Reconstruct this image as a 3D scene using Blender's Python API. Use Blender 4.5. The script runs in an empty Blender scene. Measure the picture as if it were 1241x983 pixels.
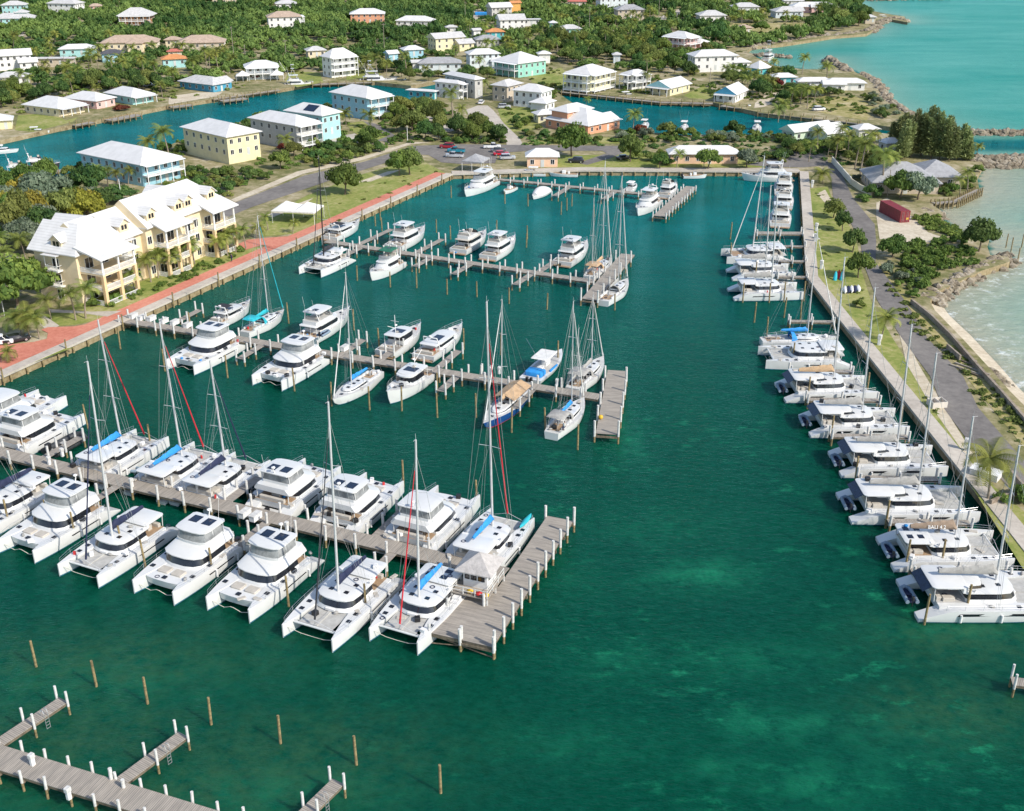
import bpy, math, random
import numpy as np
from mathutils import Vector, Matrix
from mathutils.geometry import tessellate_polygon
R = math.radians
rnd = random.Random(7)
scene = bpy.context.scene
col = scene.collection

# ------------------------------------------------------------------ camera, sky, sun, exposure
CAM_H, PITCH, FOC = 72.0, math.atan2(621, 1350), 1350.0
CT, ST = math.cos(PITCH), math.sin(PITCH)
cam_d = bpy.data.cameras.new('camera'); cam = bpy.data.objects.new('camera', cam_d); col.objects.link(cam)
cam.location = (0, 0, CAM_H); cam.rotation_euler = (math.pi/2 - PITCH, 0, 0)
cam_d.sensor_fit = 'HORIZONTAL'; cam_d.sensor_width = 36; cam_d.lens = 36*FOC/1241
cam_d.clip_start = 1; cam_d.clip_end = 9000
scene.camera = cam
SUN_AZ, SUN_EL = math.atan2(-0.6, 0.8), R(39)
w = bpy.data.worlds.new('World'); scene.world = w; w.use_nodes = True
nt = w.node_tree; nt.nodes.clear()
sky = nt.nodes.new('ShaderNodeTexSky'); sky.sky_type = 'NISHITA'; sky.sun_disc = False
sky.sun_elevation = SUN_EL; sky.sun_rotation = math.pi/2 - SUN_AZ
bg = nt.nodes.new('ShaderNodeBackground'); bg.inputs[1].default_value = 0.15
wo = nt.nodes.new('ShaderNodeOutputWorld')
nt.links.new(sky.outputs[0], bg.inputs[0]); nt.links.new(bg.outputs[0], wo.inputs[0])
sl = bpy.data.lights.new('sun', 'SUN'); sl.energy = 3.9; sl.angle = R(0.5); sl.color = (1, 0.94, 0.84)
so = bpy.data.objects.new('sun', sl); col.objects.link(so)
sdir = Vector((math.cos(SUN_AZ)*math.cos(SUN_EL), math.sin(SUN_AZ)*math.cos(SUN_EL), math.sin(SUN_EL)))
so.rotation_euler = sdir.to_track_quat('Z', 'Y').to_euler(); so.location = (200, -150, 200)
vs = scene.view_settings
vs.view_transform = 'Standard'; vs.look = 'None'; vs.gamma = 1; vs.use_curve_mapping = False; vs.exposure = 0.36
scene.cycles.use_denoising = True
scene.cycles.max_bounces = 6; scene.cycles.transparent_max_bounces = 6

# ------------------------------------------------------------------ survey: a photo point on a level z
def at(px, py, z=0.0):
    a = (px - 620.5)/FOC; b = -(py - 491.5)/FOC
    dy = CT + b*ST; dz = -ST + b*CT
    t = (z - CAM_H)/dz
    return Vector((a*t, dy*t, z))
def proj(x, y, z):
    dz = z - CAM_H
    dp = y*CT - dz*ST
    if dp <= 1: return (-9999, 9999)
    return 620.5 + FOC*x/dp, 491.5 - FOC*(y*ST + dz*CT)/dp
def height_to(x, y, py):
    k = (491.5 - py)/FOC
    return CAM_H + y*(k*CT - ST)/(CT + k*ST)

# ------------------------------------------------------------------ materials
MATS = {}
def mat(name, c, rough=0.6, metal=0.0, var=0.12, vscale=1.5, bump=0.0, bscale=6.0, spec=0.5, coat=0.0, c2=None, stretch=None, coord='Object', rndvar=0.0):
    if name in MATS: return MATS[name]
    m = bpy.data.materials.new(name); m.use_nodes = True
    n = m.node_tree.nodes; l = m.node_tree.links
    b = n['Principled BSDF']
    b.inputs['Roughness'].default_value = rough; b.inputs['Metallic'].default_value = metal
    b.inputs['Specular IOR Level'].default_value = spec
    if coat: b.inputs['Coat Weight'].default_value = coat; b.inputs['Coat Roughness'].default_value = 0.08
    tc = n.new('ShaderNodeTexCoord'); mp = n.new('ShaderNodeMapping')
    l.new(tc.outputs[coord], mp.inputs[0])
    if stretch: mp.inputs['Scale'].default_value = stretch
    nz = n.new('ShaderNodeTexNoise'); nz.inputs['Scale'].default_value = vscale; nz.inputs['Detail'].default_value = 6; nz.inputs['Roughness'].default_value = 0.65
    l.new(mp.outputs[0], nz.inputs['Vector'])
    rp = n.new('ShaderNodeValToRGB')
    d = c2 if c2 else tuple(x*(1-2.2*var) for x in c)
    rp.color_ramp.elements[0].position = 0.36; rp.color_ramp.elements[1].position = 0.62
    rp.color_ramp.elements[0].color = (*[max(0, x) for x in d], 1)
    rp.color_ramp.elements[1].color = (*c, 1)
    l.new(nz.outputs[0], rp.inputs[0])
    out = rp.outputs[0]
    if rndvar:
        oi = n.new('ShaderNodeObjectInfo'); mr = n.new('ShaderNodeMapRange')
        mr.inputs['To Min'].default_value = 1-rndvar; mr.inputs['To Max'].default_value = 1+rndvar
        l.new(oi.outputs['Random'], mr.inputs[0])
        hs = n.new('ShaderNodeHueSaturation'); l.new(out, hs.inputs['Color']); l.new(mr.outputs[0], hs.inputs['Value'])
        out = hs.outputs[0]
    l.new(out, b.inputs['Base Color'])
    if bump:
        bz = n.new('ShaderNodeTexNoise'); bz.inputs['Scale'].default_value = bscale; bz.inputs['Detail'].default_value = 4
        l.new(mp.outputs[0], bz.inputs['Vector'])
        bn = n.new('ShaderNodeBump'); bn.inputs['Strength'].default_value = bump; bn.inputs['Distance'].default_value = 0.1
        l.new(bz.outputs[0], bn.inputs['Height']); l.new(bn.outputs[0], b.inputs['Normal'])
    MATS[name] = m
    return m
def paint(c, rough=0.65):
    return mat('paint_%d_%d_%d' % tuple(int(x*100) for x in c), c, rough, var=0.06, vscale=0.6)

def planks(name, c, c2, pitch=0.19, axis='X'):
    m = mat(name, c, 0.8, c2=c2, vscale=1.0, stretch=(5, 0.4, 1) if axis == 'X' else (0.4, 5, 1))
    n = m.node_tree.nodes; l = m.node_tree.links; b = n['Principled BSDF']
    tc = [x for x in n if x.type == 'TEX_COORD'][0]
    wv = n.new('ShaderNodeTexWave'); wv.bands_direction = axis; wv.inputs['Scale'].default_value = 0.314/pitch
    wv.inputs['Distortion'].default_value = 0.25; wv.inputs['Detail'].default_value = 2; wv.inputs['Detail Scale'].default_value = 0.3
    l.new(tc.outputs['Object'], wv.inputs[0])
    rp = n.new('ShaderNodeValToRGB'); rp.color_ramp.elements[0].position = 0.02; rp.color_ramp.elements[1].position = 0.22
    rp.color_ramp.elements[0].color = (0.35, 0.33, 0.3, 1)
    l.new(wv.outputs[0], rp.inputs[0])
    mx = n.new('ShaderNodeMix'); mx.data_type = 'RGBA'; mx.blend_type = 'MULTIPLY'; mx.inputs[0].default_value = 0.8
    src = b.inputs['Base Color'].links[0].from_socket
    l.new(src, mx.inputs[6]); l.new(rp.outputs[0], mx.inputs[7]); l.new(mx.outputs[2], b.inputs['Base Color'])
    return m

GEL = mat('gelcoat_white', (0.66, 0.66, 0.645), 0.28, var=0.03, vscale=0.5, coat=0.3)
DECKW = mat('nonskid_deck', (0.58, 0.57, 0.545), 0.6, var=0.07, vscale=0.8)
GREYD = mat('grey_deck', (0.48, 0.47, 0.45), 0.7, var=0.08)
GLASS = mat('dark_glass', (0.020, 0.022, 0.028), 0.07, var=0.2, spec=0.7)
CLEAR = mat('vinyl_window', (0.30, 0.31, 0.31), 0.12, var=0.22, vscale=0.9, spec=0.6)
SOLAR = mat('solar_panel', (0.016, 0.028, 0.06), 0.15, var=0.2, vscale=3)
BLUEC = mat('canvas_blue', (0.025, 0.27, 0.66), 0.8, var=0.12, bump=0.4, bscale=2)
TURQC = mat('canvas_turquoise', (0.02, 0.42, 0.5), 0.8, var=0.12, bump=0.4, bscale=2)
NAVYC = mat('canvas_navy', (0.016, 0.024, 0.07), 0.8, var=0.15, bump=0.4, bscale=2)
TANC = mat('canvas_tan', (0.50, 0.34, 0.20), 0.85, var=0.12, bump=0.3, bscale=2)
GREYC = mat('canvas_grey', (0.36, 0.35, 0.33), 0.85, var=0.12, bump=0.3, bscale=2)
BLACKC = mat('canvas_black', (0.03, 0.032, 0.04), 0.8, var=0.15)
GREENC = mat('canvas_green', (0.02, 0.16, 0.10), 0.8, var=0.15)
REDC = mat('canvas_red', (0.55, 0.022, 0.035), 0.8, var=0.1)
WHITEC = mat('canvas_white', (0.72, 0.71, 0.68), 0.8, var=0.08, bump=0.3, bscale=2)
ALU = mat('mast_aluminium', (0.62, 0.62, 0.62), 0.4, 0.25, var=0.06)
WIRE = mat('rigging_wire', (0.42, 0.43, 0.42), 0.4, 0.5, var=0.05)
STEEL = mat('rail_steel', (0.66, 0.67, 0.68), 0.25, 0.7, var=0.03)
TEAK = mat('teak', (0.38, 0.26, 0.16), 0.7, var=0.15, stretch=(1, 8, 1))
CUSH = mat('beige_cushion', (0.50, 0.46, 0.40), 0.8, var=0.08)
ANTIF = mat('antifouling_blue', (0.03, 0.16, 0.24), 0.6, var=0.2)
BLUEH = mat('blue_hull_paint', (0.015, 0.07, 0.24), 0.25, var=0.06, coat=0.3)
RUBB = mat('hypalon_grey', (0.20, 0.27, 0.34), 0.6, var=0.08)
RUBD = mat('hypalon_dark', (0.05, 0.055, 0.06), 0.6, var=0.2)
BLKP = mat('black_plastic', (0.02, 0.02, 0.022), 0.45, var=0.2)
TRAMP = mat('trampoline_net', (0.46, 0.45, 0.42), 0.85, var=0.1)
DOCKW = planks('dock_planks', (0.40, 0.355, 0.30), (0.25, 0.225, 0.195))
DOCKB = mat('dock_beam', (0.20, 0.16, 0.11), 0.85, var=0.25, vscale=2)
PILEW = mat('pile_white', (0.66, 0.65, 0.62), 0.75, var=0.14, vscale=2)
PILEB = mat('pile_wood', (0.33, 0.25, 0.12), 0.85, var=0.28, vscale=2.5)
WBOX = mat('white_box', (0.76, 0.75, 0.73), 0.55, var=0.05)
ROPE = mat('rope', (0.55, 0.52, 0.45), 0.9, var=0.1)
ORANGE = mat('orange_plastic', (0.75, 0.2, 0.03), 0.5)
YELLOWP = mat('yellow_plastic', (0.75, 0.45, 0.03), 0.5)
REDP = mat('red_plastic', (0.6, 0.03, 0.03), 0.5)

# ------------------------------------------------------------------ mesh building
class MB:
    def __init__(s): s.v = []; s.f = []; s.m = []
    def add(s, vs_, fs, m=0):
        o = len(s.v); s.v += [tuple(p) for p in vs_]
        for f in fs: s.f.append(tuple(i+o for i in f)); s.m.append(m)
        return s
    def box(s, x0, x1, y0, y1, z0, z1, m=0):
        return s.add([(x0,y0,z0),(x1,y0,z0),(x1,y1,z0),(x0,y1,z0),(x0,y0,z1),(x1,y0,z1),(x1,y1,z1),(x0,y1,z1)],
              [(3,2,1,0),(4,5,6,7),(0,1,5,4),(1,2,6,5),(2,3,7,6),(3,0,4,7)], m)
    def bbox(s, x0, x1, y0, y1, z0, z1, r, m=0):      # box with chamfered vertical and top edges
        o0 = rrect(x0, x1, y0, y1, r); o1 = rrect(x0+r*.5, x1-r*.5, y0+r*.5, y1-r*.5, r*.6)
        return s.loft([[(x, y, z0) for x, y in o0], [(x, y, z1-r*.5) for x, y in o0], [(x, y, z1) for x, y in o1]], m)
    def loft(s, rings, m=0, caps=(True, True), mfun=None):
        n = len(rings[0]); o = len(s.v)
        for r in rings: s.v += [tuple(p) for p in r]
        for i in range(len(rings)-1):
            for j in range(n):
                k = (j+1) % n
                s.f.append((o+i*n+j, o+i*n+k, o+(i+1)*n+k, o+(i+1)*n+j)); s.m.append(mfun(i, j) if mfun else m)
        if caps[0]: s.f.append(tuple(o+j for j in reversed(range(n)))); s.m.append(m)
        if caps[1]: s.f.append(tuple(o+(len(rings)-1)*n+j for j in range(n))); s.m.append(m)
        return s
    def tier(s, o0, z0, o1, z1, m=0):
        f0 = z0 if callable(z0) else (lambda x, y: z0)
        f1 = z1 if callable(z1) else (lambda x, y: z1)
        return s.loft([[(x, y, f0(x, y)) for x, y in o0], [(x, y, f1(x, y)) for x, y in o1]], m)
    def tube(s, pts, r, n=6, m=0, r1=None):
        pts = [Vector(p) for p in pts]; k = len(pts); rings = []
        for i, p in enumerate(pts):
            d = (pts[min(i+1, k-1)] - pts[max(i-1, 0)])
            if d.length < 1e-6: d = Vector((0, 0, 1))
            d.normalize()
            a = Vector((0, 0, 1)) if abs(d.z) < 0.9 else Vector((1, 0, 0))
            u = d.cross(a).normalized(); v = d.cross(u)
            t = i/(k-1); rr = r if r1 is None else r + (r1-r)*t
            rings.append([p + u*rr*math.cos(2*math.pi*j/n) + v*rr*math.sin(2*math.pi*j/n) for j in range(n)])
        return s.loft(rings, m)
    def quad(s, a, b, c, d, m=0): return s.add([a, b, c, d], [(0, 1, 2, 3)], m)
    def blob(s, c, rad, sub=1, jit=0.0, rn=None, m=0):
        v, f = ICO[sub]
        rn = rn or rnd
        s.add([(c[0]+p[0]*rad[0]*(1+rn.uniform(-jit, jit)), c[1]+p[1]*rad[1]*(1+rn.uniform(-jit, jit)), c[2]+p[2]*rad[2]*(1+rn.uniform(-jit, jit))) for p in v], f, m)
        return s
    def mesh(s, name, mats, smooth=None):
        me = bpy.data.meshes.new(name); me.from_pydata(s.v, [], s.f)
        for m in (mats if isinstance(mats, (list, tuple)) else [mats]): me.materials.append(m)
        if any(s.m): me.polygons.foreach_set('material_index', s.m)
        if smooth is not None:
            me.polygons.foreach_set('use_smooth', [True]*len(s.f)); me.set_sharp_from_angle(angle=R(smooth))
        me.update(); return me
    def build(s, name, mats, parent=None, smooth=None, loc=None, rz=None):
        return link(name, s.mesh(name, mats, smooth), parent, loc, rz)

def ico(sub):
    import bmesh
    b = bmesh.new(); bmesh.ops.create_icosphere(b, subdivisions=sub, radius=1)
    b.verts.ensure_lookup_table()
    r = ([tuple(v.co) for v in b.verts], [tuple(v.index for v in f.verts) for f in b.faces]); b.free(); return r
ICO = {1: ico(1), 2: ico(2), 3: ico(3)}

def link(name, data, parent=None, loc=None, rz=None):
    o = bpy.data.objects.new(name, data); col.objects.link(o)
    if parent: o.parent = parent
    if loc is not None: o.location = loc
    if rz is not None: o.rotation_euler = (0, 0, rz)
    return o
def tag(o, label=None, cat=None, group=None, kind=None):
    if label: o['label'] = label
    if cat: o['category'] = cat
    if group: o['group'] = group
    if kind: o['kind'] = kind
    return o
def thing(name, label, cat, loc, rz=0.0, group=None):
    return tag(link(name, None, None, loc, rz), label, cat, group)
def copy_tree(o, parent=None):
    c = o.copy(); col.objects.link(c)
    if parent: c.parent = parent
    for ch in list(o.children): copy_tree(ch, c)
    return c

def rrect(x0, x1, y0, y1, r, n=3):
    pts = []
    for cx, cy, a0 in ((x1-r, y1-r, 0), (x0+r, y1-r, 90), (x0+r, y0+r, 180), (x1-r, y0+r, 270)):
        for i in range(n+1):
            a = R(a0 + 90*i/n); pts.append((cx+r*math.cos(a), cy+r*math.sin(a)))
    return pts
def nose(xa, xf, hw, ln, p=0.75, n=7, ra=0.3, hwa=None):
    """plan outline: square stern end at xa, rounded front reaching xf; ln = length of the rounded part"""
    hwa = hw if hwa is None else hwa
    pts = [(xa+ra, -hwa), ]
    for i in range(n+1):
        a = -math.pi/2 + math.pi*i/n
        c = math.cos(a); sn = math.sin(a)
        pts.append((xf-ln+ln*(abs(c)**p), hw*math.copysign(abs(sn)**0.8, sn)))
    pts += [(xa+ra, hwa), (xa, hwa-ra), (xa, -hwa+ra)]
    return pts
def grow(o, e):
    cx = (min(p[0] for p in o)+max(p[0] for p in o))/2
    hx = (max(p[0] for p in o)-min(p[0] for p in o))/2; hy = max(abs(p[1]) for p in o)
    return [(cx+(x-cx)*(1+e/hx), y*(1+e/hy)) for x, y in o]
def lerp_o(a, b, t): return [(p[0]+(q[0]-p[0])*t, p[1]+(q[1]-p[1])*t) for p, q in zip(a, b)]
def inpoly(x, y, poly):
    c = False; j = len(poly)-1
    for i in range(len(poly)):
        xi, yi = poly[i][0], poly[i][1]; xj, yj = poly[j][0], poly[j][1]
        if (yi > y) != (yj > y) and x < (xj-xi)*(y-yi)/(yj-yi)+xi: c = not c
        j = i
    return c
# ------------------------------------------------------------------ land, water, roads
ZL = 1.4
U = Vector((math.cos(R(-24.5)), math.sin(R(-24.5)), 0))      # along the docks
V = Vector((math.cos(R(65.3)), math.sin(R(65.3)), 0))        # along the promenade and the boats
q0 = at(0, 457, ZL); q1 = at(548, 211, ZL)
qd = (q1-q0).normalized()
basin = [q0 - qd*260, q1, at(700, 206.5, ZL), at(970, 208, ZL), at(978, 335, ZL), at(1022, 391, ZL)]
xq = 60.6
basin[-1] = Vector((59.8, 192, ZL)); 
basin += [Vector((xq, 117, ZL)), Vector((61, -200, ZL))]
south_shore = [(1250, 500), (1222, 472), (1203, 450), (1168, 412), (1133, 376), (1127, 365), (1140, 352), (1165, 340), (1190, 328), (1224, 317), (1222, 311), (1200, 309),
               (1196, 297), (1200, 285), (1178, 290), (1163, 283), (1150, 272), (1140, 264), (1143, 257), (1131, 249), (1131, 246), (1158, 244), (1187, 230), (1184, 214), (1188, 207)]
channel = [(1192, 200), (1186, 190), (1172, 183), (1110, 166), (1030, 157), (985, 160), (935, 162.5), (821, 163.5), (754, 157), (715, 140), (673, 110), (720, 114), (800, 122.5), (864, 124), (924, 137), (1049, 150), (1110, 157.5), (1165, 166)]
north_shore = [(1167, 163), (1166, 160.5), (1120, 147), (1092, 134), (1070, 120), (1062, 104), (1046, 92), (1030, 84), (1010, 71), (1003, 73), (1000, 84), (975, 84), (940, 80), (918, 70), (905, 62), (912, 57), (945, 54), (985, 48), (1010, 44), (1050, 41), (1062, 34), (1060, 27), (1078, 23), (1100, 27), (1096, 20), (1070, 16), (1052, 12), (1040, 4), (1036, -6)]
outer = [tuple(p) for p in basin]
outer += [(112, -200, ZL)]
for s_ in (south_shore, channel, north_shore): outer += [tuple(at(x, y, ZL)) for x, y in s_]
outer += [(420, 1000, ZL), (700, 2600, ZL), (-3000, 2600, ZL), (-3000, -200, ZL)]
canal_px = [(-140, 205), (0, 170), (68, 155), (129, 143), (203, 128), (298, 114), (338, 108), (380, 101), (454, 99), (498, 104), (560, 92), (575, 92), (560, 98), (520, 121), (476, 126), (395, 127), (330, 142), (262, 152), (205, 176), (150, 196), (95, 206), (60, 219), (0, 219), (-140, 236)]
canal = [tuple(at(x, y, ZL)) for x, y in canal_px]

def flat(name, loops, z, m, kind='structure', skirt=None, mats=None):
    """a level sheet from outline loops (first = outside), optionally with walls going down to z=skirt"""
    flatl = [Vector((p[0], p[1], z)) for lp in loops for p in lp]
    tris = tessellate_polygon([[Vector((p[0], p[1], 0)) for p in lp] for lp in loops])
    b = MB(); fs = []
    for t in tris:
        a, c, d = (flatl[i] for i in t)
        fs.append(t if (c-a).cross(d-a).z > 0 else t[::-1])
    b.add(flatl, fs)
    if skirt is not None:
        for lp in loops:
            for i in range(len(lp)):
                p, q = lp[i], lp[(i+1) % len(lp)]
                b.quad((p[0], p[1], skirt), (q[0], q[1], skirt), (q[0], q[1], z-0.004), (p[0], p[1], z-0.004), 1)
    o = b.build(name, mats or [m])
    tag(o, kind=kind); return o
def pxsheet(name, pts, dz, m, kind='structure'):
    return flat(name, [[at(x, y, ZL) for x, y in pts]], ZL+dz, m, kind)

def ground_mat(name, cols, sc=0.03, sc2=0.6, rough=0.95, bump=0.3):
    m = bpy.data.materials.new(name); m.use_nodes = True; n = m.node_tree.nodes; l = m.node_tree.links; b = n['Principled BSDF']
    b.inputs['Roughness'].default_value = rough; b.inputs['Specular IOR Level'].default_value = 0.2
    tc = n.new('ShaderNodeTexCoord')
    a = n.new('ShaderNodeTexNoise'); a.inputs['Scale'].default_value = sc; a.inputs['Detail'].default_value = 8; a.inputs['Roughness'].default_value = 0.62
    c = n.new('ShaderNodeTexNoise'); c.inputs['Scale'].default_value = sc2; c.inputs['Detail'].default_value = 5; c.inputs['Roughness'].default_value = 0.7
    l.new(tc.outputs['Object'], a.inputs[0]); l.new(tc.outputs['Object'], c.inputs[0])
    mx = n.new('ShaderNodeMath'); mx.operation = 'MULTIPLY_ADD'; mx.inputs[1].default_value = 0.55
    l.new(c.outputs[0], mx.inputs[0]); 
    m2 = n.new('ShaderNodeMath'); m2.operation = 'MULTIPLY'; m2.inputs[1].default_value = 0.5; l.new(a.outputs[0], m2.inputs[0]); l.new(m2.outputs[0], mx.inputs[2])
    rp = n.new('ShaderNodeValToRGB'); e = rp.color_ramp.elements
    ps = [0.38+0.28*i/(len(cols)-1) for i in range(len(cols))]
    e[0].position = ps[0]; e[0].color = (*cols[0], 1); e[1].position = ps[-1]; e[1].color = (*cols[-1], 1)
    for p, q in zip(ps[1:-1], cols[1:-1]): x = e.new(p); x.color = (*q, 1)
    l.new(mx.outputs[0], rp.inputs[0]); l.new(rp.outputs[0], b.inputs['Base Color'])
    bn = n.new('ShaderNodeBump'); bn.inputs['Strength'].default_value = bump; bn.inputs['Distance'].default_value = 0.15
    l.new(c.outputs[0], bn.inputs['Height']); l.new(bn.outputs[0], b.inputs['Normal'])
    return m
SCRUB = ground_mat('scrub_ground', [(0.09, 0.11, 0.035), (0.17, 0.165, 0.065), (0.31, 0.265, 0.15), (0.46, 0.40, 0.29)], 0.04, 0.35)
LAWN = ground_mat('lawn_grass', [(0.13, 0.175, 0.035), (0.20, 0.235, 0.055), (0.28, 0.28, 0.09), (0.38, 0.34, 0.17)], 0.09, 0.9)
DRYG = ground_mat('dry_grass', [(0.15, 0.16, 0.045), (0.25, 0.23, 0.075), (0.38, 0.32, 0.15), (0.48, 0.41, 0.27)], 0.08, 0.6)
SANDM = ground_mat('pale_sand', [(0.42, 0.35, 0.25), (0.52, 0.45, 0.34), (0.62, 0.55, 0.43)], 0.15, 1.2)
ASPH = ground_mat('asphalt', [(0.125, 0.113, 0.106), (0.18, 0.165, 0.153), (0.235, 0.215, 0.195)], 0.08, 0.7, 0.9, 0.1)
CONC = ground_mat('concrete', [(0.36, 0.32, 0.27), (0.46, 0.41, 0.35), (0.54, 0.49, 0.42)], 0.12, 1.1, 0.85, 0.08)
REDPV = ground_mat('red_paving', [(0.44, 0.15, 0.10), (0.54, 0.20, 0.14), (0.60, 0.27, 0.19)], 0.12, 1.5, 0.85, 0.05)
QWALL = ground_mat('quay_wall', [(0.14, 0.10, 0.05), (0.27, 0.21, 0.12), (0.38, 0.31, 0.2)], 0.3, 1.4, 0.9, 0.3)
ROCK = ground_mat('shore_rock', [(0.11, 0.09, 0.06), (0.23, 0.19, 0.14), (0.40, 0.36, 0.29)], 0.35, 1.2, 0.95, 0.6)

flat('ground', [outer, canal], ZL, None, skirt=-2.5, mats=[SCRUB, QWALL])

# water: depth is surveyed per point of the sheet (sand shallows by the beach, seagrass and sand patches in the basin)
def water():
    xs = np.concatenate([[-3000, -1400, -800, -500], np.arange(-420, 421, 2.0), [500, 800, 1400, 3500]])
    ys = np.concatenate([[-300, -100, 0], np.arange(50, 420, 2.0), np.arange(420, 1000, 5.0), [1100, 1400, 2000, 3000, 6000]])
    X, Y = np.meshgrid(xs, ys); nx, ny = len(xs), len(ys)
    pts = np.stack([X.ravel(), Y.ravel()], 1)
    sh = [at(x, y, 0) for x, y in [(1250, 505)]+south_shore]
    sh = [Vector((110, -200, 0)), Vector((100, 60, 0))] + sh
    nsh = [at(x, y, 0) for x, y in north_shore[1:]] + [Vector((420, 1000, 0)), Vector((700, 2600, 0))]
    def dist(poly):
        d = np.full(len(pts), 1e9)
        for a, b in zip(poly[:-1], poly[1:]):
            a = np.array(a[:2]); b = np.array(b[:2]); ab = b-a
            t = np.clip(((pts-a)@ab)/max(ab@ab, 1e-6), 0, 1)
            d = np.minimum(d, np.hypot(*(pts-a-t[:, None]*ab).T))
        return d
    ds, dn = dist(sh), dist(nsh)
    # which side: sea lies to the right of the coast
    chx = at(1172, 175, 0)
    coast = [(100, -300)] + [tuple(p[:2]) for p in sh] + [tuple(at(1180, 176, 0)[:2])] + [tuple(p[:2]) for p in nsh] + [(4000, 6000), (4000, -300)]
    jx = np.array([[c[0], c[1]] for c in coast])
    ins = np.zeros(len(pts), bool); j = len(jx)-1
    for i in range(len(jx)):
        xi, yi = jx[i]; xj, yj = jx[j]
        if yi != yj:
            cnd = ((yi > pts[:, 1]) != (yj > pts[:, 1])) & (pts[:, 0] < (xj-xi)*(pts[:, 1]-yi)/(yj-yi)+xi)
            ins ^= cnd
        j = i
    sea = ins.astype(float)
    shal = np.where(ins, np.maximum(np.exp(-ds/23.0), 0.45*np.exp(-dn/14.0)), 0)
    foam = np.where(ins, np.exp(-(ds/10.0)**2), 0)*(pts[:, 1] < 235)
    # the channel between the jetties is deep
    ca, cb = np.array(at(1172, 176, 0)[:2]), np.array(at(1300, 176, 0)[:2])
    ab = cb-ca; t = np.clip(((pts-ca)@ab)/(ab@ab), 0, 1); dc = np.hypot(*(pts-ca-t[:, None]*ab).T)
    k = np.exp(-(dc/9.0)**4); sea = sea*(1-k); shal = shal*(1-k)
    far = np.clip((pts[:, 1]-95)/170.0, 0, 1)**3; cnl = np.clip((pts[:, 1]-300)/25.0, 0, 1)
    patch = np.zeros(len(pts))
    for px, py, rx, ry, s in ((855, 697, 5, 3, 1.0), (800, 705, 4, 2, .5), (925, 880, 4, 2.5, .8), (990, 880, 3, 1.5, .7), (1000, 950, 6, 2.5, .7), (870, 930, 3, 1.5, .6), (910, 800, 9, 3, .4), (1160, 760, 8, 2.5, .5),
                               (330, 960, 12, 3, .45), (120, 830, 14, 4, .35), (760, 530, 2.2, 9, .55), (800, 640, 9, 5, .25), (1080, 900, 10, 5, .3), (750, 800, 6, 3, .35), (700, 900, 8, 3, .3), (50, 960, 12, 4, .3), (700, 700, 4, 5, .2)):
        c = at(px, py, 0); patch = np.maximum(patch, s*np.exp(-((pts[:, 0]-c.x)/rx)**2-((pts[:, 1]-c.y)/ry)**2))
    # shallow, silty margin below the promenade
    a = np.array(at(0, 470, 0)[:2])-140*np.array(qd[:2]); b = np.array(at(300, 335, 0)[:2]); ab = b-a
    t = np.clip(((pts-a)@ab)/(ab@ab), 0, 1); dq = np.hypot(*(pts-a-t[:, None]*ab).T)
    mott = np.clip((215-pts[:, 1])/60, 0, 1)*np.where(pts[:, 0] > -20, 1.0, .55)*(0.45+0.55*np.clip((pts[:, 0]+5)/25, 0, 1))*(1-ins)
    bedm = np.zeros(len(pts))
    for px, py, rx, ry in ((120, 800, 20, 6), (330, 920, 16, 7), (230, 960, 14, 6), (60, 900, 18, 8), (1170, 775, 10, 5), (1160, 860, 9, 5)):
        c = at(px, py, 0); bedm = np.maximum(bedm, np.exp(-((pts[:, 0]-c.x)/rx)**2-((pts[:, 1]-c.y)/ry)**2))
    silt = np.exp(-(dq/22.0)**2)
    deep = np.exp(-((pts[:, 0]-62)/9.0)**2)*(pts[:, 1] < 300)*0.0
    me = bpy.data.meshes.new('water')
    idx = np.arange(nx*ny).reshape(ny, nx)
    f = np.stack([idx[:-1, :-1], idx[:-1, 1:], idx[1:, 1:], idx[1:, :-1]], -1).reshape(-1, 4)
    me.from_pydata([(x, y, 0.0) for x, y in pts], [], f.tolist())
    for nm, arr in (('wsea', sea), ('wshallow', shal), ('wfoam', foam), ('wfar', far), ('wpatch', patch), ('wsilt', silt), ('wmott', mott), ('wcanal', cnl), ('wbed', bedm)):
        at_ = me.attributes.new(nm, 'FLOAT', 'POINT'); at_.data.foreach_set('value', arr.astype(np.float32))
    m = bpy.data.materials.new('water'); m.use_nodes = True; n = m.node_tree.nodes; l = m.node_tree.links; b = n['Principled BSDF']
    def A(nm): x = n.new('ShaderNodeAttribute'); x.attribute_name = nm; return x.outputs['Fac']
    tc = n.new('ShaderNodeTexCoord')
    def N(scale, det=4, rough=0.6, stretch=None, rot=0):
        z = n.new('ShaderNodeTexNoise'); z.inputs['Scale'].default_value = scale; z.inputs['Detail'].default_value = det; z.inputs['Roughness'].default_value = rough
        mp = n.new('ShaderNodeMapping'); mp.inputs['Rotation'].default_value = (0, 0, rot)
        if stretch: mp.inputs['Scale'].default_value = stretch
        l.new(tc.outputs['Object'], mp.inputs[0]); l.new(mp.outputs[0], z.inputs[0]); return z.outputs[0]
    def mix(f_, a_, b_):
        x = n.new('ShaderNodeMix'); x.data_type = 'RGBA'
        if hasattr(f_, 'is_linked'): l.new(f_, x.inputs[0])
        else: x.inputs[0].default_value = f_
        for k_, q in ((6, a_), (7, b_)):
            if isinstance(q, tuple): x.inputs[k_].default_value = (*q, 1)
            else: l.new(q, x.inputs[k_])
        return x.outputs[2]
    def math_(op, a_, b_=None, c_=None, clamp=False):
        x = n.new('ShaderNodeMath'); x.operation = op; x.use_clamp = clamp
        for i, q in enumerate((a_, b_, c_)):
            if q is None: continue
            if hasattr(q, 'is_linked'): l.new(q, x.inputs[i])
            else: x.inputs[i].default_value = q
        return x.outputs[0]
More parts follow.
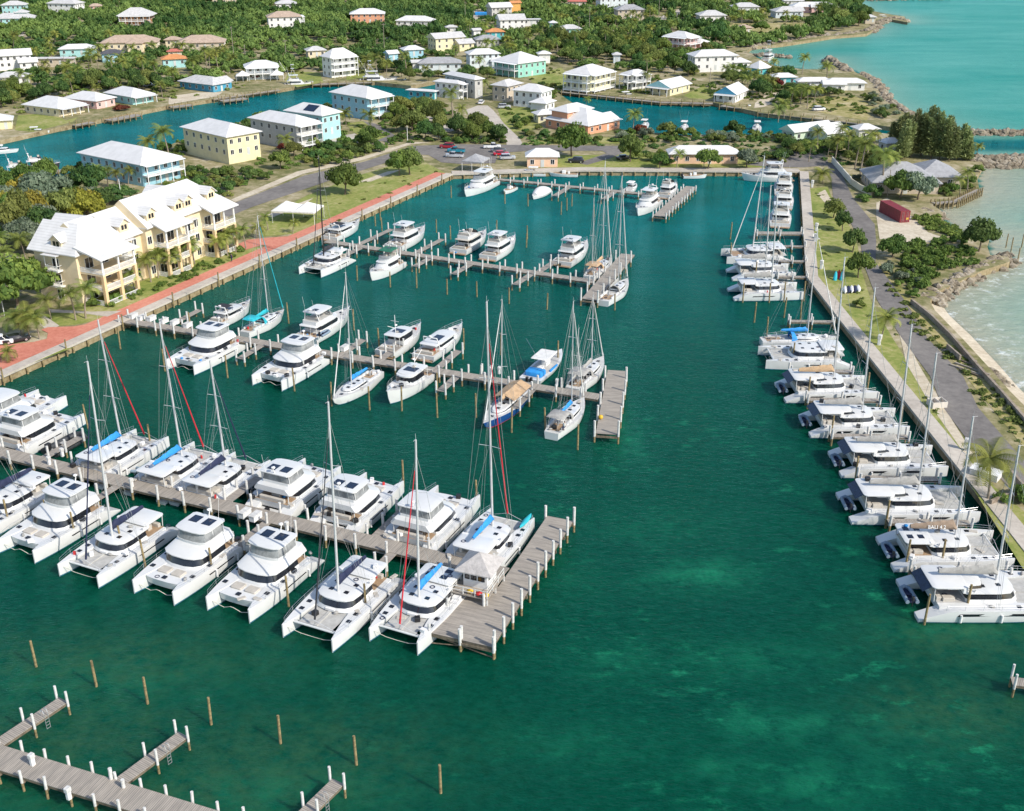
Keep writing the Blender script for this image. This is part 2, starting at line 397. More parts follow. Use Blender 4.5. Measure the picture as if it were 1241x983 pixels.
    def ramp(v, p0, p1):
        x = n.new('ShaderNodeMapRange'); x.inputs[1].default_value = p0; x.inputs[2].default_value = p1; l.new(v, x.inputs[0]); return x.outputs[0]
    base = mix(A('wfar'), WC['near'], WC['far'])
    base = mix(A('wcanal'), base, WC['canal'])
    base = mix(math_('MULTIPLY', ramp(N(0.05, 5), 0.38, 0.7), 0.55), base, WC['grass'])
    pn = ramp(N(0.35, 6, 0.7), 0.35, 0.62)
    base = mix(math_('MULTIPLY', math_('MULTIPLY', A('wpatch'), pn), 0.8), base, WC['patch'])
    mo = math_('MULTIPLY', ramp(N(0.26, 10, 0.74, (1, 1.8, 1)), 0.54, 0.72), ramp(N(0.06, 3), 0.44, 0.60))
    fine = math_('MULTIPLY', ramp(N(0.75, 6, 0.72, (1, 1.5, 1), 0.5), 0.34, 0.68), math_('SUBTRACT', 1.0, A('wcanal')))
    base = mix(math_('MULTIPLY', fine, 0.34), base, WC['fine'])
    bed = math_('MULTIPLY', A('wbed'), ramp(N(0.5, 8, 0.75), 0.36, 0.66)); base = mix(math_('MULTIPLY', bed, 0.6), base, WC['bed'])
    base = mix(math_('MULTIPLY', math_('MULTIPLY', mo, A('wmott')), 0.9), base, WC['patch'])
    base = mix(math_('MULTIPLY', A('wsilt'), math_('MULTIPLY', ramp(N(0.12, 4), 0.3, 0.7), 0.7)), base, WC['silt'])
    seac = mix(ramp(N(0.012, 5, 0.6, (1, 2.2, 1)), 0.35, 0.66), WC['sea1'], WC['sea2'])
    seac = mix(math_('MULTIPLY', ramp(N(0.07, 7, 0.7, (0.45, 1.9, 1), 0.15), 0.42, 0.72), 0.45), seac, WC['sea3'])
    sh_ = A('wshallow')
    seac = mix(ramp(sh_, 0.03, 0.5), seac, WC['shal1'])
    seac = mix(ramp(sh_, 0.38, 0.95), seac, WC['shal2'])
    cl = mix(A('wsea'), base, seac)
    fo = math_('MULTIPLY', A('wfoam'), ramp(N(0.30, 8, 0.75, (1, 1, 1)), 0.52, 0.66), None, True)
    cap = math_('MULTIPLY', A('wsea'), ramp(N(0.11, 9, 0.8, (0.5, 1.6, 1)), 0.67, 0.73), None, True)
    cap = math_('MULTIPLY', cap, 0.35)
    fo2 = math_('MAXIMUM', fo, cap)
    cl = mix(fo2, cl, (0.75, 0.76, 0.73))
    l.new(cl, b.inputs['Base Color'])
    b.inputs['IOR'].default_value = 1.33; b.inputs['Specular IOR Level'].default_value = 0.0; b.subsurface_method = 'BURLEY'; b.inputs['Subsurface Weight'].default_value = 0.75; b.inputs['Subsurface Radius'].default_value = (1, 1, 1); b.inputs['Subsurface Scale'].default_value = 2.2
    rr = n.new('ShaderNodeMapRange'); rr.inputs[3].default_value = 0.05; rr.inputs[4].default_value = 0.7; l.new(math_('MAXIMUM', fo2, math_('MULTIPLY', A('wsea'), 0.22)), rr.inputs[0]); l.new(rr.outputs[0], b.inputs['Roughness'])
    h = math_('ADD', math_('MULTIPLY', N(0.8, 3, 0.6, (1.0, 2.2, 1), 0.55), 1.0), math_('MULTIPLY', N(2.2, 3, 0.65, (1, 1.8, 1), 0.35), 0.55))
    h = math_('ADD', h, math_('MULTIPLY', N(0.25, 2, 0.5, (1, 1.8, 1), 0.3), math_('ADD', math_('MULTIPLY', A('wsea'), 2.0), 0.8)))
    bn = n.new('ShaderNodeBump'); bn.inputs['Strength'].default_value = 0.62; bn.inputs['Distance'].default_value = 0.30
    l.new(h, bn.inputs['Height']); l.new(bn.outputs[0], b.inputs['Normal'])
    gl = n.new('ShaderNodeBsdfGlossy'); gl.inputs['Color'].default_value = (0.36, 0.82, 0.86, 1); l.new(rr.outputs[0], gl.inputs['Roughness']); l.new(bn.outputs[0], gl.inputs['Normal'])
    fr = n.new('ShaderNodeFresnel'); fr.inputs[0].default_value = 1.33; l.new(bn.outputs[0], fr.inputs['Normal'])
    ms = n.new('ShaderNodeMixShader'); l.new(math_('MULTIPLY', fr.outputs[0], 0.56), ms.inputs[0]); l.new(b.outputs[0], ms.inputs[1]); l.new(gl.outputs[0], ms.inputs[2]); l.new(ms.outputs[0], n['Material Output'].inputs[0])
    me.materials.append(m); me.update()
    tag(link('water', me), kind='structure')
WC = dict(near=(0.0, 0.041, 0.021), far=(0.0, 0.132, 0.142), grass=(0.0, 0.032, 0.021), fine=(0.006, 0.115, 0.072), bed=(0.040, 0.105, 0.045), patch=(0.014, 0.22, 0.105), canal=(0.0, 0.135, 0.152), silt=(0.025, 0.09, 0.065),
          sea3=(0.008, 0.205, 0.175), sea1=(0.030, 0.245, 0.195), sea2=(0.095, 0.32, 0.265), shal1=(0.23, 0.33, 0.255), shal2=(0.37, 0.355, 0.265))
water()

# promenade: concrete cap along the quay, red paving behind it
def strip(name, path, o0, o1, dz, m):
    """level band beside a path of world points, from offset o0 to o1 to the left of travel"""
    L0, L1 = [], []
    for i, p in enumerate(path):
        a = path[max(i-1, 0)]; c = path[min(i+1, len(path)-1)]
        d = Vector((c[0]-a[0], c[1]-a[1], 0)).normalized(); nrm = Vector((-d.y, d.x, 0))
        L0.append(Vector(p)+nrm*o0); L1.append(Vector(p)+nrm*o1)
    return flat(name, [L0 + L1[::-1]], ZL+dz, m)
prom = [q0-qd*60, q1]
def capstrip(name, path, o0, o1, z0, z1, m):
    b = MB(); rings = []
    for i, p in enumerate(path):
        a = path[max(i-1, 0)]; c = path[min(i+1, len(path)-1)]
        d = Vector((c[0]-a[0], c[1]-a[1], 0)).normalized(); nr = Vector((-d.y, d.x, 0)); p = Vector((p[0], p[1], 0))
        rings.append([p+nr*o0+Vector((0, 0, z0)), p+nr*o1+Vector((0, 0, z0)), p+nr*o1+Vector((0, 0, z1)), p+nr*o0+Vector((0, 0, z1))][::-1])
    b.loft(rings); return tag(b.build(name, m), kind='structure')
capstrip('quay_cap', prom, -0.25, 1.9, ZL-0.25, ZL+0.12, CONC)
strip('red_path', prom, 1.9, 5.2, 0.04, REDPV)
pxsheet('red_plaza', [(-60, 488), (0, 441), (38, 432), (62, 424), (88, 410), (110, 399), (146, 389), (140, 383), (118, 391), (90, 396), (58, 397), (50, 400), (58, 404), (57, 411), (40, 415), (0, 419), (-60, 440)], 0.075, REDPV)
pxsheet('red_path_spur', [(283, 299), (300, 291), (318, 289), (345, 287), (366, 287), (352, 296), (330, 300), (318, 297), (295, 304)], 0.075, REDPV)
bq = [q1, at(700, 206.5, ZL), at(970, 208, ZL)]
capstrip('quay_cap', bq, -0.3, 3.4, ZL-0.3, ZL+0.12, CONC)
rq = [at(970, 208, ZL), at(978, 335, ZL), Vector((59.8, 192, ZL)), Vector((xq, 117, ZL)), Vector((61, -20, ZL))]
capstrip('quay_cap', rq, -0.2, 2.2, ZL-0.3, ZL+0.14, CONC)

# roads
road_l = [(1003, 198), (1007, 215), (1010, 241), (1032, 272), (1043, 294), (1046, 318), (1063, 364), (1093, 410), (1127, 456), (1143, 494), (1185, 551), (1211, 579), (1290, 660)]
road_r = [(1320, 625), (1270, 590), (1234, 551), (1185, 494), (1167, 456), (1124, 410), (1096, 364), (1061, 318), (1062, 294), (1060, 272), (1034, 241), (1022, 215), (1016, 198)]
pxsheet('road', road_l+road_r, 0.06, ASPH)
pxsheet('road', [(240, 266), (287, 245), (369, 213), (442, 196), (500, 177), (560, 175), (640, 176), (752, 177), (760, 183), (740, 192), (712, 200), (700, 198), (735, 186), (730, 183), (640, 183), (604, 186), (600, 198), (560, 199), (535, 197), (519, 188), (500, 187), (466, 198), (400, 219), (306, 251), (255, 272)], 0.06, ASPH)
pxsheet('street', [(614, 176), (613, 168), (593, 150), (569, 140), (563, 134), (579, 128), (591, 128), (598, 134), (611, 150), (630, 168), (634, 176)], 0.05, CONC)
pxsheet('street', [(0, 44), (23, 45), (58, 34), (75, 30), (75, 27), (52, 31), (20, 40), (0, 38)], 0.05, CONC)
pxsheet('street', [(570, 12), (578, 8), (580, 30), (572, 34), (567, 30)], 0.05, CONC)
pxsheet('street', [(783, 31), (800, 26), (822, 18), (843, 8), (845, 4), (838, 4), (815, 15), (795, 22), (780, 27)], 0.05, CONC)
pxsheet('street', [(905, 200), (935, 192), (965, 184), (1000, 188), (1005, 200), (975, 203), (940, 203)], 0.05, ASPH)
pxsheet('driveway', [(390, 168), (430, 162), (444, 172), (428, 181), (412, 178)], 0.05, CONC)
pxsheet('driveway', [(440, 147), (455, 150), (482, 166), (478, 172), (455, 171), (470, 165), (448, 153)], 0.05, ASPH)
pxsheet('driveway', [(925, 130), (945, 122), (952, 112), (930, 113), (915, 125), (914, 131)], 0.05, SANDM)
pxsheet('path', [(515, 140), (545, 148), (556, 156), (545, 160), (520, 158), (516, 154), (540, 152), (512, 144)], 0.05, CONC)
pxsheet('path', [(18, 372), (50, 380), (72, 395), (58, 402), (45, 390), (18, 380)], 0.05, CONC)
pxsheet('path', [(60, 375), (110, 378), (148, 377), (130, 384), (100, 380), (62, 379)], 0.05, CONC)
for k_, pts in enumerate([(0, 305, 22, 312, 34, 328, 14, 335, 0, 325)]):
    pxsheet('path', list(zip(pts[0::2], pts[1::2])), 0.05, CONC)
# lawns, sand and bare patches
for pts in ([(310, 272), (370, 238), (430, 214), (470, 202), (516, 197), (540, 210), (440, 256), (390, 281), (350, 284), (318, 287)],
            [(60, 380), (150, 350), (240, 312), (300, 300), (330, 300), (300, 320), (200, 364), (150, 383), (120, 388), (90, 394), (60, 396), (50, 388)],
            [(-20, 470), (0, 457), (50, 427), (90, 421), (40, 440), (0, 458)],
            [(974, 230), (1003, 226), (1012, 250), (1030, 275), (1040, 300), (1042, 322), (1056, 366), (1083, 412), (1112, 458), (1135, 500), (1180, 560), (1205, 590), (1241, 620), (1260, 680), (1240, 690), (1165, 570), (1104, 480), (1026, 398), (984, 340), (978, 320)],
            [(418, 150), (440, 147), (472, 162), (474, 168), (455, 172), (428, 160)],
            [(22, 140), (60, 137), (80, 146), (95, 142), (88, 148), (40, 160), (18, 158)],
            [(350, 86), (388, 88), (392, 100), (360, 106), (345, 98)],
            [(420, 85), (458, 83), (462, 92), (420, 97)],
            [(640, 92), (680, 82), (700, 100), (690, 108), (645, 100)],
            [(828, 116), (852, 104), (870, 112), (862, 121), (835, 119)],
            [(603, 132), (640, 130), (660, 145), (650, 157), (620, 160), (608, 148)],
            [(640, 172), (700, 165), (760, 168), (760, 174), (640, 175)],
            [(645, 188), (735, 188), (760, 184), (790, 190), (960, 192), (960, 203), (650, 203)]):
    pxsheet('lawn', pts, 0.03, LAWN)
for pts in ([(975, 130), (1000, 116), (1040, 118), (1062, 132), (1050, 146), (1000, 138)],
            [(880, 28), (985, 28), (975, 36), (930, 44), (900, 47), (885, 40)],
            [(1096, 366), (1063, 322), (1066, 318), (1105, 362), (1190, 452), (1241, 505), (1280, 540), (1280, 590)]):
    pxsheet('dry_lawn', pts, 0.03, DRYG)
for pts in ([(1062, 262), (1062, 246), (1075, 240), (1100, 258), (1125, 282), (1150, 290), (1130, 294), (1100, 294), (1066, 290), (1064, 276)],
            [(205, 117), (240, 112), (270, 112), (262, 117), (204, 127)],
            [(990, 235), (1000, 230), (1016, 258), (1005, 252)],
            [(1088, 396), (1095, 400), (1112, 440), (1142, 490), (1180, 552), (1170, 552), (1130, 495), (1098, 440)],
            [(320, 262), (380, 240), (372, 246), (330, 264)], [(430, 222), (470, 208), (486, 206), (450, 220)],
            [(285, 245), (367, 211), (440, 194), (498, 175), (520, 173), (498, 172), (440, 190), (360, 208), (280, 242)]):
    pxsheet('sand', pts, 0.045, SANDM)
# sloping beach at the foot of the sea wall
bw = [at(x, y, 0.3) for x, y in [(1127, 366), (1140, 384), (1165, 408), (1200, 446), (1222, 472), (1265, 515)]]
bt = [at(x, y, ZL-0.35) for x, y in [(1112, 366), (1128, 386), (1152, 410), (1188, 452), (1210, 478), (1250, 525)]]
b = MB(); k = len(bw)
out = [Vector((p.x+9, p.y+6, -0.9)) for p in bw]
b.add(bt+bw+out, [(i, k+i, k+i+1, i+1) for i in range(k-1)] + [(k+i, 2*k+i, 2*k+i+1, k+i+1) for i in range(k-1)])
tag(b.build('beach', SANDM, smooth=60), kind='structure')
# ------------------------------------------------------------------ boats
# local boat frame: x to the bow, y to port, z up from the waterline
def cat_hulls(b, L, hy, hw, dk, hull_m=0, anti_m=1, stern=True):
    for sgn in (1, -1):
        rings = []
        N_ = 14
        for i in range(N_+1):
            t = i/N_; x = -L/2+L*t
            w_ = hw*(0.86+0.14*min(1, t/0.25)) * (1 - max(0, (t-0.45)/0.55)**2.0*0.93)
            z = dk + 0.12*t
            if t < 0.05: z = 0.42
            elif t < 0.12: z = 0.85
            elif t < 0.18: z = 1.25
            yc = sgn*(hy + (hw-w_)*0.25)
            kz = -0.55 if t < 0.97 else -0.2
            rings.append([(x, yc+w_, z), (x, yc+w_*1.02, z*.55), (x, yc+w_*.93, .16), (x, yc+w_*.86, 0.0), (x, yc+w_*.3, kz), (x, yc-w_*.3, kz), (x, yc-w_*.86, 0.0), (x, yc-w_*.93, .16), (x, yc-w_*1.02, z*.55), (x, yc-w_, z)])
        b.loft([r[::-1] for r in rings], hull_m, mfun=lambda i, j: anti_m if j in (2, 3, 4, 5, 6) else hull_m)

def rails(b, pts, h=0.62, step=1.6, r=0.018, mid=True):
    """stanchions and wires along deck points"""
    path = []
    for a, c in zip(pts[:-1], pts[1:]):
        a = Vector(a); c = Vector(c); k = max(1, int((c-a).length/step))
        path += [a+(c-a)*i/k for i in range(k)]
    path.append(Vector(pts[-1]))
    for p in path: b.tube([p, p+Vector((0, 0, h))], r, 4)
    b.tube([p+Vector((0, 0, h)) for p in path], r, 4)
    if mid: b.tube([p+Vector((0, 0, h*.5)) for p in path], r*.7, 4)

def rig(root, mx, mz, top, L, boom_z, boom_len, cover, furl=None, stay_x=None, stay_y=0, chain=2.6, back=None, rake=0.035, sag=0.0, bow_z=1.6, sprd=2, mr=0.13, cover_r=0.30, stay_top=0.9, mat_=None):
    """mast (> boom, spreader), sail cover, furled sail, wires"""
    hgt = top-mz
    tx = mx-rake*hgt
    P_ = lambda t: Vector((mx+(tx-mx)*t, 0, mz+hgt*t))
    b = MB(); b.tube([P_(0), P_(0.55), P_(1)], mr, 8, r1=mr*0.72)
    mast = b.build('mast', mat_ or ALU, root, smooth=50)
    b = MB()
    for k in range(sprd):
        t = (0.38, 0.68)[k] if sprd == 2 else (0.5 if sprd == 1 else 0.3+0.25*k)
        p = P_(t); s_ = chain*(0.42 if k == 0 else 0.32)
        for sg in (1, -1): b.tube([p, p+Vector((-0.25, sg*s_, 0.05))], 0.035, 4)
    b.tube([P_(1), P_(1)+Vector((0, 0, 0.7))], 0.015, 4); b.tube([P_(1), P_(1)+Vector((0.5, 0, 0.05))], 0.02, 4)
    b.build('spreader', ALU, mast)
    if boom_len:
        b = MB(); b.tube([(mx-.15, 0, boom_z), (mx-boom_len, 0, boom_z+0.12)], 0.085, 6); b.build('boom', ALU, mast)
        if cover:
            rings = []
            for i in range(11):
                t = i/10; x = mx-0.1-(boom_len-.2)*t
                hh = (0.95-0.55*t)*(cover_r/0.3) if i else 0.45; ww = (0.30-0.13*t)*(cover_r/0.3)
                hh *= 1+0.08*math.sin(i*2.3); z0 = boom_z+0.12*t-0.1
                rings.append([(x, -ww*.5, z0), (x, -ww, z0+hh*.35), (x, -ww*.55, z0+hh*.8), (x, 0, z0+hh), (x, ww*.55, z0+hh*.8), (x, ww, z0+hh*.35), (x, ww*.5, z0)])
            MB().loft(rings).build('sail_cover', cover, root, smooth=60)
    if stay_x is not None:
        a, t = Vector((stay_x, stay_y, bow_z)), P_(stay_top)
        if furl:
            d = t-a; b = MB(); b.tube([a+d*.03, a+d*.12, a+d*.5, a+d*.92], 0.13, 6, r1=0.05); b.build('furled_sail', furl, root, smooth=60)
        b = MB(); b.tube([a, t], 0.022, 4)
    else: b = MB()
    for sg in (1, -1):
        b.tube([P_(0.92), (P_(0.68) if sprd > 1 else P_(0.5))+Vector((-.25, sg*chain*.32, 0)), (mx-0.9, sg*chain, bow_z)], 0.02, 4)
        b.tube([P_(0.40), (mx-1.2, sg*chain*.97, bow_z)], 0.016, 4)
        b.tube([P_(0.66), (mx-1.0, sg*chain*.97, bow_z)], 0.014, 4)
        if back is not None: b.tube([P_(0.99), (back, sg*0.8, bow_z)], 0.014, 4)
        if boom_len and cover: b.tube([P_(0.6), (mx-boom_len*.6, sg*.25, boom_z+.4)], 0.012, 4)
    b.build('rigging', WIRE, root)

def dinghy_parts(root, s=1.0, tube=RUBB, floor=GREYD, motor=True):
    L, B = 3.2*s, 1.55*s
    b = MB(); r = 0.23*s
    path = [(-L/2, -B/2+r, r), (L*.15, -B/2+r, r), (L*.36, -B*.3, r*1.15), (L/2-r, 0, r*1.5), (L*.36, B*.3, r*1.15), (L*.15, B/2-r, r), (-L/2, B/2-r, r)]
    b.tube(path, r, 8); b.build('tube', tube, root, smooth=60)
    b = MB(); b.add([(-L*.42, -B*.33, .1*s), (L*.2, -B*.33, .1*s), (L*.4, 0, .2*s), (L*.2, B*.33, .1*s), (-L*.42, B*.33, .1*s)], [(0, 1, 2, 3, 4)])
    b.box(-L*.44, -L*.40, -B*.33, B*.33, 0, .42*s); b.box(-L*.1, L*.02, -B*.33, B*.33, .28*s, .33*s)
    b.build('floor', floor, root)
    if motor:
        b = MB(); b.bbox(-L*.56, -L*.44, -.14*s, .14*s, .5*s, .95*s, .05*s); b.tube([(-L*.5, 0, .5*s), (-L*.5, 0, -.3*s)], .06*s, 6)
        b.build('outboard_motor', BLKP, root, smooth=40)

def cat_deck_gear(root, L, B, dk, bow=True):
    y = B/2-0.16
    for sg in (1, -1):
        b = MB(); rails(b, [(-L*.33, sg*y, dk), (L*.15, sg*y, dk+.05), (L*.32, sg*(y-.1), dk+.1), (L*.47, sg*(y-.55), dk+.12)]); b.build('railing', STEEL, root)
HATCH = MB().bbox(-.26, .26, -.27, .27, -.06, .08, .05).mesh('deck_hatch', GLASS)
FEND = MB().tube([(0, 0, -.45), (0, 0, -.38), (0, 0, .38), (0, 0, .45)], .14, 8).mesh('fender', WBOX, 50)
def hatch(root, x, y, z): return link('deck_hatch', HATCH, root, (x, y, z))
GEAR = [MB().bbox(-.35, .35, -.25, .25, 0, .4, .06).mesh('deck_box', WBOX), MB().tube([(.25*math.cos(a), .25*math.sin(a), .05) for a in [.52*i for i in range(13)]], .05, 5).mesh('rope_coil', NAVYC, 60),
        MB().blob((0, 0, .16), (.4, .22, .17)).mesh('sail_bag', GREYC, 60), MB().bbox(-.16, .16, -.11, .11, 0, .42, .04).mesh('jerry_can', REDP), MB().bbox(-.5, .5, -.25, .25, 0, .12, .05).mesh('cushion', CUSH), MB().blob((0, 0, .15), (.3, .25, .18)).mesh('canvas_bag', BLUEC, 60), MB().bbox(-.3, .3, -.3, .3, 0, .5, .05).mesh('grill_box', BLKP)]
def gear(root, spots):
    for x, y, z in spots:
        if rnd.random() < .8: m = rnd.choices(GEAR, (3, 3, 3, .5, 3, .6, 2))[0]; link(m.name.split('.')[0], m, root, (x+rnd.uniform(-.4, .4), y+rnd.uniform(-.12, .12), z), rnd.uniform(0, 3))
def fender(root, L, B):
    for sg in (1, -1):
        for x in (-L*.22+rnd.uniform(-.5, .5), L*.04+rnd.uniform(-.5, .5)):
            if rnd.random() < .75: link('fender', FEND, root, (x, sg*(B/2+.15), .75))

def sail_cat(name, label, pos, ang, L=13.8, B=7.3, mast_py=None, mast_top=23, cover=BLUEC, furl=REDC, style=0, group=None, boom=True, stern_dinghy=False, stripe=True, roofm=None, solar=False, tramp=TRAMP, rigged=True, sign=None, mr=.15, mast_mat=None):
    root = thing(name, label, 'catamaran', pos, ang, group)
    hw = 0.92; hy = B/2-hw; dk = 1.55
    b = MB(); cat_hulls(b, L, hy, hw, dk)
    b.box(-L*.36, L*.17, -hy, hy, 0.75, dk+.02)                  # bridge deck
    b.tube([(L*.40, -hy, 1.35), (L*.40, hy, 1.35)], 0.13, 8)     # forward cross beam
    hull = b.build('hull', [GEL, ANTIF], root, smooth=35)
    if stripe:
        for sg in (1, -1):
            yy = sg*(B/2+0.05); xe = L*.26 if style == 2 else L*.08; h_ = .34 if style == 2 else .18; bo = .13 if style == 2 else 0
            MB().add([(-L*.26, yy, .94), (xe-.6, yy-sg*bo*.6, .99), (xe, yy-sg*bo, .99+h_*.8), (-L*.24, yy, .94+h_)], [(0, 1, 2, 3) if sg < 0 else (3, 2, 1, 0)]).build('hull_window', GLASS, hull)
    b = MB(); b.quad((L*.17, -hy+.75, 1.42), (L*.40, -hy+.8, 1.42), (L*.40, hy-.8, 1.42), (L*.17, hy-.75, 1.42))
    b.box(L*.17, L*.40, -.18, .18, 1.38, 1.52)
    b.build('trampoline', tramp, root)
    b = MB()                                                       # bridle rope below the beam
    b.tube([(L*.46, -hy, 1.1), (L*.44, -hy*.5, .55), (L*.43, 0, .4), (L*.44, hy*.5, .55), (L*.46, hy, 1.1)], .035, 5); b.build('bridle', ROPE, root)
    # saloon: bottom and top outlines
    o0 = nose(-L*.17, L*.20, 2.45, 2.3, .6); o1 = nose(-L*.17, L*.15, 2.15, 2.0, .6)
    z0, z1 = dk, 2.72
    cab = MB().tier(o0, z0, o1, z1).build('cabin', GEL, root, smooth=40)
    MB().tier(grow(lerp_o(o0, o1, .36), .03), z0+.42, grow(lerp_o(o0, o1, .84), .03), z0+.98).build('cabin_window', GLASS, cab, smooth=40)
    b = MB()
    o2 = nose(-L*.19, L*.158, 2.32, 2.0, .6)
    rf = lambda e: (lambda x, y: z1+e+0.10*(1-(y/2.4)**2))
    b.loft([[(x, y, z1-.04) for x, y in grow(o2, .1)], [(x, y, z1+.06) for x, y in grow(o2, .1)], [(x, y, z1+.16) for x, y in grow(o2, -.25)], [(x, y, z1+.24) for x, y in grow(o2, -1.0)]])
    # aft hardtop over the cockpit and its posts
    ha, hf = -L*.40, -L*.155
    hz = 3.05 if style != 2 else 3.3
    o3 = rrect(ha, hf, -2.35, 2.35, .5)
    b.loft([[(x, y, hz) for x, y in o3], [(x, y, hz+.10) for x, y in o3], [(x, y, hz+.2) for x, y in rrect(ha+.3, hf-.3, -2.0, 2.0, .4)]])
    for sg in (1, -1):
        b.tube([(ha+.4, sg*2.1, dk), (ha+.3, sg*2.15, hz)], .05, 6); b.tube([(hf+.1, sg*2.0, z1), (hf-.2, sg*2.0, hz)], .05, 6)
    roof = b.build('roof', roofm or GEL, root, smooth=40)
    b = MB()                                                       # hatches
    for x, y in ((L*.06, .95), (L*.06, -.95), (-L*.05, 1.2), (-L*.05, -1.2)): hatch(root, x, y, z1+.2)
    for sg in (1, -1):
        for x in (L*.26, L*.16): hatch(root, x, sg*(hy+.1), dk+.06)
    if solar:
        for k in (0, 1):
            for sg in (-.9, .9): MB().bbox(ha+.55+k*1.25, ha+1.25+k*1.25, sg-.42, sg+.42, hz+.19, hz+.235, .03).build('solar_panel', SOLAR, roof)
    if style == 2:
        MB().loft([[(ha-.95, y, hz-.62+t) for y, t in ((-1.9, 0), (1.9, 0), (1.9, .06), (-1.9, .06))], [(ha+.1, y, hz+.05+t) for y, t in ((-1.9, 0), (1.9, 0), (1.9, .06), (-1.9, .06))]]).build('solar_panel', SOLAR, roof)
        o4 = grow(nose(-L*.30, -L*.04, 1.75, 1.2, .5), 0)
        hs = MB().loft([[(x, y, z1+.1) for x, y in o4], [(x, y, z1+.62) for x, y in grow(o4, -.15)], [(x, y, z1+.72) for x, y in grow(o4, -.5)]]).build('helm_station', GEL, root, smooth=40)
        MB().tier(grow(o4, .01), z1+.24, grow(o4, -.08), z1+.52).build('window', GLASS, hs, smooth=40)
    b = MB()                                                       # cockpit sole, seats, table
    b.box(-L*.36, -L*.17, -2.4, 2.4, dk+.02, dk+.04)
    sole = b.build('cockpit', TEAK if style == 1 else GREYD, root)
    b = MB(); b.bbox(-L*.36, -L*.325, -2.0, 2.0, dk+.04, dk+.5, .08); b.bbox(-L*.32, -L*.24, -2.2, -1.5, dk+.04, dk+.48, .08); b.bbox(-L*.29, -L*.24, .5, 1.5, dk+.04, dk+.7, .05)
    b.build('seat', CUSH, sole)
    for sg in (1, -1):                                             # helm pods, winches
        MB().bbox(-L*.20, -L*.17, sg*2.0-.35, sg*2.0+.35, z1, z1+.55, .08).build('helm_console', WBOX, root)
        MB().tube([(-L*.12, sg*2.2, z1+.1), (-L*.12, sg*2.2, z1+.35)], .1, 8).build('winch', STEEL, root)
    MB().bbox(L*.175, L*.20, -.6, .6, dk, dk+.3, .08).build('locker', WBOX, root)
    fender(root, L, B)
    gear(root, [(-L*.33, 1.2, dk+.05), (-L*.30, -1.0, dk+.05), (-L*.22, 0, dk+.05), (-L*.38, hy, dk), (-L*.36, -hy, dk), (-L*.1, hy+.2, dk), (-L*.02, -hy-.2, dk), (L*.12, hy, dk), (L*.2, .9, dk-.1), (L*.25, -1, dk-.1), (L*.33, hy, dk+.1), (L*.32, -hy, dk+.1), (-L*.1, .5, z1+.24), (-L*.30, 1.4, hz+.18)])
    cat_deck_gear(root, L, B, dk)
    b = MB(); b.tube([(L*.40, -hy, 1.45), (L*.40+.05, 0, 2.3), (L*.40, hy, 1.45)], .03, 5); b.build('seagull_striker', ALU, root)
    top = mast_top
    mx = L*.07
    if mast_py is not None:
        c_, s_ = math.cos(ang), math.sin(ang)
        for _ in range(3):
            mxt = mx-0.035*(top-2.9)
            top = height_to(pos[0]+c_*mxt, pos[1]+s_*mxt, mast_py)
    if rigged: rig(root, mx, z1+.2, top, L, z1+1.15, L*.40 if boom else 0, cover, furl, L*.40, 0, B/2-.3, back=None, bow_z=1.6, mr=mr, mat_=mast_mat, cover_r=.42 if cover in (GREYC, TANC, SANDC) else .34)
    if sign:
        cu = bpy.data.curves.new('lettering', 'FONT'); cu.body = sign; cu.size = .62; cu.extrude = .01; cu.align_x = 'CENTER'; cu.materials.append(WBOX)
        tmp = bpy.data.objects.new('lettering', cu); col.objects.link(tmp); bpy.context.view_layer.update()
        me = bpy.data.meshes.new_from_object(tmp.evaluated_get(bpy.context.evaluated_depsgraph_get())); bpy.data.objects.remove(tmp)
        t_ = link('lettering', me, root, (-L*.11, -.47, z1+1.32)); t_.rotation_euler = (R(70), 0, 0)
    return root

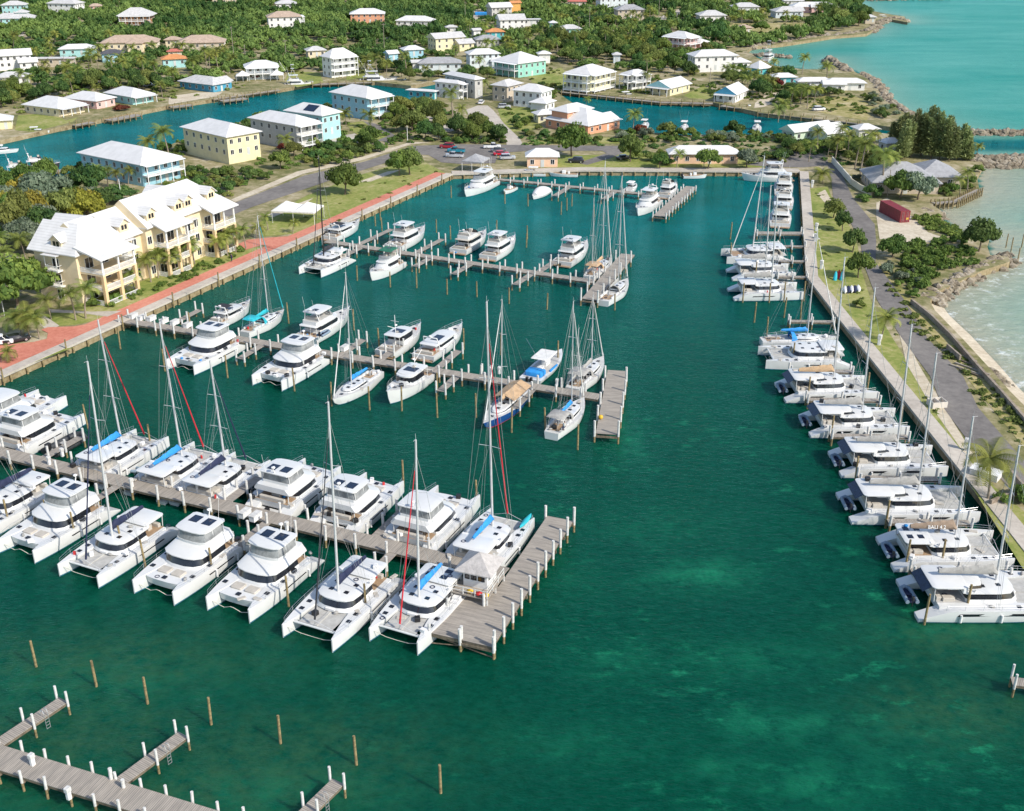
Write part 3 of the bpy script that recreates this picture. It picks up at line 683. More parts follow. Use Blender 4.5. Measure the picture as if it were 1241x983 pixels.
def power_cat(name, label, pos, ang, L=13.6, B=7.2, group=None, style=0, dinghy=True, hard=GEL, solar=True, cover=None):
    root = thing(name, label, 'catamaran', pos, ang, group)
    hw = 1.0; hy = B/2-hw; dk = 1.7
    b = MB(); cat_hulls(b, L, hy, hw, dk)
    o = nose(-L*.36, L*.40, hy+.4, 1.6, .35, ra=.2)
    b.loft([[(x*.97, y, .8) for x, y in o], [(x, y, dk+.03) for x, y in o]])
    hull = b.build('hull', [GEL, ANTIF], root, smooth=35)
    for sg in (1, -1):
        yy = sg*(B/2+.05)
        MB().add([(-L*.22, yy, .98), (L*.10, yy-sg*.01, 1.04), (L*.11, yy-sg*.03, 1.2), (-L*.21, yy, 1.15)], [(0, 1, 2, 3) if sg < 0 else (3, 2, 1, 0)]).build('hull_window', GLASS, hull)
    big = style == 1
    hwc = 2.85
    o0 = nose(-L*.22, L*.19, hwc, 2.6, .55); o1 = nose(-L*.22, L*.14, hwc-.25, 2.3, .55)
    z1 = dk+1.25
    cab = MB().tier(o0, dk, o1, z1).build('cabin', GEL, root, smooth=40)
    MB().tier(grow(lerp_o(o0, o1, .30), .03), dk+.36, grow(lerp_o(o0, o1, .9), .03), dk+1.12).build('cabin_window', GLASS, cab, smooth=40)
    # sloping brow above the saloon windows
    b = MB(); br0 = nose(-L*.34, L*.165, hwc+.05, 2.5, .55); br1 = nose(-L*.34, L*.02, 2.35, 1.5, .5)
    zf = z1+.72
    b.loft([[(x, y, z1-.05) for x, y in br0], [(x, y, z1+.06) for x, y in br0], [(x, y, zf) for x, y in br1]])
    for sg in (1, -1): b.tube([(-L*.33, sg*2.4, dk), (-L*.33, sg*2.4, z1)], .06, 6)
    br = b.build('brow', GEL, root, smooth=35)
    # flybridge: coaming, enclosure, hardtop
    f0 = nose(-L*.27, L*.015, 2.2, 1.2, .5); f1 = nose(-L*.27, -L*.005, 2.1, 1.1, .5)
    zc, zt = zf+.35, zf+1.45
    fb = MB(); fb.tier(f0, zf-.1, grow(f0, .03), zc)
    fly = fb.build('flybridge', GEL, root, smooth=40)
    b = MB()
    e0, e1 = grow(f0, -.02), grow(f1, -.12)
    b.loft([[(x, y, zc) for x, y in e0], [(x, y, zt) for x, y in e1]], caps=(False, False))
    b.build('enclosure', CLEAR, fly, smooth=40)
    b = MB(); b.bbox(-L*.20, -L*.14, -1.4, 1.4, zc, zc+.5, .1); b.bbox(-L*.09, -L*.05, -.3, .9, zc, zc+.6, .1)
    b.build('seat', CUSH, fly)
    b = MB(); h0 = nose(-L*.29, L*.01, 2.3, 1.2, .5)
    b.loft([[(x, y, zt) for x, y in h0], [(x, y, zt+.11) for x, y in h0], [(x, y, zt+.2) for x, y in grow(h0, -.5)]])
    for x in (-L*.26, -L*.12):
        for sg in (1, -1): b.tube([(x, sg*2.1, zc), (x, sg*2.0, zt)], .06, 6)
    ht = b.build('hardtop', hard, root, smooth=40)
    b = MB()
    if solar:
        for sg in (1, -1): MB().bbox(-L*.235, -L*.13, sg*.95-.62, sg*.95+.62, zt+.19, zt+.235, .03).build('solar_panel', SOLAR, ht)
    b = MB(); b.tube([(-L*.27, 0, zt+.15), (-L*.29, 0, zt+.9)], .06, 6); b.blob((-L*.28, 0, zt+.95), (.3, .3, .16)); b.tube([(-L*.27, 1.4, zt+.15), (-L*.3, 1.4, zt+2.6)], .018, 4)
    b.build('radar', WBOX, ht)
    # foredeck sun pads, hatches, cockpit
    for sg in (1, -1):
        MB().bbox(L*.215, L*.30, sg*.95-.72, sg*.95+.72, dk+.03, dk+.24, .12).build('sun_pad', CUSH, root, smooth=40)
        hatch(root, L*.25, sg*(hy+.25), dk+.11); hatch(root, L*.05, sg*(hy+.45), dk+.08)
    hatch(root, L*.35, 0, dk+.08); fender(root, L, B)
    b = MB(); b.box(-L*.36, -L*.22, -2.5, 2.5, dk+.03, dk+.05); ck = b.build('cockpit', TEAK, root)
    b = MB(); b.bbox(-L*.355, -L*.32, -1.9, 1.9, dk+.05, dk+.55, .1); b.bbox(-L*.29, -L*.25, -.6, .6, dk+.05, dk+.65, .06); b.build('seat', CUSH, ck)
    gear(root, [(-L*.33, 1.2, dk+.05), (-L*.28, -1.0, dk+.05), (-L*.38, hy, dk), (-L*.36, -hy, dk), (-L*.1, hy+.4, dk), (L*.38, .9, dk), (L*.36, -1, dk), (L*.33, hy, dk+.1), (-L*.41, 0, .7), (-L*.42, 1.2, .7)])
    cat_deck_gear(root, L, B, dk)
    b = MB(); b.tube([(L*.455, -hy, 1.0), (L*.44, -hy*.45, .45), (L*.45, -.2, .9), (L*.45, .2, .9), (L*.44, hy*.45, .45), (L*.455, hy, 1.0)], .04, 5); b.build('bridle', ROPE, root)
    b = MB(); b.box(-L*.45, -L*.36, -hy+.7, hy-.7, .55, .68); b.build('swim_platform', DECKW, root)
    return root

def mono_hull(b, L, B, d0, d1, flare=0.75, stern_w=0.92, full=2.4, mp=0.38, hm=0, am=1, dm=2, transom=0.0, bow_over=0.06):
    rings = []; N_ = 16
    deck = []
    for i in range(N_+1):
        t = i/N_; x = -L/2+L*t
        w_ = B/2*(stern_w+(1-stern_w)*min(1, t/mp)) if t < mp else B/2*(1-((t-mp)/(1-mp))**full)
        w_ = max(w_, .05)
        z = d0+(d1-d0)*t**1.8
        fl = 1-(1-flare)*max(0, (t-.3)/.7)**1.2
        wl = w_*fl*.95; xo = -bow_over*L*max(0, (t-.75)/.25)**2
        kz = -.6 if t < .9 else -.6+.6*(t-.9)/.1
        rings.append([(x, w_, z), (x+xo*.3, (w_*.55+wl*.45), z*.5), (x+xo, wl*.97, .12), (x+xo, wl*.93, 0.0), (x+xo, wl*.3, kz), (x+xo, -wl*.3, kz), (x+xo, -wl*.93, 0), (x+xo, -wl*.97, .12), (x+xo*.3, -(w_*.55+wl*.45), z*.5), (x, -w_, z)][::-1])
        deck.append((x, w_, z))
    b.loft(rings, hm, mfun=lambda i, j: am if j in (2, 3, 4, 5, 6) else (dm if j == 9 else hm))
    return deck

def motor_yacht(name, label, pos, ang, L=14, B=4.6, style=0, hullm=GEL, roof=GEL, topm=None, group=None, glass=GLASS, bimini=None, bow_up=0.9):
    """0 flybridge with hardtop, 1 open flybridge, 2 low express, 3 pilothouse trawler, 4 sport fisher with tower"""
    root = thing(name, label, 'motor yacht', pos, ang, group)
    d0 = 1.25 if style != 2 else 1.1
    d1 = d0+bow_up
    b = MB(); deck = mono_hull(b, L, B, d0, d1, .72); hull = b.build('hull', [hullm, ANTIF, DECKW], root, smooth=35)
    dz = lambda x: d0+(d1-d0)*max(0, (x+L/2)/L)**1.8
    b = MB(); b.box(-L/2-.75, -L/2+.05, -B*.42, B*.42, .3, .42); b.build('swim_platform', TEAK, root)
    b = MB(); b.box(-L*.47, -L*.28, -B*.37, B*.37, d0+.02, d0+.05); ck = b.build('cockpit', TEAK, root)
    b = MB(); b.bbox(-L*.465, -L*.43, -B*.33, B*.33, d0+.05, d0+.5, .1); b.build('seat', CUSH, ck)
    hc = B*.40
    xa, xf = -L*.28, L*.20
    if style == 2: xf = L*.24
    z1 = d0+1.55 if style != 2 else d0+1.15
    if style == 3: xa, xf, z1 = -L*.22, L*.14, d0+1.9
    o0 = nose(xa, xf, hc, L*.16, .7); o1 = nose(xa+.1, xf-L*(.09 if style != 3 else .02), hc*.88, L*.12, .65)
    zb = lambda x, y: dz(x)-.05
    cab = MB().tier(o0, zb, o1, z1).build('cabin', GEL, root, smooth=40)
    m0, m1 = lerp_o(o0, o1, .45), lerp_o(o0, o1, .88)
    MB().tier(grow(m0, .035), lambda x, y: max(dz(x)+.2, d0+(z1-d0)*.45), grow(m1, .035), z1-.2).build('cabin_window', glass, cab, smooth=40)
    b = MB()
    ov = nose(xa-L*.10, xf-L*.07, hc*.95, L*.12, .65)
    b.loft([[(x, y, z1-.03) for x, y in ov], [(x, y, z1+.07) for x, y in ov], [(x, y, z1+.13) for x, y in grow(ov, -.3)]])
    for sg in (1, -1): b.tube([(xa-L*.08, sg*hc*.85, d0), (xa-L*.08, sg*hc*.85, z1)], .05, 6)
    rf = b.build('roof', roof, root, smooth=40)
    if style in (0, 1, 4):
        f0 = nose(xa-L*.05, xf-L*.16, hc*.86, L*.09, .6); zc = z1+.75
        fl = MB(); fl.tier(f0, z1, grow(f0, -.05), zc)
        fly = fl.build('flybridge', GEL, root, smooth=40)
        b = MB(); b.box(xa-L*.04, xf-L*.2, -hc*.75, hc*.75, zc, zc+.015); b.build('flybridge_deck', GREYD, fly)
        b = MB(); b.bbox(xa+.1, xa+.7, -hc*.7, hc*.7, zc+.015, zc+.5, .1); b.bbox(xf-L*.27, xf-L*.27+.6, -.4, .4, zc+.015, zc+.75, .08); b.build('seat', CUSH, fly)
        b = MB(); ws = nose(xf-L*.26, xf-L*.155, hc*.84, L*.09, .6); ws1 = nose(xf-L*.26, xf-L*.19, hc*.78, L*.07, .6)
        b.loft([[(x, y, zc-.05) for x, y in ws], [(x, y, zc+.42) for x, y in ws1]], caps=(False, False)); b.build('windscreen', CLEAR if style != 1 else GLASS, fly, smooth=40)
        zt = zc+1.35
        if style in (0, 4):
            b = MB(); ho = nose(xa-L*.02, xf-L*.19, hc*.9, L*.06, .5)
            b.loft([[(x, y, zt) for x, y in ho], [(x, y, zt+.09) for x, y in ho], [(x, y, zt+.16) for x, y in grow(ho, -.35)]])
            for x in (xa+.3, xf-L*.25):
                for sg in (1, -1): b.tube([(x, sg*hc*.78, zc-.1), (x, sg*hc*.75, zt)], .045, 6)
            ht = b.build('hardtop', topm or GEL, root, smooth=40)
            b = MB(); b.bbox(xa+L*.05, xa+L*.12, -.5, .5, zt+.15, zt+.19, .05); b.build('hatch', GLASS, ht)
        else:
            zt = zc+.6
        b = MB()
        for sg in (1, -1): b.tube([(xa+.1, sg*hc*.8, zc-.2), (xa-.3, sg*hc*.55, zt+.5)], .09, 6)
        b.tube([(xa-.3, -hc*.55, zt+.5), (xa-.3, hc*.55, zt+.5)], .09, 6); b.blob((xa-.3, 0, zt+.75), (.32, .32, .18)); b.tube([(xa-.3, hc*.5, zt+.5), (xa-.9, hc*.5, zt+3.2)], .018, 4); b.tube([(xa-.3, -hc*.5, zt+.5), (xa-.9, -hc*.5, zt+2.8)], .018, 4)
        b.build('radar_arch', WBOX, root, smooth=40)
        if style == 4:
            b = MB()
            for x in (xa+.4, xf-L*.27):
                for sg in (1, -1): b.tube([(x, sg*hc*.7, zt), (xa+1.4, sg*.45, zt+2.6)], .035, 5)
            b.bbox(xa+.7, xa+2.1, -.7, .7, zt+2.6, zt+2.68, .1); b.bbox(xa+.7, xa+2.1, -.8, .8, zt+4.1, zt+4.18, .1)
            for sg in (1, -1):
                b.tube([(xa+.9, sg*.6, zt+2.6), (xa+.9, sg*.6, zt+4.1)], .03, 5); b.tube([(xa+1, sg*hc, d0+1.2), (xa-3.5, sg*(hc+2.2), zt+5)], .03, 4)
            b.build('tower', ALU, root)
    elif style == 2:
        b = MB(); b.bbox(xa+L*.06, xa+L*.24, -hc*.45, hc*.45, z1+.12, z1+.17, .1); b.build('sunroof', SOLAR, rf)
        if bimini:
            b = MB(); o = rrect(xa-L*.02, xa+L*.16, -hc*.85, hc*.85, .3); zt = z1+1.0
            b.loft([[(x, y, zt) for x, y in o], [(x, y, zt+.1) for x, y in grow(o, -.2)]])
            for x in (xa+.1, xa+L*.14):
                for sg in (1, -1): b.tube([(x, sg*hc*.8, z1), (x, sg*hc*.78, zt)], .03, 5)
            b.build('bimini', bimini, root)
        b = MB()
        for sg in (1, -1): b.tube([(xa, sg*hc*.8, d0+.6), (xa-.5, sg*hc*.7, z1+1.1)], .1, 6)
        b.tube([(xa-.5, -hc*.7, z1+1.1), (xa-.5, hc*.7, z1+1.1)], .1, 6); b.blob((xa-.5, 0, z1+1.35), (.3, .3, .16)); b.build('radar_arch', WBOX, root, smooth=40)
    else:
        b = MB(); b.bbox(xa+.6, xa+2.3, -hc*.6, hc*.6, z1+.12, z1+.16, .05); b.build('solar_panel', SOLAR, rf)
        b = MB(); b.tube([(xa+.3, 0, z1), (xa+.2, 0, z1+3.4)], .06, 6); b.tube([(xa+.2, -.8, z1+2.3), (xa+.2, .8, z1+2.3)], .03, 5); b.blob((xa+.5, 0, z1+1.5), (.3, .3, .15)); b.tube([(xa+.25, 0, z1+1), (xa-2.2, 0, z1+2.2)], .05, 5); b.build('signal_mast', WBOX, root)
    if bimini and style in (0, 1):
        pass
    b = MB(); n_ = len(deck)
    prt = [(x, y-.08, z) for x, y, z in deck[6:]]; stb = [(x, -y+.08, z) for x, y, z in deck[6:]]
    rails(b, prt[::2]+[prt[-1]]+stb[::2][::-1], .7, 1.7, .02); b.build('bow_rail', STEEL, root)
    hatch(root, L*.32, 0, dz(L*.32)+.06); gear(root, [(-L*.40, .8, d0+.05), (-L*.33, -.8, d0+.05), (-L*.38, 0, d0+.05), (L*.26, .5, dz(L*.26)), (L*.28, -.6, dz(L*.28)), (-L*.5-.4, .4, .42), (-L*.2, 0, z1+.13)])
    b = MB(); b.bbox(L*.40, L*.43, -.2, .2, dz(L*.42), dz(L*.42)+.3, .08); b.tube([(L*.42, 0, dz(L*.42)+.1), (L*.5+.2, 0, d1+.05)], .09, 6); b.build('anchor_windlass', STEEL, root)
    return root

def sailboat(name, label, pos, ang, L=12.5, B=3.9, hullm=GEL, cover=BLUEC, mast_py=None, mast_top=17.5, furl=WHITEC, dodger=BLUEC, group=None, mizzen=False, awning=None, furlc=None, sprd=2, bimini=None, mast_col=ALU):
    root = thing(name, label, 'sailboat', pos, ang, group)
    d0, d1 = 1.15, 1.5
    b = MB(); deck = mono_hull(b, L, B, d0, d1, .85, stern_w=.52, full=1.9, mp=.42, bow_over=.1); hull = b.build('hull', [hullm, ANTIF if hullm is GEL else REDC, DECKW], root, smooth=35)
    dz = lambda x: d0+(d1-d0)*max(0, (x+L/2)/L)**1.8
    o0 = nose(-L*.12, L*.27, B*.31, L*.2, .8); o1 = nose(-L*.11, L*.24, B*.25, L*.18, .8)
    cab = MB().tier(o0, lambda x, y: dz(x)-.03, o1, d0+.62).build('coachroof', GEL, root, smooth=40)
    m0, m1 = grow(lerp_o(o0, o1, .35), .02), grow(lerp_o(o0, o1, .75), .02)
    b = MB(); b.tier([p for p in m0], lambda x, y: max(dz(x)+.14, d0+.22), m1, d0+.46); b.build('cabin_window', GLASS, cab, smooth=40)
    for x in (L*.17, L*.05, -L*.04): hatch(root, x, 0, d0+.62)
    hatch(root, L*.32, 0, dz(L*.32)+.03); gear(root, [(-L*.38, .2, d0+.05), (-L*.2, -.2, d0+.05), (-L*.44, .6, d0), (L*.1, B*.38, d0+.1), (-L*.05, -B*.38, d0+.05), (L*.36, 0, dz(L*.36))])
    b = MB(); b.box(-L*.44, -L*.13, -B*.2, B*.2, d0+.01, d0+.03); ck = b.build('cockpit', TEAK, root)
    for sg in (1, -1): MB().bbox(-L*.40, -L*.13, sg*B*.26-.16, sg*B*.26+.16, d0, d0+.32, .08).build('coaming', GEL, root)
    b = MB(); b.tube([(-L*.32, .5*math.cos(a), d0+.85+.5*math.sin(a)) for a in [2*math.pi*i/12 for i in range(13)]], .03, 5); b.bbox(-L*.315, -L*.30, -.15, .15, d0, d0+.9, .04); b.build('wheel', STEEL, ck)
    if dodger:
        b = MB(); rings = []
        for i, (x, h) in enumerate(((-L*.05, .62), (-L*.08, 1.25), (-L*.13, 1.42))):
            rings.append([(x, B*.3*math.cos(math.pi*j/8), d0+.1+(h-.1)*math.sin(math.pi*j/8)**.6) for j in range(9)])
        b.loft(rings, caps=(False, False)); b.build('dodger', dodger, root, smooth=60)
    bm = bimini
    if bm:
        b = MB(); o = rrect(-L*.42, -L*.2, -B*.34, B*.34, .3); zt = d0+2.0
        b.loft([[(x, y, zt-.25*(abs(y)/(B*.34))**2) for x, y in o], [(x, y, zt+.06) for x, y in grow(o, -.3)]])
        for x in (-L*.40, -L*.22):
            for sg in (1, -1): b.tube([(x, sg*B*.32, d0), (x, sg*B*.3, zt-.2)], .025, 4)
        b.build('bimini', bm, root, smooth=60)
    mx = L*.10; top = mast_top
    if mast_py is not None:
        for _ in range(3):
            mxt = mx-0.02*(top-1.8); top = height_to(pos[0]+math.cos(ang)*mxt, pos[1]+math.sin(ang)*mxt, mast_py)
    rig(root, mx, d0+.55, top, L, d0+1.5, L*.36, cover, furl, L*.485, 0, B*.44, back=-L*.48, rake=.02, bow_z=d0+.2, sprd=sprd, mr=.10, cover_r=.27, stay_top=.97)
    if mizzen:
        rig(root, -L*.34, d0+.2, d0+(top-d0)*.72, L, d0+1.5, L*.2, cover, None, None, 0, B*.38, rake=.02, bow_z=d0, sprd=1, mr=.08, cover_r=.2)
    if awning:
        b = MB(); zr = d0+2.1; xa_, xf_ = -L*.36, L*.05
        for sg in (1, -1): b.add([(xa_, 0, zr), (xf_, 0, zr), (xf_, sg*B*.42, zr-.75), (xa_, sg*B*.42, zr-.75)], [(0, 1, 2, 3) if sg < 0 else (3, 2, 1, 0)])
        b.build('awning', awning, root)
    b = MB()
    prt = [(x, y-.06, z) for x, y, z in deck[1:]]; stb = [(x, -y+.06, z) for x, y, z in deck[1:]]
    rails(b, prt[::2]+[prt[-1]]+stb[::2][::-1], .6, 1.8, .015); b.build('railing', STEEL, root)
    return root

def small_boat(name, label, pos, ang, L=7, B=2.4, style=0, group=None, top=WHITEC, cat='motorboat', hullm=GEL, motors=1, cover=None):
    """0 centre console with T-top, 1 open skiff, 2 cuddy cabin, 3 covered with canvas"""
    root = thing(name, label, cat, pos, ang, group)
    d0, d1 = .75, 1.15
    b = MB(); deck = mono_hull(b, L, B, d0, d1, .75, stern_w=.9, full=2.2); b.build('hull', [hullm, ANTIF, GEL], root, smooth=35)
    ins = [(x*.9-.1, y*.8) for x, y, z in deck]; ins = ins[:-2]+[(ins[-2][0], 0.05)]
    o = [(x, -y) for x, y in ins]+[(x, y) for x, y in reversed(ins)]
    b = MB(); b.loft([[(x, y, d0+(d1-d0)*max(0, (x+L/2)/L)**1.8+.01) for x, y in o], [(x, y, d0+(d1-d0)*max(0, (x+L/2)/L)**1.8+.03) for x, y in o]]); b.build('sole', GREYD if style != 1 else TEAK, root)
    if style in (0, 1):
        b = MB(); b.bbox(-L*.08, L*.06, -.45, .45, d0, d0+1.0, .1); b.bbox(-L*.22, -L*.14, -.5, .5, d0, d0+.65, .08); b.build('console', WBOX, root, smooth=40)
        b = MB(); b.add([(L*.06, -.45, d0+1), (L*.06, .45, d0+1), (L*.02, .4, d0+1.45), (L*.02, -.4, d0+1.45)], [(0, 1, 2, 3)]); b.build('windscreen', CLEAR, root)
        if style == 0:
            b = MB(); zt = d0+2.1; tw = max(.95, B*.36); oo = rrect(-L*.24, L*.1, -tw, tw, .25)
            b.loft([[(x, y, zt) for x, y in oo], [(x, y, zt+.09) for x, y in grow(oo, -.12)]])
            tp = b.build('t_top', top, root)
            b = MB()
            for x in (-L*.18, L*.04):
                for sg in (1, -1): b.tube([(x, sg*.45, d0), (x, sg*tw*.85, zt)], .03, 5)
            for sg in (1, -1): b.tube([(-L*.15, sg*.9, zt), (-L*.35, sg*1.6, zt+4)], .02, 4)
            b.build('t_top_frame', STEEL, root)
    if style == 0 and cover:
        MB().bbox(-L*.42, -L*.26, -B*.36, B*.36, d0, d0+.8, .3).build('boat_cover', cover, root, smooth=50); MB().bbox(-L*.2, L*.02, -B*.47, -B*.40, d0+.02, d0+.35, .1).build('bolster', cover, root)
    if style == 2:
        o0 = nose(-L*.1, L*.28, B*.36, L*.2, .7); o1 = nose(-L*.08, L*.2, B*.3, L*.15, .7)
        cab = MB().tier(o0, d0, o1, d0+.95).build('cabin', GEL, root, smooth=40)
        MB().tier(grow(lerp_o(o0, o1, .5), .03), d0+.5, grow(lerp_o(o0, o1, .9), .03), d0+.86).build('cabin_window', GLASS, cab, smooth=40)
        b = MB(); oo = rrect(-L*.25, L*.08, -B*.34, B*.34, .25); b.loft([[(x, y, d0+1.7) for x, y in oo], [(x, y, d0+1.8) for x, y in grow(oo, -.12)]])
        for x in (-L*.2, L*.03):
            for sg in (1, -1): b.tube([(x, sg*B*.3, d0), (x, sg*B*.3, d0+1.7)], .03, 5)
        b.build('hardtop', top, root)
    if style == 3:
        b = MB(); rings = []
        for i in range(9):
            t = i/8; x = -L*.45+L*.8*t; ww = B*.5*(1-max(0, t-.5)**2*2.2); h = 1.0+.7*math.sin(math.pi*min(1, t*1.1))**.8
            rings.append([(x, ww*math.cos(math.pi*j/8), d0-.1+h*max(0, math.sin(math.pi*j/8))**.7) for j in range(9)])
        b.loft(rings); b.build('boat_cover', cover or WHITEC, root, smooth=60)
    for k in range(motors):
        y = 0 if motors == 1 else (-.35 if k else .35)
        b = MB(); b.bbox(-L/2-.62, -L/2-.08, y-.2, y+.2, .55, 1.25, .1); b.tube([(-L/2-.3, y, .6), (-L/2-.3, y, -.4)], .09, 6); b.build('outboard_motor', BLKP, root, smooth=40)
    return root

def place(px, py, ang, L, B, ref='c', hw=.95, z=0.0):
    p = at(px, py, z); d = Vector((math.cos(ang), math.sin(ang), 0)); lf = Vector((-d.y, d.x, 0)); off = lf*(B/2-hw)
    if ref == 'bow': p = p-d*L/2
    elif ref == 'stern': p = p+d*L/2
    elif ref == 'bow_r': p = p-d*L/2+off
    elif ref == 'bow_l': p = p-d*L/2-off
    elif ref == 'stern_r': p = p+d*L/2+off
    elif ref == 'stern_l': p = p+d*L/2-off
    return Vector((p.x, p.y, 0))
AU, AD = R(65.3), R(245.3)

SANDC = mat('canvas_brown', (0.30, 0.22, 0.16), 0.85, var=0.12)
# front dock, near row, bows towards the open water
def PC(px, py, ang, ref, label, L=13.6, B=7.2, **k): return power_cat('power_catamaran', label, place(px, py, ang, L, B, ref), ang, L, B, **k)
def SC(px, py, ang, ref, label, L=13.8, B=7.3, **k):
    if px > 900: B += .4; L += .6
    return sail_cat('sailing_catamaran', label, place(px, py, ang, L, B, ref), ang, L, B, **k)
def MY(px, py, ang, label, L=14, B=4.6, ref='c', **k): return motor_yacht('motor_yacht', label, place(px, py, ang, L, B, ref, 0), ang, L, B, **k)
def SB(px, py, ang, label, L=12.5, B=3.9, ref='c', **k): return sailboat('sailboat', label, place(px, py, ang, L, B, ref, 0), ang, L, B, **k)
def KB(px, py, ang, label, L=7, B=2.4, ref='c', **k): return small_boat('motorboat', label, place(px, py, ang, L, B, ref, 0), ang, L, B, **k)
G1 = 'catamarans berthed along the front dock'; G2 = 'boats berthed along the middle dock'; G3 = 'boats berthed along the far dock'; G4 = 'boats berthed along the right hand quay'; G5 = 'boats in the rear berths'; G6 = 'boats on the house canals'
SC(-42, 652, AD, 'bow', 'sailing catamaran with navy sail cover cut off by the left edge', cover=NAVYC, furl=NAVYC, mast_top=21, group=G1)
PC(21, 677, AD, 'bow', 'white flybridge power catamaran with bow to open water, leftmost below the dock', group=G1)
SC(96, 706, AD, 'bow', 'sailing catamaran with navy sail cover moored between two flybridge power catamarans below the dock', cover=NAVYC, furl=NAVYC, mast_py=438, group=G1, style=1)
PC(187, 727, AD, 'bow', 'white flybridge power catamaran below the dock, right of a navy covered sailing catamaran', group=G1)
PC(277, 748, AD, 'bow', 'white flybridge power catamaran left of the tall masted grey roofed catamaran, third below the dock', group=G1)
SC(373, 782, AD, 'bow', 'large sailing catamaran with navy sail cover and black furled jib, bows nearest the viewer', L=14.5, B=7.6, cover=NAVYC, furl=BLACKC, mast_py=487, group=G1, style=1)
SC(477, 786, AD, 'bow', 'sailing catamaran with blue sail cover and red furled jib beside the dock end hut', L=13.2, B=7.2, cover=BLUEC, furl=REDC, mast_py=533, group=G1, solar=True)
# front dock, far row, bows towards the promenade side
PC(81, 492, AU, 'bow_r', 'white power catamaran at the left edge, half hidden behind a solar roofed one', L=14.5, group=G1, solar=False)
PC(103, 514, AU, 'bow_r', 'white power catamaran with two solar panels, leftmost of those moored above the front dock', group=G1)
SC(204, 541, AU, 'bow_r', 'sailing catamaran with blue sail cover and red furled jib, nearest the black inflatable boat', cover=BLUEC, furl=REDC, mast_py=388, group=G1)
SC(276, 557, AU, 'bow_r', 'blue covered red jibbed catamaran, right neighbour of a similar one above the dock', cover=BLUEC, furl=REDC, mast_py=391, group=G1)
SC(327, 570, AU, 'bow_r', 'sailing catamaran with navy sail cover and dark furled jib moored above the front dock', L=13.2, cover=NAVYC, furl=NAVYC, mast_py=437, group=G1)
PC(412, 579, AU, 'bow_r', 'white power catamaran above the dock, between a navy covered catamaran and another power catamaran', group=G1)
PC(488, 597, AU, 'bow_r', 'white power catamaran above the dock, left of the widest flybridge yacht', group=G1)
PC(580, 614, AU, 'bow_r', 'widest white power catamaran with flared bow and tall flybridge near the dock end', L=15, B=7.6, group=G1, style=1, solar=False)
SC(645, 641, AU, 'bow_r', 'sailing catamaran with blue sail cover, red jib and turquoise kayak alongside the dock head', L=13.4, cover=BLUEC, furl=REDC, mast_py=366, group=G1)
# middle dock
MY(283, 386, AU, 'small white express cruiser with black bimini closest to the promenade on the middle dock', L=10.5, B=3.8, style=2, bimini=BLACKC, group=G2)
SB(345, 384, AU, 'white sailboat with turquoise canvas and turquoise furled jib on the middle dock', L=12, ref='bow', cover=TURQC, dodger=TURQC, bimini=TURQC, furl=TURQC, mast_py=262, group=G2)
MY(424, 385, AU, 'long white flybridge motor yacht with inflatable boat on its aft deck on the middle dock', L=15.5, B=4.9, ref='bow', style=0, group=G2)
MY(510, 405, AU, 'white pilothouse trawler with steep wheelhouse windows and short mast on the middle dock', L=12.5, B=4.3, ref='bow', style=3, group=G2)
MY(560, 404, AU, 'white motor yacht with dark sunroof panels beside the pilothouse trawler', L=14.5, B=4.6, ref='bow', style=2, group=G2)
KB(662, 447, AU, 'white sport fishing boat with white top and bright blue cover on the middle dock', L=13.5, B=4.2, style=0, group=G2, motors=2, cover=BLUEC)
SB(731, 441, AU, 'white two masted sailboat on the inner side of the middle dock head', L=14, B=4.3, ref='bow', cover=GREYC, dodger=GREYC, bimini=GREYC, mast_py=358, mizzen=True, group=G2)
PC(219, 452, AD, 'bow', 'white power catamaran with open bows, left one below the middle dock', L=14, group=G2)
PC(324, 471, AD, 'bow', 'white power catamaran with open bows, right one below the middle dock', L=14, group=G2, solar=True)
SB(404, 495, AD, 'white sloop with blue sail cover and bow to the viewer below the middle dock', L=13.5, B=4.1, ref='bow', cover=BLUEC, dodger=None, mast_py=330, group=G2)
MY(470, 492, AD, 'white trawler with flared bow facing the viewer and tall steadying masts', L=12.5, B=4.5, ref='bow', style=3, bow_up=1.3, group=G2)
SB(586, 524, AD, 'blue hulled sailboat under a tan awning below the middle dock', L=15.5, B=4.3, ref='bow', hullm=BLUEH, cover=TANC, awning=TANC, dodger=None, mast_py=363, group=G2, sprd=2)
SB(668, 533, AU, 'white sloop with blue sail cover and stern facing the viewer at the middle dock head', L=13, B=4.2, ref='stern', cover=BLUEC, bimini=GREYC, dodger=GREYC, mast_py=366, group=G2)
# far dock
MY(418, 284, AU, 'white express cruiser with dark bimini beside the promenade on the far dock', L=13, B=4.3, style=2, bimini=BLACKC, group=G3)
MY(515, 284, AU, 'tall white flybridge motor yacht, left one above the far dock', L=14.5, B=5.0, ref='bow', style=0, group=G3)
MY(589, 289, AU, 'cream trimmed trawler yacht with beige upper deck on the far dock', L=14, B=4.6, ref='bow', style=1, roof=CUSH, group=G3)
MY(624, 296, AU, 'white trawler yacht beside the beige decked trawler on the far dock', L=14, B=4.6, ref='bow', style=0, group=G3)
MY(711, 302, AU, 'sleek white motor yacht with dark side windows near the far dock head', L=14.5, B=4.8, ref='bow', style=0, group=G3)
SB(727, 330, AU, 'white sailboat with tan canvas lying inside the far dock head', L=13.5, B=4.2, cover=TANC, bimini=TANC, dodger=TANC, mast_py=196, mizzen=True, group=G3)
SB(746, 358, AU, 'white sloop with round grey stern outside the far dock head', L=14, B=4.4, cover=GREYC, dodger=GREYC, mast_py=213, group=G3)
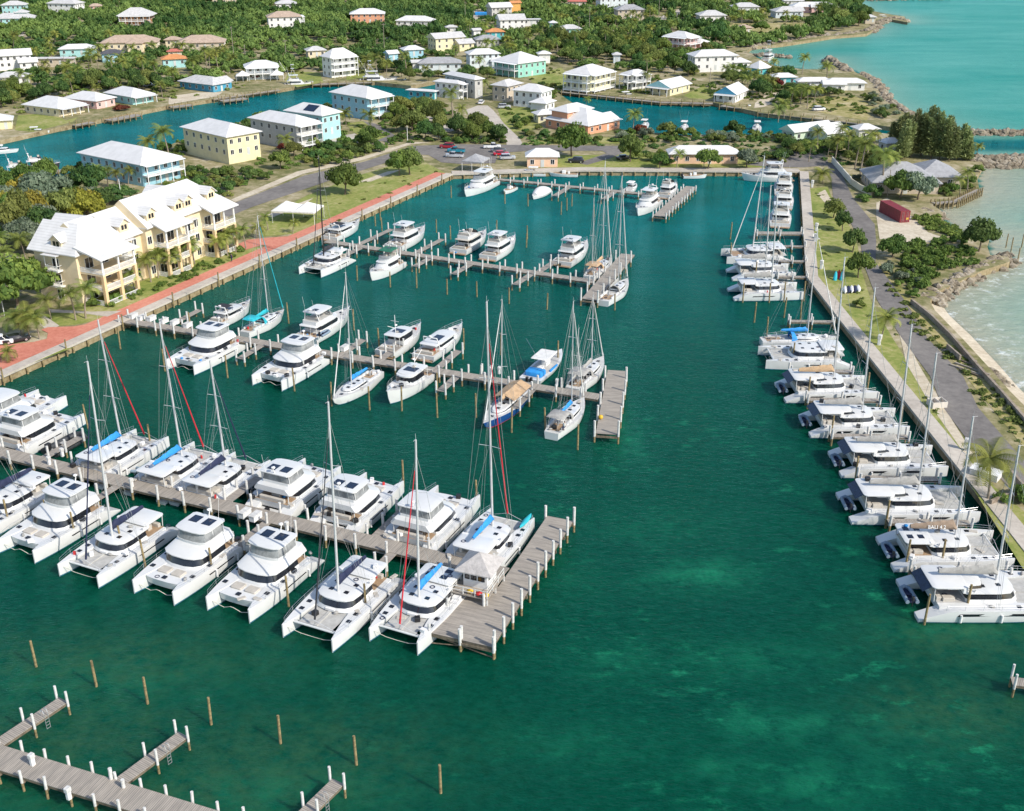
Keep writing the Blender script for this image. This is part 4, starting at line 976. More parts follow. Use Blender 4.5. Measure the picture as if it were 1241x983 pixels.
SC(376, 335, AD, 'bow', 'sailing catamaran with tall black mast beside the promenade wall', L=12.5, B=6.8, cover=BLACKC, furl=BLACKC, mast_py=192, group=G3, mast_mat=BLKP)
MY(449, 342, AD, 'white motor yacht with dark green canvas top below the far dock', L=11.5, B=4.2, ref='bow', style=0, topm=GREENC, group=G3)
# rear dock and rear quay
MY(563, 240, AD, 'large white flybridge motor yacht by the pavilion at the rear corner', L=17, B=5.4, ref='bow', style=0, group=G5)
KB(617, 233, AD, 'small open white skiff beside the big yacht on the rear dock', L=6.5, style=1, group=G5)
KB(654, 238, AD, 'white covered motorboat beside a finger of the rear dock', L=9, B=3.3, style=3, group=G5)
KB(765, 231, AU, 'small white cabin boat above the rear dock', L=8, B=2.8, style=2, group=G5)
MY(783, 255, AD, 'white motor yacht berthed at the rear dock head', L=14, B=4.6, style=0, group=G5)
MY(811, 236, AU, 'white cruiser beside the last finger of the rear dock', L=11, B=3.8, style=1, group=G5)
KB(643, 213, R(176), 'white skiff along the rear quay in front of the peach cottage', L=8.5, B=2.6, style=2, group=G5)
KB(683, 214, R(176), 'white open skiff along the rear quay right of the peach cottage', L=8, style=1, group=G5)
KB(842, 216, R(0), 'small white motorboat alone on the right of the rear quay', L=6.5, style=1, group=G5, motors=2)
# right hand quay
AQ = math.atan2(basin[4].y-basin[3].y, basin[4].x-basin[3].x)+math.pi
MY(928, 219, R(180), 'white motor yacht lying along the rear quay at its right corner', L=13.5, B=4.6, style=0, group=G4)
MY(945, 277, AQ, 'white motor yacht, nearest of the three stern on beside the right hand quay', L=12, B=5.2, ref='stern', style=0, group=G4)
MY(949, 255, AQ, 'white motor yacht, middle of the three in line along the right hand quay', L=12, B=5.0, ref='stern', style=1, group=G4)
MY(949, 238, AQ, 'white motor yacht, farthest of the three in line along the right hand quay', L=13, B=5.0, ref='stern', style=0, group=G4)
SC(880, 320, R(182), 'bow_l', 'long white catamaran with tan foredeck and leaning mast, bow away from the right hand quay', L=14.2, cover=None, furl=WHITEC, mast_py=189, group=G4, tramp=TEAK)
SC(887, 340, R(2), 'stern_r', 'white sailing catamaran with dark bimini between two others before the gap in the quay row', L=13, cover=GREYC, furl=None, mast_py=225, group=G4)
SC(889, 364, R(2), 'stern_r', 'white sailing catamaran just beyond the empty berth on the right hand quay', L=13.8, cover=GREYC, furl=None, mast_py=235, group=G4)
SB(968, 418, R(3), 'white sailboat with bright blue canvas just before the empty berth', L=13.5, B=4.6, cover=BLUEC, dodger=BLUEC, furl=WHITEC, mast_py=278, group=G4)
SC(927, 447, R(180), 'bow_l', 'mastless white catamaran, bow away from the quay, beside the blue canvas sailboat', rigged=False, group=G4, L=14)
SC(951, 487, R(2), 'stern_r', 'sailing catamaran with pale tan boom bag, sixth from the bottom of the quay row', cover=TANC, furl=None, mast_py=312, group=G4, style=2)
SC(981, 529, R(1), 'stern_r', 'sailing catamaran with grey boom bag, fifth from the bottom of the quay row', cover=GREYC, furl=None, mast_py=349, group=G4, style=2)
SC(1018, 577, R(0), 'stern_r', 'sailing catamaran with grey boom bag, fourth from the bottom of the quay row', cover=GREYC, furl=None, mast_py=393, group=G4, style=2)
SC(1030, 633, R(0), 'stern_r', 'white sailing catamaran with long dark side windows, third from the bottom of the quay row', L=15.5, B=7.6, cover=GREYC, furl=None, mast_py=428, group=G4, style=2)
SC(1081, 690, R(0), 'stern_r', 'white sailing catamaran with tan roof hatch, second from the bottom of the quay row', L=13.4, cover=SANDC, furl=None, mast_py=505, group=G4, style=1, solar=True, sign='BALI 4.2')
SC(1110, 750, R(0), 'stern_r', 'nearest sailing catamaran on the right hand quay with long dark hull window', L=16, B=7.8, cover=GREYC, furl=None, mast_py=540, group=G4, style=2)
# inflatable dinghies hung behind the right hand catamarans and tied at the docks
def DG(px, py, ang, label, z=.3, s=1.0, tube=RUBB, motor=True, group='inflatable dinghies'):
    p = at(px, py, z); r = thing('inflatable_dinghy', label, 'dinghy', (p.x, p.y, z), ang, group); dinghy_parts(r, s, tube, NAVYC if tube is RUBB else GREYD, motor=motor); return r
DG(947, 471, R(88), 'blue grey inflatable dinghy behind the sixth catamaran from the bottom of the quay', .8)
DG(975, 511, R(88), 'inflatable dinghy hung at the stern of the fifth catamaran from the bottom', .8)
DG(1014, 559, R(88), 'grey inflatable dinghy hung behind the catamaran above the long windowed one', .8)
DG(1027, 611, R(88), 'inflatable dinghy hung behind the catamaran with long dark side windows', .8)
DG(1077, 668, R(90), 'pale grey inflatable dinghy hung behind the second catamaran from the bottom', .8)
DG(1100, 722, R(90), 'pale grey inflatable dinghy hung behind the nearest quay catamaran', .8)
DG(82, 541, AU, 'large black inflatable boat with dark engines at the front dock', .0, 2.1, RUBD, group=None)
DG(158, 570, R(-20), 'grey inflatable dinghy with red fuel can behind a blue covered catamaran', .1)
DG(318, 603, R(-24), 'white inflatable dinghy beside the front dock behind the leftmost middle power catamaran', .5)
DG(393, 405, AU, 'white inflatable dinghy lashed on the long flybridge yacht', 3.0, .9)
# canal boats
KB(45, 163, R(15), 'small boat with white top tied to the canal wall by the lawn', L=8, style=2, group=G6)
KB(2, 186, R(20), 'white motorboat on the canal cut off by the left edge', L=10, B=3.2, style=2, group=G6)
MY(28, 213, R(22), 'dark hulled sport boat with white top at the canal boat lift, left one', L=10, B=3.2, style=1, hullm=BLACKC, group=G6, bow_up=.5)
MY(51, 206, R(22), 'dark hulled sport boat with white top at the canal boat lift, right one', L=10, B=3.2, style=1, hullm=BLACKC, group=G6, bow_up=.5)
MY(362, 106, R(12), 'white sport fishing yacht with tall tuna tower on the canal', L=12, B=4, style=4, group=G6)
MY(458, 101, R(2), 'long white sport fishing yacht moored at the end of the canal', L=16, B=4.6, style=4, group=G6)
KB(491, 101, R(40), 'small white boat among the piles at the canal end', L=7, style=1, group=G6)
KB(781, 155, R(70), 'white motorboat with dark cockpit on the lagoon behind the reddish bush', L=9, B=3, style=0, group=G6)
KB(829, 157, R(75), 'white motorboat with white top on the near bank of the lagoon', L=9, B=3, style=0, group=G6)
KB(917, 157, R(80), 'white centre console boat on the lagoon near the pale green house', L=9, B=3, style=0, group=G6)
KB(760, 119, R(20), 'white sport boat moored below the octagonal white house', L=9, B=3, style=2, group=G6)
KB(885, 128, R(10), 'white boat on a lift by the gabled lagoon house', L=8, style=2, group=G6)
KB(908, 133, R(10), 'grey boat on the lagoon boat lift next to the gabled house', L=7, style=1, group=G6)
MY(932, 73, R(60), 'white sport fisher moored behind the small stone breakwater', L=13, B=4, style=4, group=G6)
KB(1070, 23, R(10), 'white boat beside the far rocky point', L=11, B=3.4, style=2, group=G6)
# a turquoise kayak on the dock head catamaran
p = at(637, 633, 1.9); k_ = MB(); k_.loft([[(x, w_*math.cos(a), .2+.2*math.sin(a)) for a in [2*math.pi*j/8 for j in range(8)]] for x, w_ in ((-1.7, .02), (-1.2, .25), (0, .38), (1.2, .25), (1.7, .02))])
tag(k_.build('kayak', TURQC, None, smooth=60, loc=p, rz=AU), 'turquoise kayak lying on the side deck of a catamaran', 'kayak')
# ------------------------------------------------------------------ docks and piles
ZD = 1.45
def pile_mesh(name, top, r=.16, white=True, n=8, base=-2.0, split=1.0):
    b = MB()
    if white:
        b.tube([(0, 0, base), (0, 0, split)], r*.95, n, 1); b.tube([(0, 0, split), (0, 0, top)], r*1.08, n, 0)
    else: b.tube([(0, 0, base), (0, 0, top)], r, n, 1, r1=r*.85)
    return b.mesh(name, [PILEW, PILEB], 50)
PM = pile_mesh('pile', 3.0); PM2 = pile_mesh('pile', 2.5); PMT = pile_mesh('pile', 3.5); PMOOR = pile_mesh('mooring_pile', 4.0, .15, False); PMOORS = pile_mesh('mooring_pile', 3.2, .15, False)
def tilt(o): o.rotation_euler = (rnd.gauss(0, .018), rnd.gauss(0, .018), rnd.uniform(0, 6)); return o
def dock(label, a, c, width=2.4, spacing=5.0, extra=(), zd=ZD, pm=None, cat='dock', name='timber_dock', group=None, skip=0.0, rail=False, both=True):
    """a jetty from world point a to c, with finger piers in extra: (distance along, side, length, width)"""
    a = Vector((a[0], a[1], 0)); c = Vector((c[0], c[1], 0)); d = c-a; L = d.length; ang = math.atan2(d.y, d.x)
    root = thing(name, label, cat, a, ang, group)
    pm = pm or PM
    b = MB(); b.box(0, L, -width/2, width/2, zd-.07, zd); b.build('deck', DOCKW, root)
    b = MB()
    for y in (-width/2+.12, width/2-.12): b.box(0, L, y-.09, y+.09, zd-.36, zd-.075)
    for i in range(int(L/spacing)+1): b.box(i*spacing-.1, i*spacing+.1, -width/2-.15, width/2+.15, zd-.62, zd-.365)
    b.build('beam', DOCKB, root)
    n_ = 0
    x = skip
    while x <= L+.01:
        for sg in ((1, -1) if both else (1,)):
            if n_ < 88: o = tilt(link('pile', pm, root, (x, sg*(width/2+.16), rnd.uniform(-.22, .15)))); n_ += 1
        x += spacing
    for x0, sd, ln, wd in extra:
        b = MB(); y0, y1 = (width/2+.002, width/2+ln) if sd > 0 else (-width/2-ln, -width/2-.002)
        b.box(x0-wd/2, x0+wd/2, y0, y1, zd-.12, zd-.05); f = b.build('finger_deck', DOCKW2, root)
        for yy in ((y1-.3, y0+ln*.45) if sd > 0 else (y0+.3, y1-ln*.45)):
            for sx in (1, -1):
                if n_ < 96: link('pile', pm, root, (x0+sx*(wd/2+.15), yy, rnd.uniform(-.3, .1))); n_ += 1
    return root
DOCKW2 = planks('finger_planks', (0.38, 0.34, 0.29), (0.24, 0.215, 0.19), axis='Y')
d1a = at(-60, 533, ZD); d1b = at(612, 695, ZD)
dd = (d1b-d1a).normalized(); d1L = (d1b-d1a).length
def along(a, dvec, px, py): return (at(px, py, ZD)-a).dot(dvec)
dock('long front timber dock with white piles between the two rows of catamarans', d1a, d1b, 2.5, 4.2,
     [(along(d1a, dd, 55, 553), 1, 7, 1.3), (along(d1a, dd, 275, 607), 1, 7, 1.3), (along(d1a, dd, 452, 653), 1, 7, 1.3), (along(d1a, dd, 150, 583), -1, 6, 1.2), (along(d1a, dd, 330, 627), -1, 6, 1.2), (along(d1a, dd, 480, 665), -1, 6, 1.2)])
# dock head of the front dock: a narrow part and a wider working platform
th0 = at(564, 777, ZD); th1 = at(667, 626, ZD)
hd = (th1-th0).normalized(); hl = (th1-th0).length
head = dock('wide dock head ending the front dock, with a row of tall white piles', th0+Vector((hd.y, -hd.x, 0))*1.3, th1+Vector((hd.y, -hd.x, 0))*1.3, 3.4, 50, zd=ZD+.02, name='landing_stage')
for i in range(11):
    link('pile', PMT, head, (.2+i*(hl-.4)/10, -1.86, rnd.uniform(-.15, .15)))
for x in (.3, 6.5, hl-.2): link('pile', PM, head, (x, 1.86, 0))
MB().box(0, 10.5, 1.7, 5.4, ZD-.05, ZD+.02).build('platform_deck', DOCKW, head)
for x, y in ((0.2, 5.5), (5, 5.5), (10, 5.5), (.2, 2)): link('pile', PM2, head, (x, y, 0))
b = MB()
for i in range(9): b.box(i*hl/8.2, i*hl/8.2+.22, -1.9, 5.3 if i < 4 else 1.8, ZD-.45, ZD-.08)
b.tube([(0.1, -1.7, .1), (.1, 5.3, 1.2)], .07, 5); b.tube([(0.1, 5.3, .1), (.1, -1.7, 1.2)], .07, 5)
b.build('beam', DOCKB, head)
# hut on the dock head
hp = th0+hd*9.5+Vector((-hd.y, hd.x, 0))*2.2; hang = math.atan2(hd.y, hd.x)
hut = thing('dock_hut', 'small white dock hut with grey pyramid roof on the front dock head', 'hut', (hp.x, hp.y, ZD+.02), hang)
SHING = mat('grey_shingle', (0.48, 0.45, 0.43), .85, var=.12, bump=.5, bscale=5)
MB().box(-3.3, 2.6, -2.3, 2.6, .75, .9).build('raised_floor', DOCKW, hut)
for x in (-3.2, -.4, 2.5):
    for y in (-2.2, 2.5): MB().box(x-.1, x+.1, y-.1, y+.1, -3.2, .74).build('support_post', PILEW, hut)
hut.scale = (.88, .88, .92)
hw_ = MB().box(-1.4, 1.8, -1.5, 1.7, .9, 3.3).build('wall', WBOX, hut)
b = MB(); b.loft([[(x, y, 3.2) for x, y in rrect(-2.3, 2.7, -2.4, 2.6, .05, 1)], [(x, y, 3.35) for x, y in rrect(-2.3, 2.7, -2.4, 2.6, .05, 1)], [(x*.02+.2, y*.02+.1, 5.0) for x, y in rrect(-2.3, 2.7, -2.4, 2.6, .05, 1)]]); b.build('roof', SHING, hut)
for (x0, x1, y0, y1) in ((-1.45, -1.4, -1.2, -.3), (-1.45, -1.4, -.1, .7), (-1.45, -1.4, .85, 1.5), (-.9, .2, -1.55, -1.5), (.4, 1.5, -1.55, -1.5)):
    f_ = MB().box(x0-.01, x1+.002, y0-.002, y1+.002, 1.95, 2.85).build('window', GLASS, hut)
b = MB()
for z in (1.35, 1.85):
    b.tube([(2.5, -2.2, z), (-3.2, -2.2, z), (-3.2, 2.5, z), (-.4, 2.5, z)], .05, 5)
for x, y in ((2.5, -2.2), (.6, -2.2), (-1.3, -2.2), (-3.2, -2.2), (-3.2, -.6), (-3.2, 1), (-3.2, 2.5), (-1.8, 2.5), (-.4, 2.5)): b.box(x-.06, x+.06, y-.06, y+.06, .9, 1.92)
b.build('railing', PILEW, hut)
b = MB(); b.box(-4.6, -3.3, 1.2, 2.2, 0, .35); b.box(-4.0, -3.3, 1.2, 2.2, .35, .62); b.build('steps', WBOX, hut)
for i, (x, y, m, nm) in enumerate(((-2.6, -.9, REDP, 'red round fuel can on the dock hut floor'), (-2.5, .2, YELLOWP, 'yellow hose coil on the dock hut floor, beside the railing'), (-2.6, -1.7, YELLOWP, 'yellow jerry can in the corner of the hut floor'))):
    c_ = math.cos(hang); s_ = math.sin(hang); b = MB(); b.blob((0, 0, .25), (.45, .35, .25)); b.tube([(0, 0, .4), (.1, 0, .6)], .06, 6)
    tag(b.build('fuel_can' if i != 1 else 'hose_coil', m, None, smooth=60, loc=(hp.x+c_*x-s_*y, hp.y+s_*x+c_*y, ZD+.93)), nm, 'can' if i != 1 else 'hose')

# middle dock
d2a = at(150, 388, ZD); d2b = at(727, 481, ZD); dd2 = (d2b-d2a).normalized()
F2 = [(along(d2a, dd2, x, y), s, l, 1.3) for x, y, s, l in ((205, 394, 1, 9), (330, 410, -1, 6.5), (395, 424, -1, 6.5), (460, 436, 1, 7), (530, 446, 1, 8.5), (560, 450, -1, 6), (650, 466, -1, 7.5), (585, 457, 1, 1.2), (420, 425, 1, 7))]
dock('long middle timber dock with white piles and white dock boxes', d2a, d2b, 2.2, 4.0, F2)
dock('short dock head closing the middle dock, with a yellow buoy on it', at(735, 526, ZD), at(748, 449, ZD), 3.1, 5.2, name='landing_stage', pm=PMT)
# far dock
d3a = at(395, 292, ZD); d3b = at(720, 341, ZD); dd3 = (d3b-d3a).normalized()
F3 = [(along(d3a, dd3, x, y), s, l, 1.4) for x, y, s, l in ((430, 298, 1, 14), (500, 308, 1, 12), (570, 320, -1, 7), (645, 331, -1, 7.5), (650, 331, 1, 8), (520, 313, -1, 6), (437, 300, -1, 6))]
dock('long far timber dock with white piles below three tall motor yachts', d3a, d3b, 2.2, 4.0, F3)
dock('dock head closing the far dock beside the white sloop', at(714, 363, ZD), at(761, 308, ZD), 3.0, 4.5, name='landing_stage', pm=PMT)
# rear dock
d4a = at(604, 217, ZD); d4b = at(782, 235, ZD); dd4 = (d4b-d4a).normalized()
dock('rear timber dock with white piles parallel to the back quay', d4a, d4b, 2.0, 4.0, [(along(d4a, dd4, 690, 226), -1, 10, 1.5), (along(d4a, dd4, 745, 232), -1, 8, 1.5)], pm=PM2)
dock('slanting dock head with close white piles at the end of the rear dock', at(799, 262, ZD), at(838, 226, ZD), 3.0, 3.0, name='landing_stage', pm=PM2)
# foreground docks bottom left
d5a = at(-70, 896, ZD); d5b = at(300, 1010, ZD); dd5 = (d5b-d5a).normalized()
fd = dock('weathered timber dock with white piles in the bottom left corner, ending in open water', d5a, d5b, 2.6, 2.6, zd=ZD, pm=pile_mesh('pile', 2.35, .125))
def finger(px0, py0, px1, py1, label):
    a = at(px0, py0, ZD-.1); c = at(px1, py1, ZD-.1)
    r = dock(label, a, c, 1.3, 30, zd=ZD-.08, name='finger_pier', pm=PM2); L = (c-a).length
    for x in (L*.5, L-.15):
        for sg in (1, -1): link('pile', pile_mesh('pile', 2.75, .12), r, (x, sg*.8, 0))
    b = MB()
    for x in (L*.66, L*.66+.4): b.tube([(x, -.66, -.4), (x, -.66, ZD+.3), (x, -.5, ZD+.65), (x, -.2, ZD+.6), (x, -.2, ZD)], .03, 5)
    for z in (.0, .35, .7, 1.05): b.box(L*.66, L*.66+.4, -.68, -.63, z, z+.05)
    b.build('ladder', STEEL, r)
finger(-10, 906, 77, 848, 'short finger pier at the left edge with a white ladder')
finger(142, 950, 222, 890, 'short finger pier with white ladder left of a shorter partly cut off one')
finger(340, 1015, 410, 947, 'finger pier cut off by the bottom edge of the photo')
finger(1300, 835, 1226, 825, 'pier stub entering at the right edge over open water')
# power pedestals and boxes
def ped(px, py, label, z=ZD, s=1.0, cat='power pedestal', name='power_pedestal', group=None, ang=0.0):
    p = at(px, py, z); r = thing(name, label, cat, p, ang or AD, group)
    if name == 'power_pedestal':
        MB().bbox(-.2*s, .2*s, -.17*s, .17*s, 0, 1.1*s, .06*s).build('post', WBOX, r); MB().bbox(-.26*s, .26*s, -.23*s, .23*s, .8*s, 1.25*s, .08*s).build('head', PILEW, r)
    else:
        MB().bbox(-.75*s, .75*s, -.38*s, .38*s, 0, .62*s, .05*s).build('box', WBOX, r); MB().bbox(-.79*s, .79*s, -.42*s, .42*s, .62*s, .74*s, .05*s).build('lid', PILEW, r)
    return r
for px, py, t in ((40, 927, 'on the bottom left dock, far edge'), (84, 968, 'on the bottom left dock, near edge'), (60, 563, 'on the front dock near its left end'), (160, 590, 'on the front dock behind the navy covered catamaran'), (348, 643, 'on the front dock in front of the middle power catamaran'), (76, 553, 'on the front dock beside the black inflatable'), (605, 453, 'on the middle dock left of the ketch'), (675, 468, 'on the middle dock near its head')):
    ped(px, py, 'white power pedestal '+t)
for px, py, t in ((297, 625, 'on the front dock with the widest lid'), (790-480, 625+4, 'on the front dock right beside another'), (162, 385, 'first at the root of the middle dock'), (172, 387, 'second at the root of the middle dock'), (184, 388, 'third at the root of the middle dock'), (199, 391, 'fourth from the shore on the middle dock'), (212, 393, 'fifth from the shore on the middle dock'), (228, 396, 'sixth from the shore on the middle dock'), (418, 424, 'midway along the middle dock by a piling')):
    ped(px, py, 'white dock box '+t, name='dock_box', cat='dock box', group='white dock boxes', s=1.1)
# freestanding mooring piles
for px, py in ((44, 808), (117, 832), (179, 853), (256, 878), (340, 901), (432, 927), (534, 961)):
    p = at(px, py); tag(tilt(link('mooring_pile', PMOORS, None, p)), 'bare wooden pile standing alone in open water below the catamaran row', 'pile', 'bare piles in the open water')
for px, py in ((107, 520), (489, 590), (578, 615), (183, 515+30), (92, 655), (150, 672), (177, 690), (258, 700), (350, 735), (444, 745), (12, 640), (60, 640)):
    p = at(px, py); tag(tilt(link('mooring_pile', PMOOR, None, p)), 'wooden mooring pile between the bows of the front dock catamarans', 'pile', 'mooring piles of the front dock')
for px, py in ((232, 404), (350, 392), (429, 400), (460, 424), (562, 424), (607, 430), (146, 423), (276, 458), (357, 474), (200, 450), (448, 497), (487, 498), (530, 506), (620, 524), (577, 506), (661, 524), (676, 440), (402, 492), (530, 480), (700, 545)):
    p = at(px, py); tag(tilt(link('mooring_pile', PMOOR, None, p)), 'wooden mooring pile standing in the berths of the middle dock', 'pile', 'mooring piles of the middle dock')
for px, py in ((461, 267), (529, 282), (463, 280), (638, 300), (433, 340), (473, 348), (505, 349), (542, 357), (578, 360), (617, 368), (663, 375), (505, 343), (745, 376), (639, 290), (546, 290), (602, 283), (612, 247), (640, 250), (680, 260), (687, 255), (693, 250), (720, 263), (547, 240), (455, 274)):
    p = at(px, py); tag(tilt(link('mooring_pile', PMOORS, None, p)), 'wooden mooring pile standing in the berths of the far dock', 'pile', 'mooring piles of the far dock')
for px, py in ((1120, 757), (1097, 690), (1073, 640), (1036, 585), (1006, 534), (979, 485), (960, 442), (900, 367), (932, 367), (950, 366), (974, 365), (914, 391), (950, 385), (970, 388), (885, 316), (885, 290), (915, 340), (1140, 690), (1170, 745), (1090, 520), (1115, 575), (1050, 480), (929, 410)):
    p = at(px, py); tag(tilt(link('mooring_pile', PMOOR, None, p)), 'wooden mooring pile beside the catamarans of the right hand quay', 'pile', 'mooring piles of the right hand quay')
# piles along the promenade wall and the rear quay, each on its own
def quay_piles(path, step, label, group, m, off=.28, s0=0):
    for a, c in zip(path[:-1], path[1:]):
        a = Vector((a[0], a[1], 0)); c = Vector((c[0], c[1], 0)); d = c-a; L = d.length; d.normalize(); nr = Vector((d.y, -d.x, 0)); s = s0
        while s < L:
            p = a+d*s+nr*off; x, y = proj(p.x, p.y, 0)
            if -10 < x < 1251 and y < 993: tag(link('quay_pile', m, None, p), label, 'pile', group)
            s += step
QP = pile_mesh('quay_pile', ZL-.3, .22, False); QPT = pile_mesh('quay_pile', 3.1, .16, False)
quay_piles([basin[0], q1], 3.4, 'short dark pile bearing the promenade wall at the waterline', 'piles under the promenade edge', QP)
quay_piles([basin[0], q1], 13.6, 'tall wooden pile standing above the promenade edge', 'tall piles along the promenade', QPT, .5, 1.7)
quay_piles(bq, 3.2, 'short pile bearing the rear quay', 'piles under the rear quay', QP, .32)
quay_piles(rq[:2], 4.0, 'pile beneath the far part of the right hand quay', 'piles under the right hand quay', QP, .3)
# finger docks of the right hand quay
for i, (px, py, ln, t) in enumerate(((972, 282, 10.5, 'wide tan walkway between the motor yachts and the catamarans on the quay'), (976, 298, 6, 'narrow finger dock of the right hand quay just below the tan walkway'), (977, 316, 6, 'second narrow finger dock below the tan walkway'), (978, 335, 6, 'third narrow finger dock below the tan walkway'),
                                       (1010, 389, 8, 'finger dock in the empty berth of the right hand quay'), (1032, 449, 10, 'finger dock below the blue canvas sailboat'), (1065, 484, 11, 'finger dock between the sixth and fifth catamaran from the bottom'), (1100, 528, 11, 'finger dock below the fifth catamaran from the bottom'), (1137, 579, 10.5, 'finger dock above the long windowed catamaran'), (1175, 632, 10, 'finger dock below the long windowed catamaran'), (1222, 693, 11, 'finger dock above the nearest quay catamaran'))):
    a = at(px, py, ZD); dock(t, a, a-Vector((ln, -.35, 0)), 2.2 if i == 0 else 1.1, ln/2.02, zd=ZD-.1, name='finger_pier', pm=PM2, group='finger docks of the right hand quay')
# canal and lagoon walkways
def wharf(label, pts, width=2.0, spacing=4.0, z=1.25):
    for i, (p, q) in enumerate(zip(pts[:-1], pts[1:])):
        dock(label if len(pts) == 2 else label+(', %s stretch' % ('first', 'second', 'third', 'fourth')[i]), at(*p, z), at(*q, z), width, spacing, zd=z+.05, name='wharf', pm=PMW, cat='wharf')
PMW = pile_mesh('pile', 2.3, .18, False)
wharf('timber wharf along the lagoon below the verandah houses', [(672, 110.5), (757, 119.5), (800, 124), (864, 125.5)], 2.2, 4)
wharf('timber wharf along the lagoon beside the dry lawn', [(920, 136.5), (1049, 150.5)], 2.0, 4)
wharf('timber wharf in front of the turquoise cottage on the canal', [(257, 120.5), (338, 109)], 2.2, 3.5)
wharf('timber wharf before the tall white gabled house on the canal', [(378, 102.5), (452, 99.5)], 2.2, 3.5)
wharf('short timber jetty on the canal by the aqua and white cottage', [(131, 146), (168, 139)], 4.0, 2.5)
wharf('short timber jetty on the canal by the cream cottage', [(88, 152), (112, 148)], 3.0, 2.5)
wharf('short timber jetty on the canal left of the turquoise cottage', [(207, 130), (232, 127)], 3.4, 2.5)
wharf('short timber jetty with boat lift below the turquoise cottage', [(268, 122.5), (298, 119)], 4.0, 2.5)
wharf('white topped boat lift dock near the bright blue house', [(42, 212), (80, 206)], 3.0, 3.0)
wharf('timber boat dock of the gabled lagoon house', [(875, 128), (910, 132)], 4.0, 3.0)
wharf('timber sea walkway in front of the grey roofed house', [(1131, 246.5), (1158, 244), (1187, 230)], 1.6, 1.3, 1.5)
# ------------------------------------------------------------------ houses
ROOFW = planks('white_roof', (0.68, 0.67, 0.655), (0.60, 0.59, 0.575), .45); ROOFW.node_tree.nodes['Principled BSDF'].inputs['Roughness'].default_value = .5
[x for x in ROOFW.node_tree.nodes if x.type == 'MIX'][0].inputs[0].default_value = .22
[x for x in ROOFW.node_tree.nodes if x.type == 'MAPPING'][0].inputs['Scale'].default_value = (.5, .5, .5)
ROOFG = mat('grey_roof', (0.36, 0.36, 0.37), .8, var=.12, vscale=.8)
ROOFLG = mat('light_grey_roof', (0.55, 0.54, 0.53), .75, var=.1, vscale=.8)
ROOFT = mat('tan_roof', (0.46, 0.35, 0.27), .85, var=.12, vscale=.8)
ROOFO = mat('orange_roof', (0.60, 0.26, 0.10), .8, var=.12, vscale=.8)
ROOFR = mat('red_roof', (0.50, 0.16, 0.12), .8, var=.12, vscale=.8)
ROOFK = mat('dark_roof', (0.09, 0.09, 0.105), .8, var=.15, vscale=.8)
RM = dict(w=ROOFW, g=ROOFG, l=ROOFLG, t=ROOFT, o=ROOFO, r=ROOFR, k=ROOFK)
TRIM = mat('white_trim', (0.78, 0.78, 0.76), .6, var=.04)
WCOL = dict(white=(.74, .73, .70), cream=(.70, .60, .42), yellow=(.74, .66, .40), aqua=(.36, .62, .62), turq=(.08, .42, .46), blue=(.30, .54, .64), deepblue=(.06, .28, .42), pink=(.74, .46, .42), peach=(.76, .50, .34), orange=(.66, .32, .19), grey=(.50, .49, .46), green=(.26, .54, .45), pgreen=(.58, .70, .55), pale=(.60, .66, .68), wood=(.42, .20, .08), pyellow=(.72, .66, .42), tan=(.52, .44, .34), lilac=(.38, .36, .55), ply=(.66, .36, .10))
WIN = {}
def window_mesh(w_, h_, shut=None):
    k = (round(w_, 1), round(h_, 1))
    if k not in WIN:
        b = MB(); t = .08
        b.box(-w_/2-t, w_/2+t, -.06, .01, -h_/2-t, -h_/2); b.box(-w_/2-t, w_/2+t, -.06, .01, h_/2, h_/2+t)
        b.box(-w_/2-t, -w_/2, -.06, .01, -h_/2, h_/2); b.box(w_/2, w_/2+t, -.06, .01, -h_/2, h_/2); b.box(-.03, .03, -.055, .01, -h_/2, h_/2)
        fr = b.mesh('window', TRIM); g = MB().box(-w_/2, w_/2, -.035, .005, -h_/2, h_/2).mesh('pane', GLASS)
        WIN[k] = (fr, g)
    return WIN[k]
def add_window(root, x, y, z, ang, w_=1.1, h_=1.3, pane=True):
    fr, g = window_mesh(w_, h_)
    if pane:
        o = link('window', fr, root, (x, y, z), ang); link('pane', g, o)
    else: link('window', g, root, (x, y, z), ang)
def roof_mesh(b, w_, d, z, pitch, kind, over=.7, th=.18, ridge=None):
    """hip, gable (ridge along x unless ridge='y') or pyramid roof over a w_ x d box centred on the origin"""
    X, Y = w_/2+over, d/2+over
    alongx = (w_ >= d) if ridge is None else (ridge == 'x')
    run = Y if alongx else X; h = run*pitch
    e = [(-X, -Y, z), (X, -Y, z), (X, Y, z), (-X, Y, z)]
    if kind == 'hip':
        k = min(run, (X if alongx else Y)-.4)
        r0, r1 = ((-X+k, 0, z+h), (X-k, 0, z+h)) if alongx else ((0, -Y+k, z+h), (0, Y-k, z+h))
    else:
        r0, r1 = ((-X, 0, z+h), (X, 0, z+h)) if alongx else ((0, -Y, z+h), (0, Y, z+h))
    lo = [(p[0], p[1], z-th) for p in e]
    v = e+[r0, r1]+lo
    if alongx: f = [(0, 1, 5, 4), (2, 3, 4, 5), (3, 0, 4), (1, 2, 5)]
    else: f = [(1, 2, 5, 4), (3, 0, 4, 5), (0, 1, 4), (2, 3, 5)]
    f += [(6, 7, 1, 0), (7, 8, 2, 1), (8, 9, 3, 2), (9, 6, 0, 3), (9, 8, 7, 6)]
    if kind == 'gable':
        # gable ends recessed: leave triangles in trim material
        m = [0, 0, 1, 1]+[0]*5
        o = len(b.v); b.v += v
        for q, mm in zip(f, m): b.f.append(tuple(i+o for i in q)); b.m.append(mm)
    else: b.add(v, f)
    return h
HOUSES = []      # (x, y, radius, short description) for planting and for tree labels
